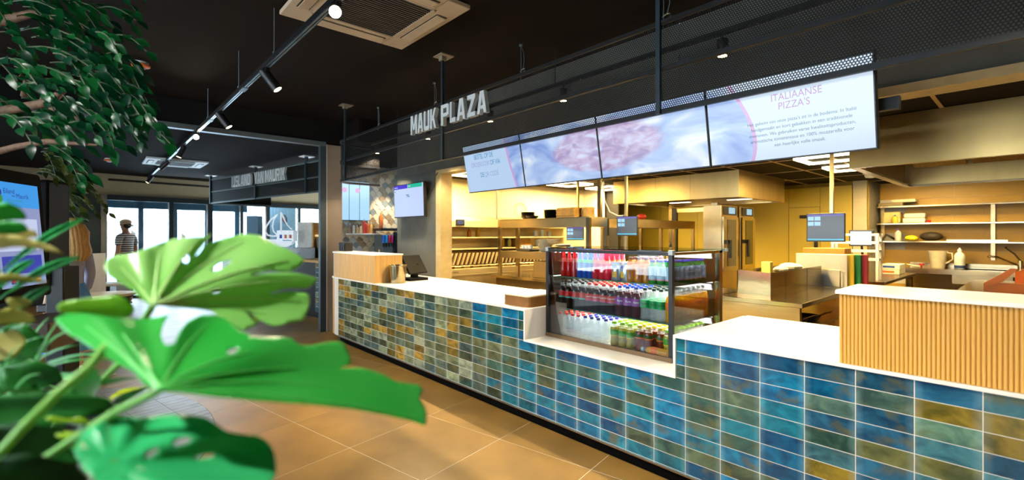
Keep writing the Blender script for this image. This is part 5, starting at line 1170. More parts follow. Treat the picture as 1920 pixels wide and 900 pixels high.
# hanging wire loops over the header screen
for k, x in enumerate((-6.08, -4.66, -3.2, -1.75)):
    t = thing('wire_loop', 'wire with steel ring hanging over the header, %s from the pier' % ORD[k], 'wire', (x, .37, 2.9), 0, 'hanging wire loops over the header')
    obj('wire', B().tube([(x, .37, 3.25), (x+.004, .37, 3.1), (x, .37, 2.93)], .0028, 6).cyl((x, .37, 3.235), (x, .37, 3.25), .016, n=10), M_alu, t)
    obj('slack_wire', B().tube([(x, .37, 3.245), (x+.05, .36, 3.16), (x+.055, .36, 3.08), (x+.03, .37, 3.02)], .0025, 6), M_alu, t)
    obj('ring', B().tube([(x+.035*math.cos(a)+.02, .37+.035*math.sin(a)*.5, 3.0+.03*math.sin(a)) for a in (2*PI*q/18 for q in range(18))], .006, 6, closed=True), mat('ring_steel', (196, 200, 204), .25, .9), t, smooth=60)
for k, (x, y, z, w) in enumerate(((-6.1, -2.2, 3.249, 'orange fire detector on the dark ceiling beside the tree'), (-11.4, -2.31, 2.899, 'orange fire detector on the entrance hall ceiling'))):
    t = thing('fire_detector', w, 'detector', (x, y, z), 0, 'orange fire detectors')
    obj('base', B().lathe([(.05, -.02), (.065, -.015), (.065, 0)], (x, y, z), 24), mat('det_white', (220, 220, 226), .4), t)
    obj('sounder', B().lathe([(.045, -.055), (.075, -.045), (.08, -.03), (.06, -.02)], (x, y, z), 24), mat('det_orange', (236, 120, 30), .4), t, smooth=40)
    obj('tip', B().lathe([(.02, -.07), (.035, -.066), (.04, -.055)], (x, y, z), 20), mat('det_white', (220, 220, 226), .4), t, smooth=40)
# pipe along the entrance wall
tag(obj('ceiling_pipe', B().tube([tuple(GM @ Vector((-1.2, 2.76, .12))), tuple(GM @ Vector((3.0, 2.76, .12)))], .025, 8), M_blackm), 'dark pipe running along the beige entrance wall', 'pipe')

# ================================================================== far ice cream counter
HP = Vector((-13.09, -.44, 0)); HE = Vector((.98533, .17065, 0)); HL = 4.9
HM = frame(HP, HE, (0, 0, 1))
h2 = thing('perforated_header', 'far black perforated header screen of the ice cream counter', 'screen', HP+Vector((0, 0, 2.235)))
M_mesh2 = mat('far_perforated', (24, 26, 20), .6, .0, var=.1, alpha=.86, spec=.15)
for s0, s1 in ((.02, 2.36), (2.40, 4.9)):
    for z0, z1 in ((2.26, 2.49), (2.52, 2.77)):
        obj('perforated_sheet', B().box(s0, z0, -.002, s1, z1, .002, HM), M_mesh2, h2)
M_rail2 = mat('far_rail', (70, 84, 84), .5, .3)
for z0, z1 in ((2.232, 2.262), (2.492, 2.515), (2.775, 2.80)):
    obj('rail', B().box(0, z0, -.012, HL, z1, .012, HM), M_rail2, h2)
    obj('rail', B().box(-.012, z0, -1.4, .012, z1, .012, HM), M_rail2, h2)
obj('perforated_sheet', B().box(-.002, 2.26, -1.4, .002, 2.77, -.015, HM), M_mesh2, h2)
for s in (.02, 2.38, 4.4): 
    ps = obj('hanger_post', B().box(s-.02, 2.235, -.02, s+.02, 2.9, .03, HM), mat('post_bluegrey', (44, 60, 68), .45, .4), h2)
    obj('ceiling_plate', B().box(s-.10, 2.885, -.1, s+.10, 2.9, .1, HM), M_white, ps)
s2 = thing('sign_letters', 'raised pale grey letters IJSLAND VAN MAURIK on the far header', 'sign', tuple(HM @ Vector((2.4, 2.52, .03))))
SM2 = HM @ Matrix.Translation((0, 2.525, .014))
sign_letters(s2, 'IJSLAND', 1.34, 2.27, .235, SM2, M_sign, .05, .14); sign_letters(s2, 'VAN', 2.45, 2.86, .235, SM2, M_sign, .05, .14); sign_letters(s2, 'MAURIK', 2.93, 3.72, .235, SM2, M_sign, .05, .14)
ic = thing('ice_counter', 'ice cream counter with green tiles and pale wooden top', 'counter', tuple(HM @ Vector((3.2, 0, -.3))))
IC = HM @ Matrix.Translation((0, 0, -.12))
obj('body', B().box(.3, .12, -.42, 4.47, 1.0, -.02, IC), M_black, ic)
obj('tile_core', B().box(4.47, .12, -.42, 5.3, 1.0, -.012, IC), M_grout, ic)
obj('plinth', B().box(.35, 0, -.40, 5.25, .12, -.06, IC), M_black, ic)
obj('worktop', B().box(.25, 1.0, -.44, 5.35, 1.04, .03, IC), M_wood, ic)
for r in range(10):
    for c in range(3):
        o = obj('glazed_tile', B().box(4.475+c*.27, .125+r*.0875, -.012, 4.475+c*.27+.262, .125+r*.0875+.08, 0, IC), M_tile, ic)
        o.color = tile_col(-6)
t = thing('ice_display', 'low ice cream display case on the far counter', 'display case', tuple(IC @ Vector((4.1, 1.04, -.3))))
obj('case', B().prism([(-.40, 0), (0, 0), (-.05, .12), (-.33, .2), (-.40, .2)], .6, IC @ frame((3.75, 1.041, 0), (0, 0, 1), (0, 1, 0)) @ Matrix.Rotation(0, 4, 'Z')), mat('case_grey', (206, 214, 220), .3), t)
cb = thing('wood_cabinet', 'tall pale cabinet with oak side behind the ice counter', 'cabinet', (-10.0, .6, 0))
KM = frame((-10.30, .66, 0), (.62, .78, 0), (0, 0, 1))
obj('body', B().box(0, 0, -.6, .27, 1.76, 0, KM), mat('cab_white', (226, 222, 214), .5), cb)
obj('side', B().box(.271, 0, -.6, .30, 1.76, 0, KM), M_wood, cb)
obj('rear_unit', B().box(.30, 0, -.55, .95, 1.70, -.35, KM), mat('cab_brown', (110, 74, 30), .6), cb)
t = thing('coffee_machine', 'dark coffee machine beside the oak cabinet', 'machine', (-9.5, 1.0, 1.04))
obj('body', B().box(.33, .0, -.33, .60, 1.45, -.1, KM), mat('coffee_brown', (90, 72, 44), .4, .4), t)
obj('lamp_top', B().box(.31, 1.46, -.3, .62, 1.5, -.08, KM), mat('coffee_top', (240, 214, 150), .4, emis=(255, 220, 150), estr=.6), t)
obj('screen', B().box(.48, 1.2, -.1, .60, 1.38, -.09, KM), M_black, t)
obj('screen_edge', B().box(.455, 1.2, -.1, .478, 1.38, -.085, KM), M_white, t)
# white sailing boat display with cups
bt = thing('boat_display', 'white sailing boat shaped stand holding ice cream cups', 'display stand', (-10.4, .25, 1.0))
BM = frame(tuple(PX(497, 440, 9.6)), (.6666, .7454, 0), (0, 0, 1))   # local x to the right, y up (0 = eye height)
def bp(x, y): return tuple(BM @ Vector((x, y, 0)))
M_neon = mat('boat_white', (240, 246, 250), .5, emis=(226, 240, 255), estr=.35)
k_ = 9.6/889
def bpx(u, v): return bp((u-497)*k_, (440-v)*k_)
obj('sail', B().tube([bpx(*p) for p in ((520, 402), (508, 412), (499, 425), (497, 434), (502, 441), (512, 443), (520, 442))], .016, 8), M_neon, bt, smooth=60)
obj('sail', B().tube([bpx(*p) for p in ((520, 402), (513, 413), (511, 425), (513, 434), (520, 441))], .013, 8), M_neon, bt, smooth=60)
obj('mast', B().tube([bpx(527, 398), bpx(527, 440)], .016, 8), M_neon, bt, smooth=60)
obj('stay', B().tube([bpx(*p) for p in ((528, 399), (533, 412), (540, 423), (547, 430))], .014, 8), M_neon, bt, smooth=60)
obj('flag_loop', B().tube([bpx(*p) for p in ((530, 405), (533, 403), (537, 409), (537, 416), (534, 418), (530, 412))], .012, 8, closed=True), mat('rust_red', (140, 60, 40), .5), bt, smooth=60)
HUL = [(498, 449), (520, 449), (522, 452), (548, 452), (546, 457), (534, 463), (520, 464), (508, 459)]
obj('hull', B().prism([((u-497)*k_, (440-v)*k_) for u, v in HUL[::-1]], .12, BM @ Matrix.Translation((0, 0, -.12))), M_neon, bt)
obj('cup_rack', B().box((519-497)*k_, (440-452)*k_, -.15, (523-497)*k_, (440-432)*k_, .0, BM).box((529-497)*k_, (440-450)*k_, -.15, (532-497)*k_, (440-432)*k_, .0, BM).box((538-497)*k_, (440-450)*k_, -.15, (541-497)*k_, (440-432)*k_, .0, BM).box((547-497)*k_, (440-452)*k_, -.15, (550-497)*k_, (440-432)*k_, 0, BM), M_neon, bt)
for q, (u, c) in enumerate(((525, (40, 70, 170)), (534, (206, 110, 60)), (543, (196, 92, 40)))):
    obj('cup_stack', B().box((u-2-497)*k_, (440-447)*k_, -.1, (u+4-497)*k_, (440-440)*k_, -.03, BM), mat('cups_%d' % q, c, .5), bt)
obj('base', B().box((500-497)*k_, -.455, -.16, (550-497)*k_, (440-464)*k_, -.02, BM), mat('boat_base', (190, 206, 216), .5), bt)
# outside the entrance: ribbed teal container wall, dark column, hedge, low wall
og = thing('ribbed_wall', 'grey-teal ribbed cladding seen through the right window', 'cladding', tuple(PX(526, 470, 16.2)))
OM = frame(tuple(PX(500, 440, 16.2)), (.6666, .7454, 0), (0, 0, 1))
for q in range(9): obj('rib', B().box(q*.11, -1.55, -.05, q*.11+.095, 1.1, 0, OM), mat('clad_teal', (120, 150, 158), .6), og)
tag(obj('dark_column', B().box(-.35, -1.55, .3, .02, .62, .6, OM), mat('col_teal', (30, 60, 72), .6)), 'dark blue column standing outside the window', 'column')
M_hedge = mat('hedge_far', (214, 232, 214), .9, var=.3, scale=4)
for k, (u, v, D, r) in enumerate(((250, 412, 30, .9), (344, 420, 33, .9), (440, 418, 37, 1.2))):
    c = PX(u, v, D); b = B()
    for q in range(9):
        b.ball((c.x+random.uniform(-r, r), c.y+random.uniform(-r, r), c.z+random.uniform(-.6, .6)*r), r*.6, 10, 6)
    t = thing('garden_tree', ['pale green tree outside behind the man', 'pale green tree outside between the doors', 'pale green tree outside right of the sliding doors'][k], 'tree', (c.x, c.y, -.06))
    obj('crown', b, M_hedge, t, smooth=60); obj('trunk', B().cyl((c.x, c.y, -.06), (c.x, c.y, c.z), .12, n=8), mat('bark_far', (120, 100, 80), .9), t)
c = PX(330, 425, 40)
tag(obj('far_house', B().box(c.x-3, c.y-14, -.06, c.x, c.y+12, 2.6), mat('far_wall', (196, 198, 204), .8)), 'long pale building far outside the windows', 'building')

# ================================================================== tables and oak cabinet of the seating area
for k, (x, y, r, w) in enumerate(((-7.95, -2.42, .30, 'round pale-topped table nearer the kiosks'), (-9.6, -2.38, .26, 'round white table near the entrance'))):
    t = thing('round_table', w, 'table', (x, y, 0))
    obj('tabletop', B().lathe([(r-.01, .72), (r, .73), (r, .75), (r-.004, .752)], (x, y, 0), 36), mat('table_%d' % k, (236, 214, 180) if k == 0 else (226, 232, 236), .4), t, smooth=40)
    obj('column', B().cyl((x, y, .02), (x, y, .72), .035, n=16), M_blackm, t)
    obj('foot', B().lathe([(.22, 0), (.22, .012), (.05, .025)], (x, y, 0), 28), M_blackm, t)
t = thing('oak_shelf', 'narrow oak cabinet with white trim behind the woman', 'cabinet', (-8.9, -3.05, 0))
SK = frame(tuple(PX(139, 440, 6.6)), (.6666, .7454, 0), (0, 0, 1))
obj('body', B().box(-.12, -1.5, -.4, .07, -.28, 0, SK), M_wood, t)
obj('white_edge', B().box(.071, -1.5, -.4, .10, -.27, .01, SK), M_white, t)
obj('shelf', B().box(-.11, -.62, .0, .069, -.59, .01, SK), M_woodd, t)
t = thing('white_bin', 'small white box unit with grey base behind the tables', 'bin', (-10.2, -2.2, 0))
BK = frame(tuple(PX(195, 440, 8.6)), (.6666, .7454, 0), (0, 0, 1))
obj('body', B().box(0, -1.5, -.3, .22, -1.06, 0, BK), mat('bin_grey', (60, 70, 80), .6), t)
obj('rim', B().box(-.02, -1.06, -.32, .24, -.88, .02, BK), mat('bin_white', (206, 220, 230), .5), t)

# ================================================================== order kiosks
def kiosk(label, right, ax, w, h, z0, tilt, lit):
    ax = Vector(ax).normalized()                      # from left edge to right edge of the screen as seen
    n = Vector((-ax.y, ax.x, 0)); n = n if n.dot(CAM-Vector(right)) > 0 or not lit else -n
    if lit and n.dot(CAM-Vector(right)) < 0: n = -n
    left = Vector(right)-ax*w
    up = (Vector((0, 0, 1))-n*math.tan(tilt)).normalized()
    KMx = frame((left.x, left.y, z0), ax, up)
    zs = 1 if (KMx.to_3x3() @ Vector((0, 0, 1))).dot(n) > 0 else -1
    t = thing('order_kiosk', label, 'kiosk', (left.x+ax.x*w/2, left.y+ax.y*w/2, 0))
    pl = rrect(0, 0, w, h, .03)
    obj('casing', B().prism(pl, .05, KMx @ Matrix.Translation((0, 0, -.05 if zs > 0 else 0))), mat('kiosk_black', (12, 12, 13), .7, var=.1, spec=.08), t, bevel=.006)
    base = Vector((left.x+ax.x*w/2, left.y+ax.y*w/2, 0))-n*.08
    PB = frame(base, ax, n)
    obj('pedestal', B().box(-.10, -.06, 0, .10, .06, z0+.15, PB), M_blackm, t, bevel=.01)
    obj('foot_plate', B().box(-.25, -.2, 0, .25, .22, .015, PB), M_blackm, t)
    return t, KMx, zs
kt, KMx, zs = kiosk('black order kiosk with lit touch screen beside the plants', (-4.454, -2.78, 0), (-.9137, .4064, 0), .50, .80, 1.10, .08, True)
zf = .001*zs
def face(b, x0, y0, x1, y1, d): 
    a, c = sorted((zf*d, zf*(d+.6))); return b.box(x0, y0, a, x1, y1, c, KMx)
M_ks = emis_mat('kiosk_blue', (60, 150, 226), .95); M_kg = emis_mat('kiosk_grey', (150, 160, 206), .8); M_kw = emis_mat('kiosk_white', (196, 206, 236), .9)
obj('display', face(B(), .04, .08, .45, .72, 1), M_kg, kt)
obj('header_area', face(B(), .04, .57, .45, .72, 2), M_ks, kt); obj('text_area', face(B(), .04, .30, .41, .50, 2), M_kw, kt)
obj('photo_area', face(B(), .06, .16, .42, .27, 2), emis_mat('kiosk_photo', (60, 70, 190), .7), kt); obj('flag_area', face(B(), .05, .085, .44, .15, 2), emis_mat('kiosk_flags', (140, 170, 214), .8), kt)
def ktext(s, x, y, h, m, al='LEFT'): text('lettering', s, h, KMx @ Matrix.Translation((x, y, zf*3)), m, kt, align=al)
M_knavy = emis_mat('kiosk_navy', (40, 40, 150), .8); M_kdark = emis_mat('kiosk_dark', (50, 50, 70), .6)
ktext('Eiland', .125, .665, .042, M_knavy); ktext('van', .195, .640, .024, M_knavy); ktext('Maurik', .235, .640, .042, M_knavy); ktext('Vakantiepark', .155, .612, .026, emis_mat('kiosk_tealtxt', (60, 150, 160), .8))
ktext('HIER', .17, .455, .044, M_kdark); ktext('BESTELLEN', .10, .395, .044, M_kdark)
obj('logo_green', B().lathe([(.03, 0), (.03, .0008)], (0, 0, 0), 20, KMx @ Matrix.Translation((.085, .615, zf*2.8))), emis_mat('logo_green', (60, 150, 70), .8), kt)
obj('logo_blue', B().lathe([(.024, 0), (.024, .0008)], (0, 0, 0), 20, KMx @ Matrix.Translation((.085, .655, zf*2.8))), M_knavy, kt)
for q, cc in enumerate((((40, 50, 130), (206, 60, 70)), ((30, 30, 30), (220, 180, 40)), ((40, 140, 80), (220, 220, 230)), ((200, 60, 50), (230, 200, 70)))):
    fx = .12+q*.075
    obj('flag', face(B(), fx, .10, fx+.045, .135, 3), emis_mat('flag_a%d' % q, cc[0], .8), kt); obj('flag_stripe', face(B(), fx, .11, fx+.045, .122, 4), emis_mat('flag_b%d' % q, cc[1], .8), kt)
obj('card_reader', B().box(-.02, .02, .06, .06, .06, .16, frame((-4.47, -2.72, .92), (-.9137, .4064, 0), (0, 0, 1))), M_black, kt, bevel=.006)
obj('printer_box', B().box(-.10, -.12, -.02, .34, .06, .22, frame((-4.1, -2.93, .92), (-.9137, .4064, 0), (0, 0, 1))), mat('kiosk_brown', (70, 50, 34), .5), kt, bevel=.01)
k2, KM2, z2 = kiosk('second black order kiosk seen from behind, next to the woman', (-5.306, -2.758, 0), (-.894, .447, 0), .27, .82, 1.10, 0, False)
obj('back_panel', B().prism(rrect(.02, .02, .25, .80, .02), .004, KM2 @ Matrix.Translation((0, 0, .0505 if z2 < 0 else .0005))), mat('kiosk_back', (36, 42, 48), .35, .4), k2)
obj('edge_light', B().box(.2605, .02, -.05, .2685, .80, .05, KM2), mat('kiosk_edge', (60, 84, 108), .4, .4), k2)
obj('terminal', B().box(.06, -.20, -.05, .20, -.14, .05, KM2), M_black, k2, bevel=.008)
# floor stencils next to the kiosks: a ring and a row of bars each
M_sten = mat('floor_print', (186, 176, 140), .6)
fp = bpy.data.objects.get('floor')
for k, (ra, rb) in enumerate((((124, 722), (112, 712)), ((160, 713), (140, 700)), ((196, 706), (170, 686)))):
    def fz(u, v):
        D = 1.5*889/(v-440); p = PX(u, v, D); return Vector((p.x, p.y, .0012))
    a = fz(*ra); d = (fz(*rb)-a).normalized(); pz = Vector((-d.y, d.x, 0))
    obj('floor_ring', B().tube([tuple(a+d*(.045*math.cos(q))+pz*(.095*math.sin(q))) for q in (2*PI*i/24 for i in range(24))], .008, 4, closed=True), M_sten, fl)
    for q in range(6):
        c0 = a+d*(.10+q*.055); Mq = frame(c0, d, pz)
        obj('floor_bar', B().box(0, -.07, 0, .022, .07, .0008, Mq), M_sten, fl)
# ================================================================== people
def skin_mesh(name, joints, edges, m, parent, sub=2, root=0):
    me = bpy.data.meshes.new(name); bm = bmesh.new(); ly = bm.verts.layers.skin.verify(); vs = []
    for (x, y, z, rx, ry) in joints:
        v = bm.verts.new((x, y, z)); v[ly].radius = (rx, ry); vs.append(v)
    for a, b in edges: bm.edges.new((vs[a], vs[b]))
    vs[root][ly].use_root = True
    bm.to_mesh(me); bm.free(); me.materials.append(m)
    o = bpy.data.objects.new(name, me); COL.objects.link(o); o.parent = parent
    o.modifiers.new('skin', 'SKIN').use_smooth_shade = True
    sd = o.modifiers.new('subsurf', 'SUBSURF'); sd.levels = sub; sd.render_levels = sub
    return o
def body(parent, m, k=1.0, lift=0.0):
    J = [(0, 0, .95, .13, .10), (0, .01, 1.10, .115, .088), (0, .0, 1.30, .14, .10), (0, .01, 1.45, .075, .06), (0, .0, 1.52, .05, .05), (0, -.025, 1.60, .062, .072), (0, -.01, 1.67, .074, .090), (0, 0, 1.745, .05, .06)]
    Ed = [(i, i+1) for i in range(7)]
    for s in (-1, 1):
        b0 = len(J)
        J += [(s*.175, .01, 1.41, .058, .055), (s*.225, .03, 1.14, .042, .042), (s*.235, -.03, .91, .028, .03), (s*.236, -.045, .83, .02, .038)]
        Ed += [(3, b0), (b0, b0+1), (b0+1, b0+2), (b0+2, b0+3)]
        for q, (dy, ln) in enumerate(((-.03, .075), (-.010, .09), (.010, .085), (.028, .07))):
            c = len(J); J += [(s*.236, -.047+dy, .795, .009, .009), (s*.228, -.052+dy, .795-ln*.5, .0085, .0085), (s*.216, -.056+dy, .795-ln, .007, .007)]
            Ed += [(b0+3, c), (c, c+1), (c+1, c+2)]
        c = len(J); J += [(s*.225, -.085, .84, .0095, .0095), (s*.215, -.10, .80, .009, .009)]; Ed += [(b0+3, c), (c, c+1)]
        l = len(J); J += [(s*.085, 0, .88, .085, .085), (s*.095, -.015, .50, .056, .056), (s*.095, .02, .10, .038, .042), (s*.10, -.12, .035, .038, .03)]
        Ed += [(0, l), (l, l+1), (l+1, l+2), (l+2, l+3)]
    return skin_mesh('body', [(x*k, y*k, z*k+lift, a*k, b*k) for x, y, z, a, b in J], Ed, m, parent)
M_skin = mat('skin_tan', (176, 118, 84), .5, var=.06); M_skin2 = mat('skin_light', (222, 176, 146), .5, var=.06)
def stripes():
    m = bpy.data.materials.new('striped_cotton'); m.use_nodes = True; N = m.node_tree.nodes; L = m.node_tree.links; p = N['Principled BSDF']
    tc = N.new('ShaderNodeTexCoord'); w = N.new('ShaderNodeTexWave'); w.bands_direction = 'Z'; w.inputs['Scale'].default_value = 7.0; w.inputs['Distortion'].default_value = .3
    r = N.new('ShaderNodeValToRGB'); r.color_ramp.interpolation = 'CONSTANT'; r.color_ramp.elements[0].color = rgb(36, 36, 44); r.color_ramp.elements[1].position = .5; r.color_ramp.elements[1].color = rgb(220, 216, 206)
    L.new(tc.outputs['Object'], w.inputs[0]); L.new(w.outputs['Fac'], r.inputs[0]); L.new(r.outputs[0], p.inputs['Base Color']); p.inputs['Roughness'].default_value = .8; return m
def face_parts(t, msk, k=1.0):
    obj('nose', B().ball((0, -.105*k, 1.655*k), .016*k, 10, 6, (.8, 1.2, 1.4)), msk, t, smooth=60)
    for s in (-1, 1):
        obj('ear', B().ball((s*.078*k, .0, 1.66*k), .026*k, 10, 6, (.4, .7, 1.2)), msk, t, smooth=60)
        obj('eye', B().ball((s*.032*k, -.088*k, 1.68*k), .011*k, 10, 6), mat('eye_dark', (40, 30, 26), .2), t, smooth=60)
    obj('mouth', B().ball((0, -.095*k, 1.605*k), .02*k, 10, 6, (1.2, .4, .35)), mat('lips', (160, 90, 80), .5), t, smooth=60)
man = thing('person', 'man in striped t-shirt and beige cap standing by the entrance window', 'person'); local(man)
body(man, M_skin, 1.0)
face_parts(man, M_skin)
skin_mesh('shirt', [(0, 0, .93, .15, .115), (0, .01, 1.10, .14, .105), (0, 0, 1.30, .158, .118), (0, .01, 1.455, .085, .07), (-.18, .012, 1.405, .072, .068), (-.215, .025, 1.22, .062, .06), (.18, .012, 1.405, .072, .068), (.215, .025, 1.22, .062, .06)], [(0, 1), (1, 2), (2, 3), (3, 4), (4, 5), (3, 6), (6, 7)], stripes(), man)
skin_mesh('trousers', [(0, 0, .93, .14, .112), (-.088, 0, .84, .098, .095), (-.095, -.015, .50, .075, .075), (-.095, .02, .14, .06, .06), (.088, 0, .84, .098, .095), (.095, -.015, .50, .075, .075), (.095, .02, .14, .06, .06)], [(0, 1), (1, 2), (2, 3), (0, 4), (4, 5), (5, 6)], mat('trousers_dark', (50, 54, 66), .8, var=.1), man)
obj('hair', B().ball((0, .03, 1.65), .076, 16, 10, (.95, 1.0, .92)), mat('hair_dark', (38, 28, 22), .7), man, smooth=60)
cap = obj('cap', B().ball((0, .0, 1.712), .098, 18, 10, (.96, 1.08, .68)), mat('cap_beige', (206, 178, 140), .8), man, smooth=60)
obj('cap_brim', B().prism([(.07*math.cos(a), .08+.085*math.sin(a)) for a in (PI*q/10 for q in range(11))], .008, Matrix.Translation((0, 0, 1.685)) @ Matrix.Rotation(-.35, 4, 'X')), mat('cap_brim', (150, 124, 92), .8), cap)
for s in (-1, 1): obj('shoe', B().ball((s*.098, -.06, .045), .055, 12, 8, (.85, 2.2, .8)), mat('shoe_white', (210, 210, 206), .6), man, smooth=60)
man.location = (-13.02, -2.0, 0.0); man.rotation_euler = (0, 0, math.atan2(-.7454, -.6666)+PI/2); man.scale = (1.03, 1.03, 1.03)

wom = thing('person', 'woman with wavy blonde hair in long light blue dress behind the kiosks', 'person'); local(wom)
body(wom, M_skin2, .94); face_parts(wom, M_skin2, .94)
skin_mesh('top', [(0, 0, .88, .13, .10), (0, .01, 1.03, .118, .092), (0, 0, 1.22, .145, .11), (0, .01, 1.365, .078, .062), (-.165, .01, 1.325, .065, .06), (-.212, .028, 1.07, .05, .05), (-.221, -.025, .88, .042, .042), (.165, .01, 1.325, .065, .06), (.212, .028, 1.07, .05, .05), (.221, -.025, .88, .042, .042)], [(0, 1), (1, 2), (2, 3), (3, 4), (4, 5), (5, 6), (3, 7), (7, 8), (8, 9)], mat('lilac_knit', (176, 178, 206), .85, var=.08), wom)
b = B(); n = 40; prof = [(.125, .98), (.15, .92), (.19, .80), (.225, .60), (.26, .38), (.28, .28)]; vs = []
for i, (r, z) in enumerate(prof): vs += [((r+.018*i/5*math.sin(9*2*PI*j/n))*math.cos(2*PI*j/n), (r*.82+.018*i/5*math.sin(9*2*PI*j/n))*math.sin(2*PI*j/n), z) for j in range(n)]
b.add(vs, [(i*n+j, (i+1)*n+j, (i+1)*n+(j+1) % n, i*n+(j+1) % n) for i in range(len(prof)-1) for j in range(n)])
obj('skirt', b, mat('light_blue_denim', (96, 156, 220), .8, var=.1), wom, smooth=70)
b = B().ball((0, .015, 1.585), .098, 18, 12, (.95, 1.02, 1.0))
for q in range(16):
    a = -.15*PI+1.3*PI*q/15; x0, y0 = .085*math.cos(a), .02+.085*math.sin(a)
    b.tube([(x0*.7, y0*.8, 1.62), (x0*1.15, y0*1.15+.01, 1.52), (x0*1.0, y0+.03, 1.42), (x0*1.25, y0*1.2+.035, 1.32), (x0*1.05, y0+.03, 1.22)], [.03, .035, .032, .03, .012], 8)
obj('hair', b, mat('blonde_hair', (206, 160, 96), .6, var=.25, scale=30, stretch=(4, 4, .5)), wom, smooth=60)
for s in (-1, 1): obj('shoe', B().ball((s*.095, -.06, .05), .055, 12, 8, (.85, 2.1, .85)), mat('shoe_white', (210, 210, 206), .6), wom, smooth=60)
wom.location = (-6.93, -2.74, 0); wom.rotation_euler = (0, 0, math.atan2(-.7454, -.6666)+PI/2)

# ================================================================== plants
def leaf_mat(name, c0, c1, rough=.35, transl=.35, scale=6, spec=.5, wet=None):
    m = bpy.data.materials.new(name); m.use_nodes = True; N = m.node_tree.nodes; L = m.node_tree.links; p = N['Principled BSDF']
    tc = N.new('ShaderNodeTexCoord'); nz = N.new('ShaderNodeTexNoise'); nz.inputs['Scale'].default_value = scale; L.new(tc.outputs['Object'], nz.inputs['Vector'])
    oi = N.new('ShaderNodeObjectInfo'); ad = N.new('ShaderNodeMath'); ad.operation = 'MULTIPLY_ADD'; ad.inputs[1].default_value = .5; L.new(oi.outputs['Random'], ad.inputs[0]); 
    sb_ = N.new('ShaderNodeMath'); sb_.operation = 'ADD'; sb_.inputs[1].default_value = -.25; L.new(nz.outputs['Fac'], sb_.inputs[0]); L.new(sb_.outputs[0], ad.inputs[2])
    r = N.new('ShaderNodeValToRGB'); L.new(ad.outputs[0], r.inputs[0]); r.color_ramp.elements[0].position = .25; r.color_ramp.elements[1].position = .75
    r.color_ramp.elements[0].color = rgb(*c0); r.color_ramp.elements[1].color = rgb(*c1); L.new(r.outputs[0], p.inputs['Base Color']); p.inputs['Roughness'].default_value = rough; p.inputs['Specular IOR Level'].default_value = spec
    tr = N.new('ShaderNodeBsdfTranslucent'); L.new(r.outputs[0], tr.inputs[0]); mx = N.new('ShaderNodeMixShader'); mx.inputs[0].default_value = transl
    L.new(p.outputs[0], mx.inputs[1]); L.new(tr.outputs[0], mx.inputs[2]); L.new(mx.outputs[0], N['Material Output'].inputs[0]); return m
M_tree = leaf_mat('ficus_leaf', (4, 60, 38), (20, 112, 48), .32, .2)
M_tree2 = leaf_mat('ficus_leaf_far', (20, 46, 26), (96, 104, 36), .4, .25)
M_bark = mat('bark', (104, 74, 50), .8, var=.3, scale=20, bump=.6, bscale=40); M_twig = mat('twig', (74, 84, 58), .7)
def ovate(L, W, fold=.25, droop=.25, n=6):
    ws = [.02, .62, .98, .92, .58, .02]; vs = []; fs = []
    for i in range(n):
        t = i/(n-1); y = L*t; z = -droop*L*t*t; w = W/2*ws[i]
        vs += [(-w, y, z+fold*w), (0, y, z), (w, y, z+fold*w)]
    for i in range(n-1): fs += [(i*3, i*3+1, i*3+4, i*3+3), (i*3+1, i*3+2, i*3+5, i*3+4)]
    return vs, fs
TL = [ovate(.074, .036, .25, .3), ovate(.066, .034, .35, .15), ovate(.080, .036, .15, .45)]
tree = thing('ficus_tree', 'large leafy ficus tree spreading its branches at the upper left', 'tree', (-3.75, -3.45, 0))
pot_m = mat('pot_dark', (50, 48, 46), .6)
obj('pot', B().lathe([(.25, 0), (.34, .5), (.36, .52), (.32, .52), (.30, .46), (.001, .46)], (-3.75, -3.45, 0), 28), pot_m, tree, smooth=40)
TR = Vector((-3.75, -3.45, .4))
obj('trunk', B().tube([TR, TR+Vector((.05, .03, .5)), TR+Vector((.0, .08, 1.0)), TR+Vector((.06, .12, 1.5)), TR+Vector((.1, .15, 2.2))], [.07, .06, .055, .05, .03], 10), M_bark, tree, smooth=60)
def limb(pts, rs): obj('branch', B().tube(pts, rs, 8), M_bark, tree, smooth=60)
limb([TR+Vector((.0, .08, 1.0)), PX(-60, 300, 2.35), PX(30, 275, 2.2), PX(90, 265, 2.15), PX(130, 268, 2.1), PX(183, 272, 2.05)], [.035, .022, .014, .012, .009, .004])
limb([TR+Vector((.06, .12, 1.5)), PX(-60, 220, 2.5), PX(20, 205, 2.35), PX(65, 197, 2.3), PX(95, 190, 2.25), PX(118, 170, 2.2)], [.035, .028, .022, .021, .02, .013])
limb([PX(80, 193, 2.28), PX(82, 180, 2.25), PX(90, 172, 2.22)], [.014, .011, .008])
limb([TR+Vector((.08, .14, 1.9)), PX(-70, 60, 2.5), PX(0, 40, 2.4), PX(60, 25, 2.35), PX(120, 35, 2.3), PX(180, 60, 2.25)], [.035, .03, .024, .018, .012, .006])
limb([PX(95, 200, 2.3), PX(130, 215, 2.25), PX(165, 228, 2.2), PX(200, 235, 2.15)], [.016, .014, .012, .006])
limb([PX(45, 180, 2.35), PX(50, 150, 2.3), PX(38, 140, 2.28)], [.014, .012, .008])
LVS = []
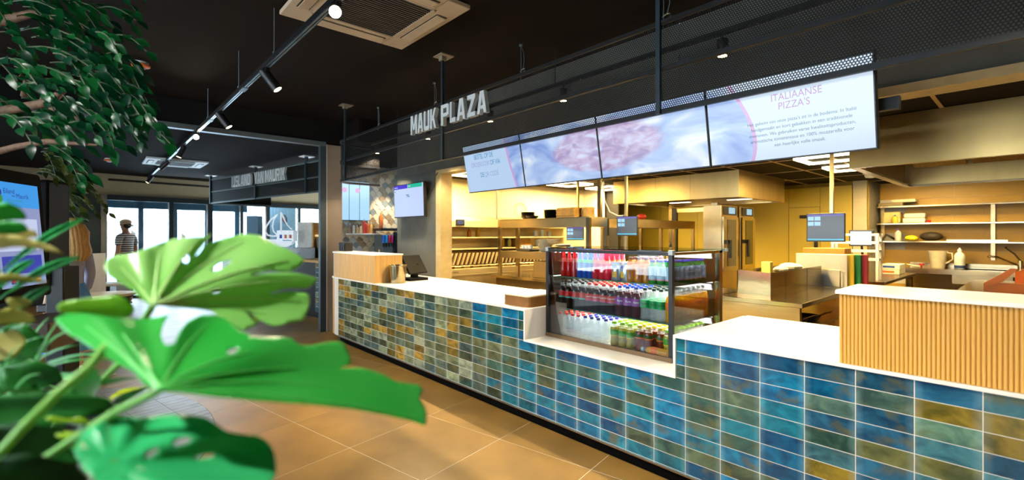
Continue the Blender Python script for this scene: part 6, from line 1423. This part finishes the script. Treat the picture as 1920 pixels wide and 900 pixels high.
def twig(p0, p1, sag, n, sc=1.0, up=.1):
    p0 = Vector(p0); p1 = Vector(p1); pts = []
    for i in range(n+1):
        t = i/n; q = p0.lerp(p1, t); q.z += up*math.sin(PI*t)*.35-sag*.5*t*t; pts.append(q)
    for i in range(1, n+1):
        d = (pts[i]-pts[i-1]).normalized(); side = d.cross(Vector((0, 0, 1))).normalized()*(1 if i % 2 else -1)
        ax = (d*.9+side*random.uniform(.25, .6)+Vector((0, 0, random.uniform(-.5, .05)))+RV*.25).normalized()
        nr = (Vector((0, 0, 1))*.7-FV*random.uniform(.35, 1.1)+RV*random.uniform(-.35, .35)); nr = (nr-ax*nr.dot(ax)).normalized(); xx = ax.cross(nr)
        Mx = Matrix(((xx.x, ax.x, nr.x, pts[i].x), (xx.y, ax.y, nr.y, pts[i].y), (xx.z, ax.z, nr.z, pts[i].z), (0, 0, 0, 1))) @ Matrix.Scale(sc*random.uniform(.8, 1.15), 4)
        LVS.append(Mx)
    return pts
TW = B()
def crown(seeds):
    for (u0, v0, u1, v1, D, n, sag) in seeds:
        pts = twig(PX(u0, v0, D+random.uniform(-.05, .1)), PX(u1, v1, D+random.uniform(-.25, .1)), sag, n); TW.tube(pts, .003, 5)
random.seed(11)
SE = [(60, 30, 200, 60, 2.2, 9, .08), (120, 40, 245, 130, 2.2, 10, .05), (30, 60, 160, 70, 2.15, 9, .05), (100, 70, 235, 150, 2.1, 10, .06), (40, 90, 180, 120, 2.1, 10, .06), (150, 100, 262, 205, 2.15, 9, .05), (60, 120, 190, 190, 2.05, 10, .05), (20, 140, 120, 210, 2.1, 8, .04), (140, 150, 250, 230, 2.05, 9, .04), (110, 190, 210, 250, 2.1, 8, .05), (180, 190, 265, 235, 2.1, 7, .05), (220, 215, 320, 265, 2.1, 9, .02), (0, 190, 80, 235, 2.1, 8, .05), (0, 215, 60, 260, 2.05, 7, .04), (60, 210, 160, 265, 2.05, 8, .04), (170, 20, 255, 30, 2.3, 6, .04), (200, 70, 275, 92, 2.2, 6, .02), (0, 10, 120, 15, 2.25, 8, .05), (130, 5, 215, 40, 2.3, 7, .06), (0, 110, 70, 150, 2.0, 7, .04), (30, 165, 100, 175, 2.0, 6, .05), (225, 130, 262, 160, 2.2, 5, .03), (235, 160, 282, 195, 2.2, 5, .03), (80, 160, 150, 215, 2.0, 7, .05), (150, 130, 215, 200, 1.98, 7, .04), (100, 100, 160, 150, 1.98, 7, .04), (30, 30, 100, 60, 2.05, 7, .04), (180, 60, 230, 110, 2.05, 6, .04), (0, 60, 50, 100, 2.0, 6, .04), (190, 230, 215, 275, 2.1, 5, .03), (130, 230, 190, 262, 2.0, 6, .03), (20, 225, 110, 245, 1.98, 7, .04), (200, 100, 262, 130, 2.2, 6, .02), (230, 175, 285, 225, 2.15, 6, .02), (240, 200, 300, 240, 2.1, 7, .02), (180, 205, 262, 262, 2.05, 7, .02), (60, 262, 165, 320, 2.6, 8, .03), (100, 270, 150, 335, 2.6, 7, .03)]
crown(SE)
for _ in range(42):
    u0 = random.uniform(-90, 190); v0 = random.uniform(-60, 215)
    crown([(u0, v0, min(u0+random.uniform(60, 120), 255), v0+random.uniform(5, 70), random.uniform(2.15, 2.75), random.randint(6, 9), random.uniform(.03, .08))])
TLM = []
for v_, f_ in TL: TLM.append(mkmesh('leaf', v_, f_, M_tree, 80))
tw = obj('twigs', TW, M_twig, tree); tw['kind'] = 'stuff'
MI = MW[tree].inverted()
order = sorted(range(len(LVS)), key=lambda i: (LVS[i].translation-CAM).length)
rest = B()
for rank, i in enumerate(order):
    if rank < 295:
        o = bpy.data.objects.new('leaf', random.choice(TLM)); COL.objects.link(o); o.parent = tree; o.matrix_local = MI @ LVS[i]
    else:
        v_, f_ = random.choice(TL); rest.add([LVS[i] @ Vector(q) for q in v_], f_)
o = obj('leaf', rest, M_tree, tree, smooth=80); o['kind'] = 'stuff'
# second, darker tree behind the kiosks
t2 = thing('potted_tree', 'darker tree with golden lit leaves behind the kiosks', 'tree', (-6.6, -3.9, 0))
obj('pot', B().lathe([(.2, 0), (.28, .4), (.26, .4), (.001, .36)], (-6.6, -3.9, 0), 24), pot_m, t2, smooth=40)
obj('trunk', B().tube([(-6.6, -3.9, .36), (-6.55, -3.8, 1.2), (-6.5, -3.6, 1.9)], [.05, .04, .03], 8), M_bark, t2, smooth=60)
LV2 = LVS; LVS = []; TW = B()
for _ in range(38):
    u0 = random.uniform(60, 150); v0 = random.uniform(300, 370); D = random.uniform(4.2, 4.9)
    crown([(u0, v0, u0+random.uniform(25, 60), v0+random.uniform(5, 45), D, 8, .06)])
for _ in range(12):
    u0 = random.uniform(75, 110); v0 = random.uniform(262, 300); D = random.uniform(3.0, 3.4)
    crown([(u0, v0, u0+random.uniform(20, 60), v0+random.uniform(15, 45), D, 7, .05)])
tw = obj('twigs', TW, M_twig, t2); tw['kind'] = 'stuff'; MI = MW[t2].inverted(); TLM2 = []
for v_, f_ in TL: TLM2.append(mkmesh('leaf', v_, f_, M_tree2, 80))
rest = B()
for rank, i in enumerate(sorted(range(len(LVS)), key=lambda i: (LVS[i].translation-CAM).length)):
    if rank < 200:
        o = bpy.data.objects.new('leaf', random.choice(TLM2)); COL.objects.link(o); o.parent = t2; o.matrix_local = MI @ LVS[i]
    else:
        v_, f_ = random.choice(TL); rest.add([LVS[i] @ Vector(q) for q in v_], f_)
o = obj('leaf', rest, M_tree2, t2, smooth=80); o['kind'] = 'stuff'

# ------------------------------------------------------------------ foreground planter
pl_ = thing('planter_box', 'dark planter trough holding the foreground plants', 'planter', (-1.0, -2.9, 0))
obj('trough', B().box(-1.75, -3.35, 0, -.35, -2.52, .68).box(-1.75, -3.35, .68, -1.70, -2.52, .75).box(-.40, -3.35, .68, -.35, -2.52, .75).box(-1.70, -3.35, .68, -.40, -3.30, .75).box(-1.70, -2.57, .68, -.40, -2.52, .75), pot_m, pl_)
obj('soil', B().box(-1.70, -3.30, .68, -.40, -2.57, .72), mat('soil', (40, 30, 22), .95, var=.3, bump=.6), pl_)
from mathutils.geometry import delaunay_2d_cdt
def inside(p, poly):
    c = False; n = len(poly)
    for i in range(n):
        a = poly[i]; b = poly[i-1]
        if (a[1] > p[1]) != (b[1] > p[1]) and p[0] < (b[0]-a[0])*(p[1]-a[1])/(b[1]-a[1])+a[0]: c = not c
    return c
def smooth_poly(poly, it=1):
    for _ in range(it):
        out = []
        for i in range(len(poly)):
            a = poly[i]; b = poly[(i+1) % len(poly)]
            out += [(a[0]*.86+b[0]*.14, a[1]*.86+b[1]*.14), (a[0]*.14+b[0]*.86, a[1]*.14+b[1]*.86)]
        poly = out
    return poly
def blade(name, poly, holes, depth, m, parent, step=10, it=1, label=None):
    """leaf blade: traced outline laid on its own curved surface in space; depth(u, v) is the distance from the lens side"""
    poly = smooth_poly(poly, it); holes = [smooth_poly(h, 1) for h in holes]
    vs = [Vector(p) for p in poly]; ed = [(i, (i+1) % len(poly)) for i in range(len(poly))]
    for h in holes:
        o = len(vs); vs += [Vector(p) for p in h]; ed += [(o+i, o+(i+1) % len(h)) for i in range(len(h))]
    us = [p[0] for p in poly]; ws = [p[1] for p in poly]
    u = min(us)
    while u < max(us):
        w = min(ws)
        while w < max(ws):
            q = (u+random.uniform(-1, 1), w+random.uniform(-1, 1))
            if inside(q, poly) and not any(inside(q, h) for h in holes): vs.append(Vector(q))
            w += step
        u += step
    V, E_, Fc, *_ = delaunay_2d_cdt(vs, ed, [], 0, 1e-4)
    fs = []
    for f in Fc:
        c = (sum(V[i].x for i in f)/3, sum(V[i].y for i in f)/3)
        if inside(c, poly) and not any(inside(c, h) for h in holes): fs.append(tuple(f))
    o = obj(name, B().add([PX(p.x, p.y, depth(p.x, p.y)) for p in V], fs), m, parent, smooth=180, label=label)
    so = o.modifiers.new('thickness', 'SOLIDIFY'); so.thickness = .0006; so.offset = 0
    return o
def ribs(cu, cv, n, amp, tilt=(0, 0), D0=.6, bow=0.0):
    def f(u, v):
        a = math.atan2(v-cv, u-cu); r = math.hypot(u-cu, v-cv)/300.0
        return D0+tilt[0]*(u-cu)/300+tilt[1]*(v-cv)/300+amp*min(1, r*1.5)*math.cos(a*n)+bow*r*r
    return f
M_monA = leaf_mat('monstera_pale', (164, 230, 124), (206, 246, 168), .3, .45, 5); M_monB = leaf_mat('monstera_green', (18, 160, 48), (92, 210, 96), .28, .4, 4)
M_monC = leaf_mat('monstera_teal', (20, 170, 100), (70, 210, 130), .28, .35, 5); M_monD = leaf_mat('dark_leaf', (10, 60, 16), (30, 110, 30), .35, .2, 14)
M_yel = leaf_mat('yellow_leaf', (150, 196, 30), (206, 220, 50), .35, .45, 6); M_stem = leaf_mat('pale_stem', (110, 180, 80), (140, 200, 96), .4, .3, 6)
mo = thing('monstera_plant', 'monstera plant with big split leaves filling the foreground left', 'plant', (-.95, -2.85, .72))
LA = [(195, 500), (200, 486), (211, 480), (250, 476), (283, 461), (319, 450), (352, 445), (388, 443), (398, 436), (388, 452), (372, 470), (366, 481), (374, 474), (386, 458), (421, 446), (460, 438), (487, 441), (512, 456), (545, 470), (573, 486), (560, 502), (540, 511), (505, 507), (470, 516), (506, 512), (556, 511), (597, 522), (579, 541), (540, 540), (500, 552), (545, 546), (579, 550), (581, 569), (570, 601), (543, 605), (515, 613), (494, 604), (463, 583), (485, 607), (457, 621), (416, 597), (394, 582), (352, 578), (311, 575), (278, 571), (267, 563), (245, 541), (220, 528), (203, 518)]
HA = [[(394, 508), (410, 494), (434, 487), (432, 493), (412, 506)], [(395, 549), (405, 541), (415, 540), (410, 548)], [(342, 490), (346, 480), (353, 478), (355, 488), (349, 494)]]
blade('leaf', LA, HA, ribs(285, 575, 9, .010, (.13, -.15), .62, .03), M_monA, mo, label='pale green split leaf, topmost of the monstera')
LB = [(101, 598), (128, 587), (166, 588), (204, 594), (257, 598), (288, 596), (318, 590), (308, 605), (301, 628), (309, 647), (326, 646), (337, 621), (352, 602), (379, 590), (417, 594), (447, 617), (478, 632), (520, 631), (546, 634), (562, 647), (584, 648), (622, 640), (643, 642), (655, 662), (660, 684), (632, 690), (676, 689), (714, 700), (744, 716), (786, 721), (796, 733), (786, 743), (801, 773), (799, 799), (774, 790), (717, 777), (660, 767), (584, 758), (489, 752), (402, 744), (337, 736), (295, 734), (272, 723), (250, 697), (204, 674), (158, 644), (120, 621)]
HB = [[(424, 662), (434, 654), (448, 654), (440, 664)]]
blade('leaf', LB, HB, ribs(300, 730, 7, .014, (.05, -.22), .50, .03), M_monB, mo, label='bright green split leaf reaching far to the right')
LC = [(140, 838), (152, 815), (169, 802), (196, 788), (238, 783), (274, 783), (313, 778), (348, 776), (386, 783), (405, 795), (425, 809), (458, 815), (485, 817), (508, 834), (517, 859), (519, 887), (505, 912), (444, 925), (306, 930), (192, 915), (158, 880), (142, 855)]
HC = [[(323, 832), (335, 822), (352, 818), (361, 826), (345, 833), (330, 837)], [(271, 856), (283, 843), (298, 839), (296, 846), (280, 859)], [(364, 857), (385, 851), (405, 852), (395, 858), (372, 861)]]
blade('leaf', LC, HC, ribs(210, 870, 8, .012, (.06, -.16), .46, .02), M_monC, mo, label='blue-green split leaf at the bottom edge')
M_yg = leaf_mat('yellow_green_leaf', (96, 176, 24), (150, 206, 40), .4, .4, 12)
LY = [(106, 575), (118, 566), (150, 560), (190, 556), (220, 552), (240, 562), (252, 578), (246, 592), (215, 596), (150, 590), (112, 586)]
blade('leaf', LY, [], ribs(240, 580, 5, .01, (.05, .04), .66, .02), M_yg, mo, label='yellow-green leaf edge behind the others')
LY2 = [(390, 588), (430, 596), (462, 588), (488, 600), (476, 612), (452, 620), (420, 608)]
blade('leaf', LY2, [], ribs(400, 590, 4, .006, (.05, .02), .70), M_yel, mo, label='yellow-green lobe under the pale leaf')
for pts, r in (([PX(298, 733, .505), PX(220, 770, .50), PX(120, 835, .52), PX(20, 900, .56), Vector((-.85, -2.8, .72))], .0042), ([PX(286, 575, .622), PX(270, 600, .65), PX(225, 680, .70), PX(100, 800, .74), Vector((-.95, -2.85, .72))], .0045), ([PX(205, 640, .56), PX(165, 690, .52), PX(110, 735, .50), PX(50, 795, .48), PX(-20, 870, .48), Vector((-.8, -2.85, .72))], .0045), ([PX(215, 868, .462), PX(180, 930, .5), Vector((-.8, -2.75, .72))], .004)):
    obj('stem', B().tube(pts, r, 8), M_stem, mo, smooth=60)
dk = thing('dark_leaf_plant', 'dark green broad leaved plant at the lower left', 'plant', (-1.05, -2.95, .72))
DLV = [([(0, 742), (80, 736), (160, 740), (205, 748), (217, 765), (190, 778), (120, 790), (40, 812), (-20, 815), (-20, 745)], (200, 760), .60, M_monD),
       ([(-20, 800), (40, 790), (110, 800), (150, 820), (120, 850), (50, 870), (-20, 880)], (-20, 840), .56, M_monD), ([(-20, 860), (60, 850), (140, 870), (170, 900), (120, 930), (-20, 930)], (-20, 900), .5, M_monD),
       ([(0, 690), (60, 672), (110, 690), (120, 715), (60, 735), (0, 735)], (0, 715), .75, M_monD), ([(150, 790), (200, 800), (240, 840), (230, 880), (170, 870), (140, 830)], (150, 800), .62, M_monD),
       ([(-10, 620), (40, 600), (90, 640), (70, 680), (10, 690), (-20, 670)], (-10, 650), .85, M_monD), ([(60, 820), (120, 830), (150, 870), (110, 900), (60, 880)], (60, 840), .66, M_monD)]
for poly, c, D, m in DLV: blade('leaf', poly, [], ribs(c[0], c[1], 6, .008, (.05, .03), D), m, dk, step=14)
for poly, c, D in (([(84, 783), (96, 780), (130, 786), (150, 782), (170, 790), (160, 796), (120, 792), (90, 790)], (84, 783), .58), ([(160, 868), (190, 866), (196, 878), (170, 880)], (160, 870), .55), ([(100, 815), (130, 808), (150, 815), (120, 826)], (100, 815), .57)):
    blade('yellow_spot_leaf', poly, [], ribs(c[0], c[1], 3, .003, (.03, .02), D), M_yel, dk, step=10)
MA_ = mat('leaf_vein', (196, 240, 150), .4, var=.05)
def veins(c, tips, dep, r, m):
    for tu, tv in tips:
        pts = []
        for i in range(8):
            t_ = i/7; u_ = c[0]+(tu-c[0])*t_; v_ = c[1]+(tv-c[1])*t_-10*math.sin(PI*t_)*(1 if tu > c[0] else .3); pts.append(PX(u_, v_, dep(u_, v_)-.0012))
        obj('vein', B().tube(pts, [r*(1-.7*i/7) for i in range(8)], 5), m, mo, smooth=60)
veins((288, 572), ((225, 500), (300, 470), (370, 452), (455, 455), (540, 488), (575, 523), (565, 565), (500, 590)), ribs(285, 575, 9, .010, (.13, -.15), .62, .03), .0022, MA_)
veins((300, 728), ((160, 610), (230, 625), (390, 605), (470, 660), (560, 690), (640, 725), (780, 780)), ribs(300, 730, 7, .014, (.05, -.22), .50, .03), .0022, mat('leaf_vein_green', (90, 200, 90), .4, var=.05))
# small filling leaves low in the planter
random.seed(21)
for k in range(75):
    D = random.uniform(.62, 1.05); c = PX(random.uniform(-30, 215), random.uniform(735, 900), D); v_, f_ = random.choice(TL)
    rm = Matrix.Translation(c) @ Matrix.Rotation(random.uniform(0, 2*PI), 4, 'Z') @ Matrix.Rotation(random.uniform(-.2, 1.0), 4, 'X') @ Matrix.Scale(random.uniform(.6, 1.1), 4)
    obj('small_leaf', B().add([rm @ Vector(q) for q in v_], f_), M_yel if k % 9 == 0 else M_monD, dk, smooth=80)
# grass tuft
gr = thing('grass_tuft', 'tuft of long pale grass blades at the left edge', 'plant', (-1.2, -3.0, .72)); M_gr = leaf_mat('grass_blade', (40, 130, 50), (110, 190, 110), .4, .35, 8)
random.seed(5)
for k in range(34):
    u0 = random.uniform(-40, 60); v0 = random.uniform(700, 790); D = random.uniform(.75, 1.05)
    a = random.uniform(-1.25, -.15); ln = random.uniform(90, 210); p0 = (u0, v0); p2 = (u0+ln*math.cos(a), v0+ln*math.sin(a)*.9+random.uniform(0, 30)); w = random.uniform(3.5, 7.0)
    L_ = []; R_ = []
    for i in range(7):
        t = i/6; x = p0[0]+(p2[0]-p0[0])*t; y = p0[1]+(p2[1]-p0[1])*t-14*math.sin(PI*t)+18*t*t; nx, ny = -math.sin(a), math.cos(a); ww = w*(1-t**2)*.5+.3; dd = D-.1*t
        L_.append(PX(x+nx*ww, y+ny*ww, dd)); R_.append(PX(x-nx*ww, y-ny*ww, dd+.004))
    obj('grass_blade', B().add(L_+R_, [(i, i+1, 8+i, 7+i) for i in range(6)]), M_gr, gr, smooth=180)
# fern fronds
fe = thing('fern_plant', 'fern with feathery fronds in front of the kiosk', 'plant', (-1.3, -3.05, .72)); M_fe = leaf_mat('fern_leaf', (10, 120, 54), (40, 160, 80), .4, .35, 8)
for (u0, v0), (u1, v1), D in (((-10, 520), (152, 412), .85), ((0, 560), (146, 483), .80), ((-10, 620), (90, 540), .8), ((-20, 560), (60, 490), .78)):
    n = 26; sp = [PX(u0+(u1-u0)*i/n, v0+(v1-v0)*i/n-10*math.sin(PI*i/n), D) for i in range(n+1)]
    fr2 = obj('frond', B().tube(sp, .0018, 5), M_fe, fe)
    d = Vector((u1-u0, v1-v0)).normalized(); px_ = Vector((-d.y, d.x))
    for i in range(2, n+1):
        w = 11*math.sin(PI*min(1, (n+1.5-i)/n))**.7*(.5+.5*min(1, i/6))
        for s in (-1, 1):
            cx_ = u0+(u1-u0)*i/n; cy_ = v0+(v1-v0)*i/n-10*math.sin(PI*i/n); q = Vector((cx_, cy_)); tip = q+px_*s*w+d*w*.35; a = q-d*3; b_ = q+d*4; m_ = q+px_*s*w*.5+d*w*.3
            obj('leaflet', B().add([PX(a.x, a.y, D), PX(b_.x, b_.y, D), PX(m_.x+d.x*3, m_.y+d.y*3, D-.008), PX(tip.x, tip.y, D+.004), PX(m_.x-d.x*4, m_.y-d.y*4, D-.004)], [(0, 1, 2, 4), (4, 2, 3)]), M_fe, fr2)
# pothos with creamy leaves
po = thing('pothos_plant', 'pothos with green and cream pointed leaves before the kiosk', 'plant', (-1.25, -3.1, .72)); M_po = leaf_mat('pothos_green', (20, 150, 50), (70, 190, 70), .35, .4, 6); M_pc = leaf_mat('pothos_cream', (150, 150, 60), (226, 216, 140), .35, .4, 9)
for poly, c, D, m in (([(-20, 388), (10, 378), (36, 388), (50, 404), (48, 412), (30, 412), (0, 416), (-20, 418)], (-20, 400), .62, M_po), ([(-20, 420), (15, 414), (45, 418), (55, 432), (30, 440), (-20, 436)], (-20, 425), .62, M_po),
    ([(-20, 428), (40, 425), (68, 434), (72, 444), (50, 446), (0, 442), (-20, 444)], (-20, 436), .66, M_pc), ([(-20, 442), (30, 440), (70, 452), (100, 462), (121, 477), (100, 472), (70, 466), (30, 462), (-20, 470)], (-20, 455), .64, M_pc),
    ([(-20, 514), (20, 512), (60, 520), (94, 529), (80, 531), (40, 528), (-20, 530)], (-20, 520), .64, M_pc), ([(-20, 590), (20, 575), (60, 590), (72, 604), (40, 606), (-20, 612)], (-20, 600), .7, M_pc),
    ([(10, 560), (40, 556), (62, 566), (50, 576), (20, 578)], (10, 568), .72, M_pc), ([(-20, 630), (30, 616), (52, 640), (30, 670), (-20, 680)], (-20, 650), .8, M_pc)):
    blade('leaf', poly, [], ribs(c[0], c[1], 3, .004, (.06, .03), D), m, po, step=9)
obj('stem', B().tube([PX(-20, 440, .66), PX(-60, 520, .72), PX(-40, 640, .8), PX(0, 760, .85), Vector((-1.25, -3.1, .72))], .003, 6), M_stem, po, smooth=60)
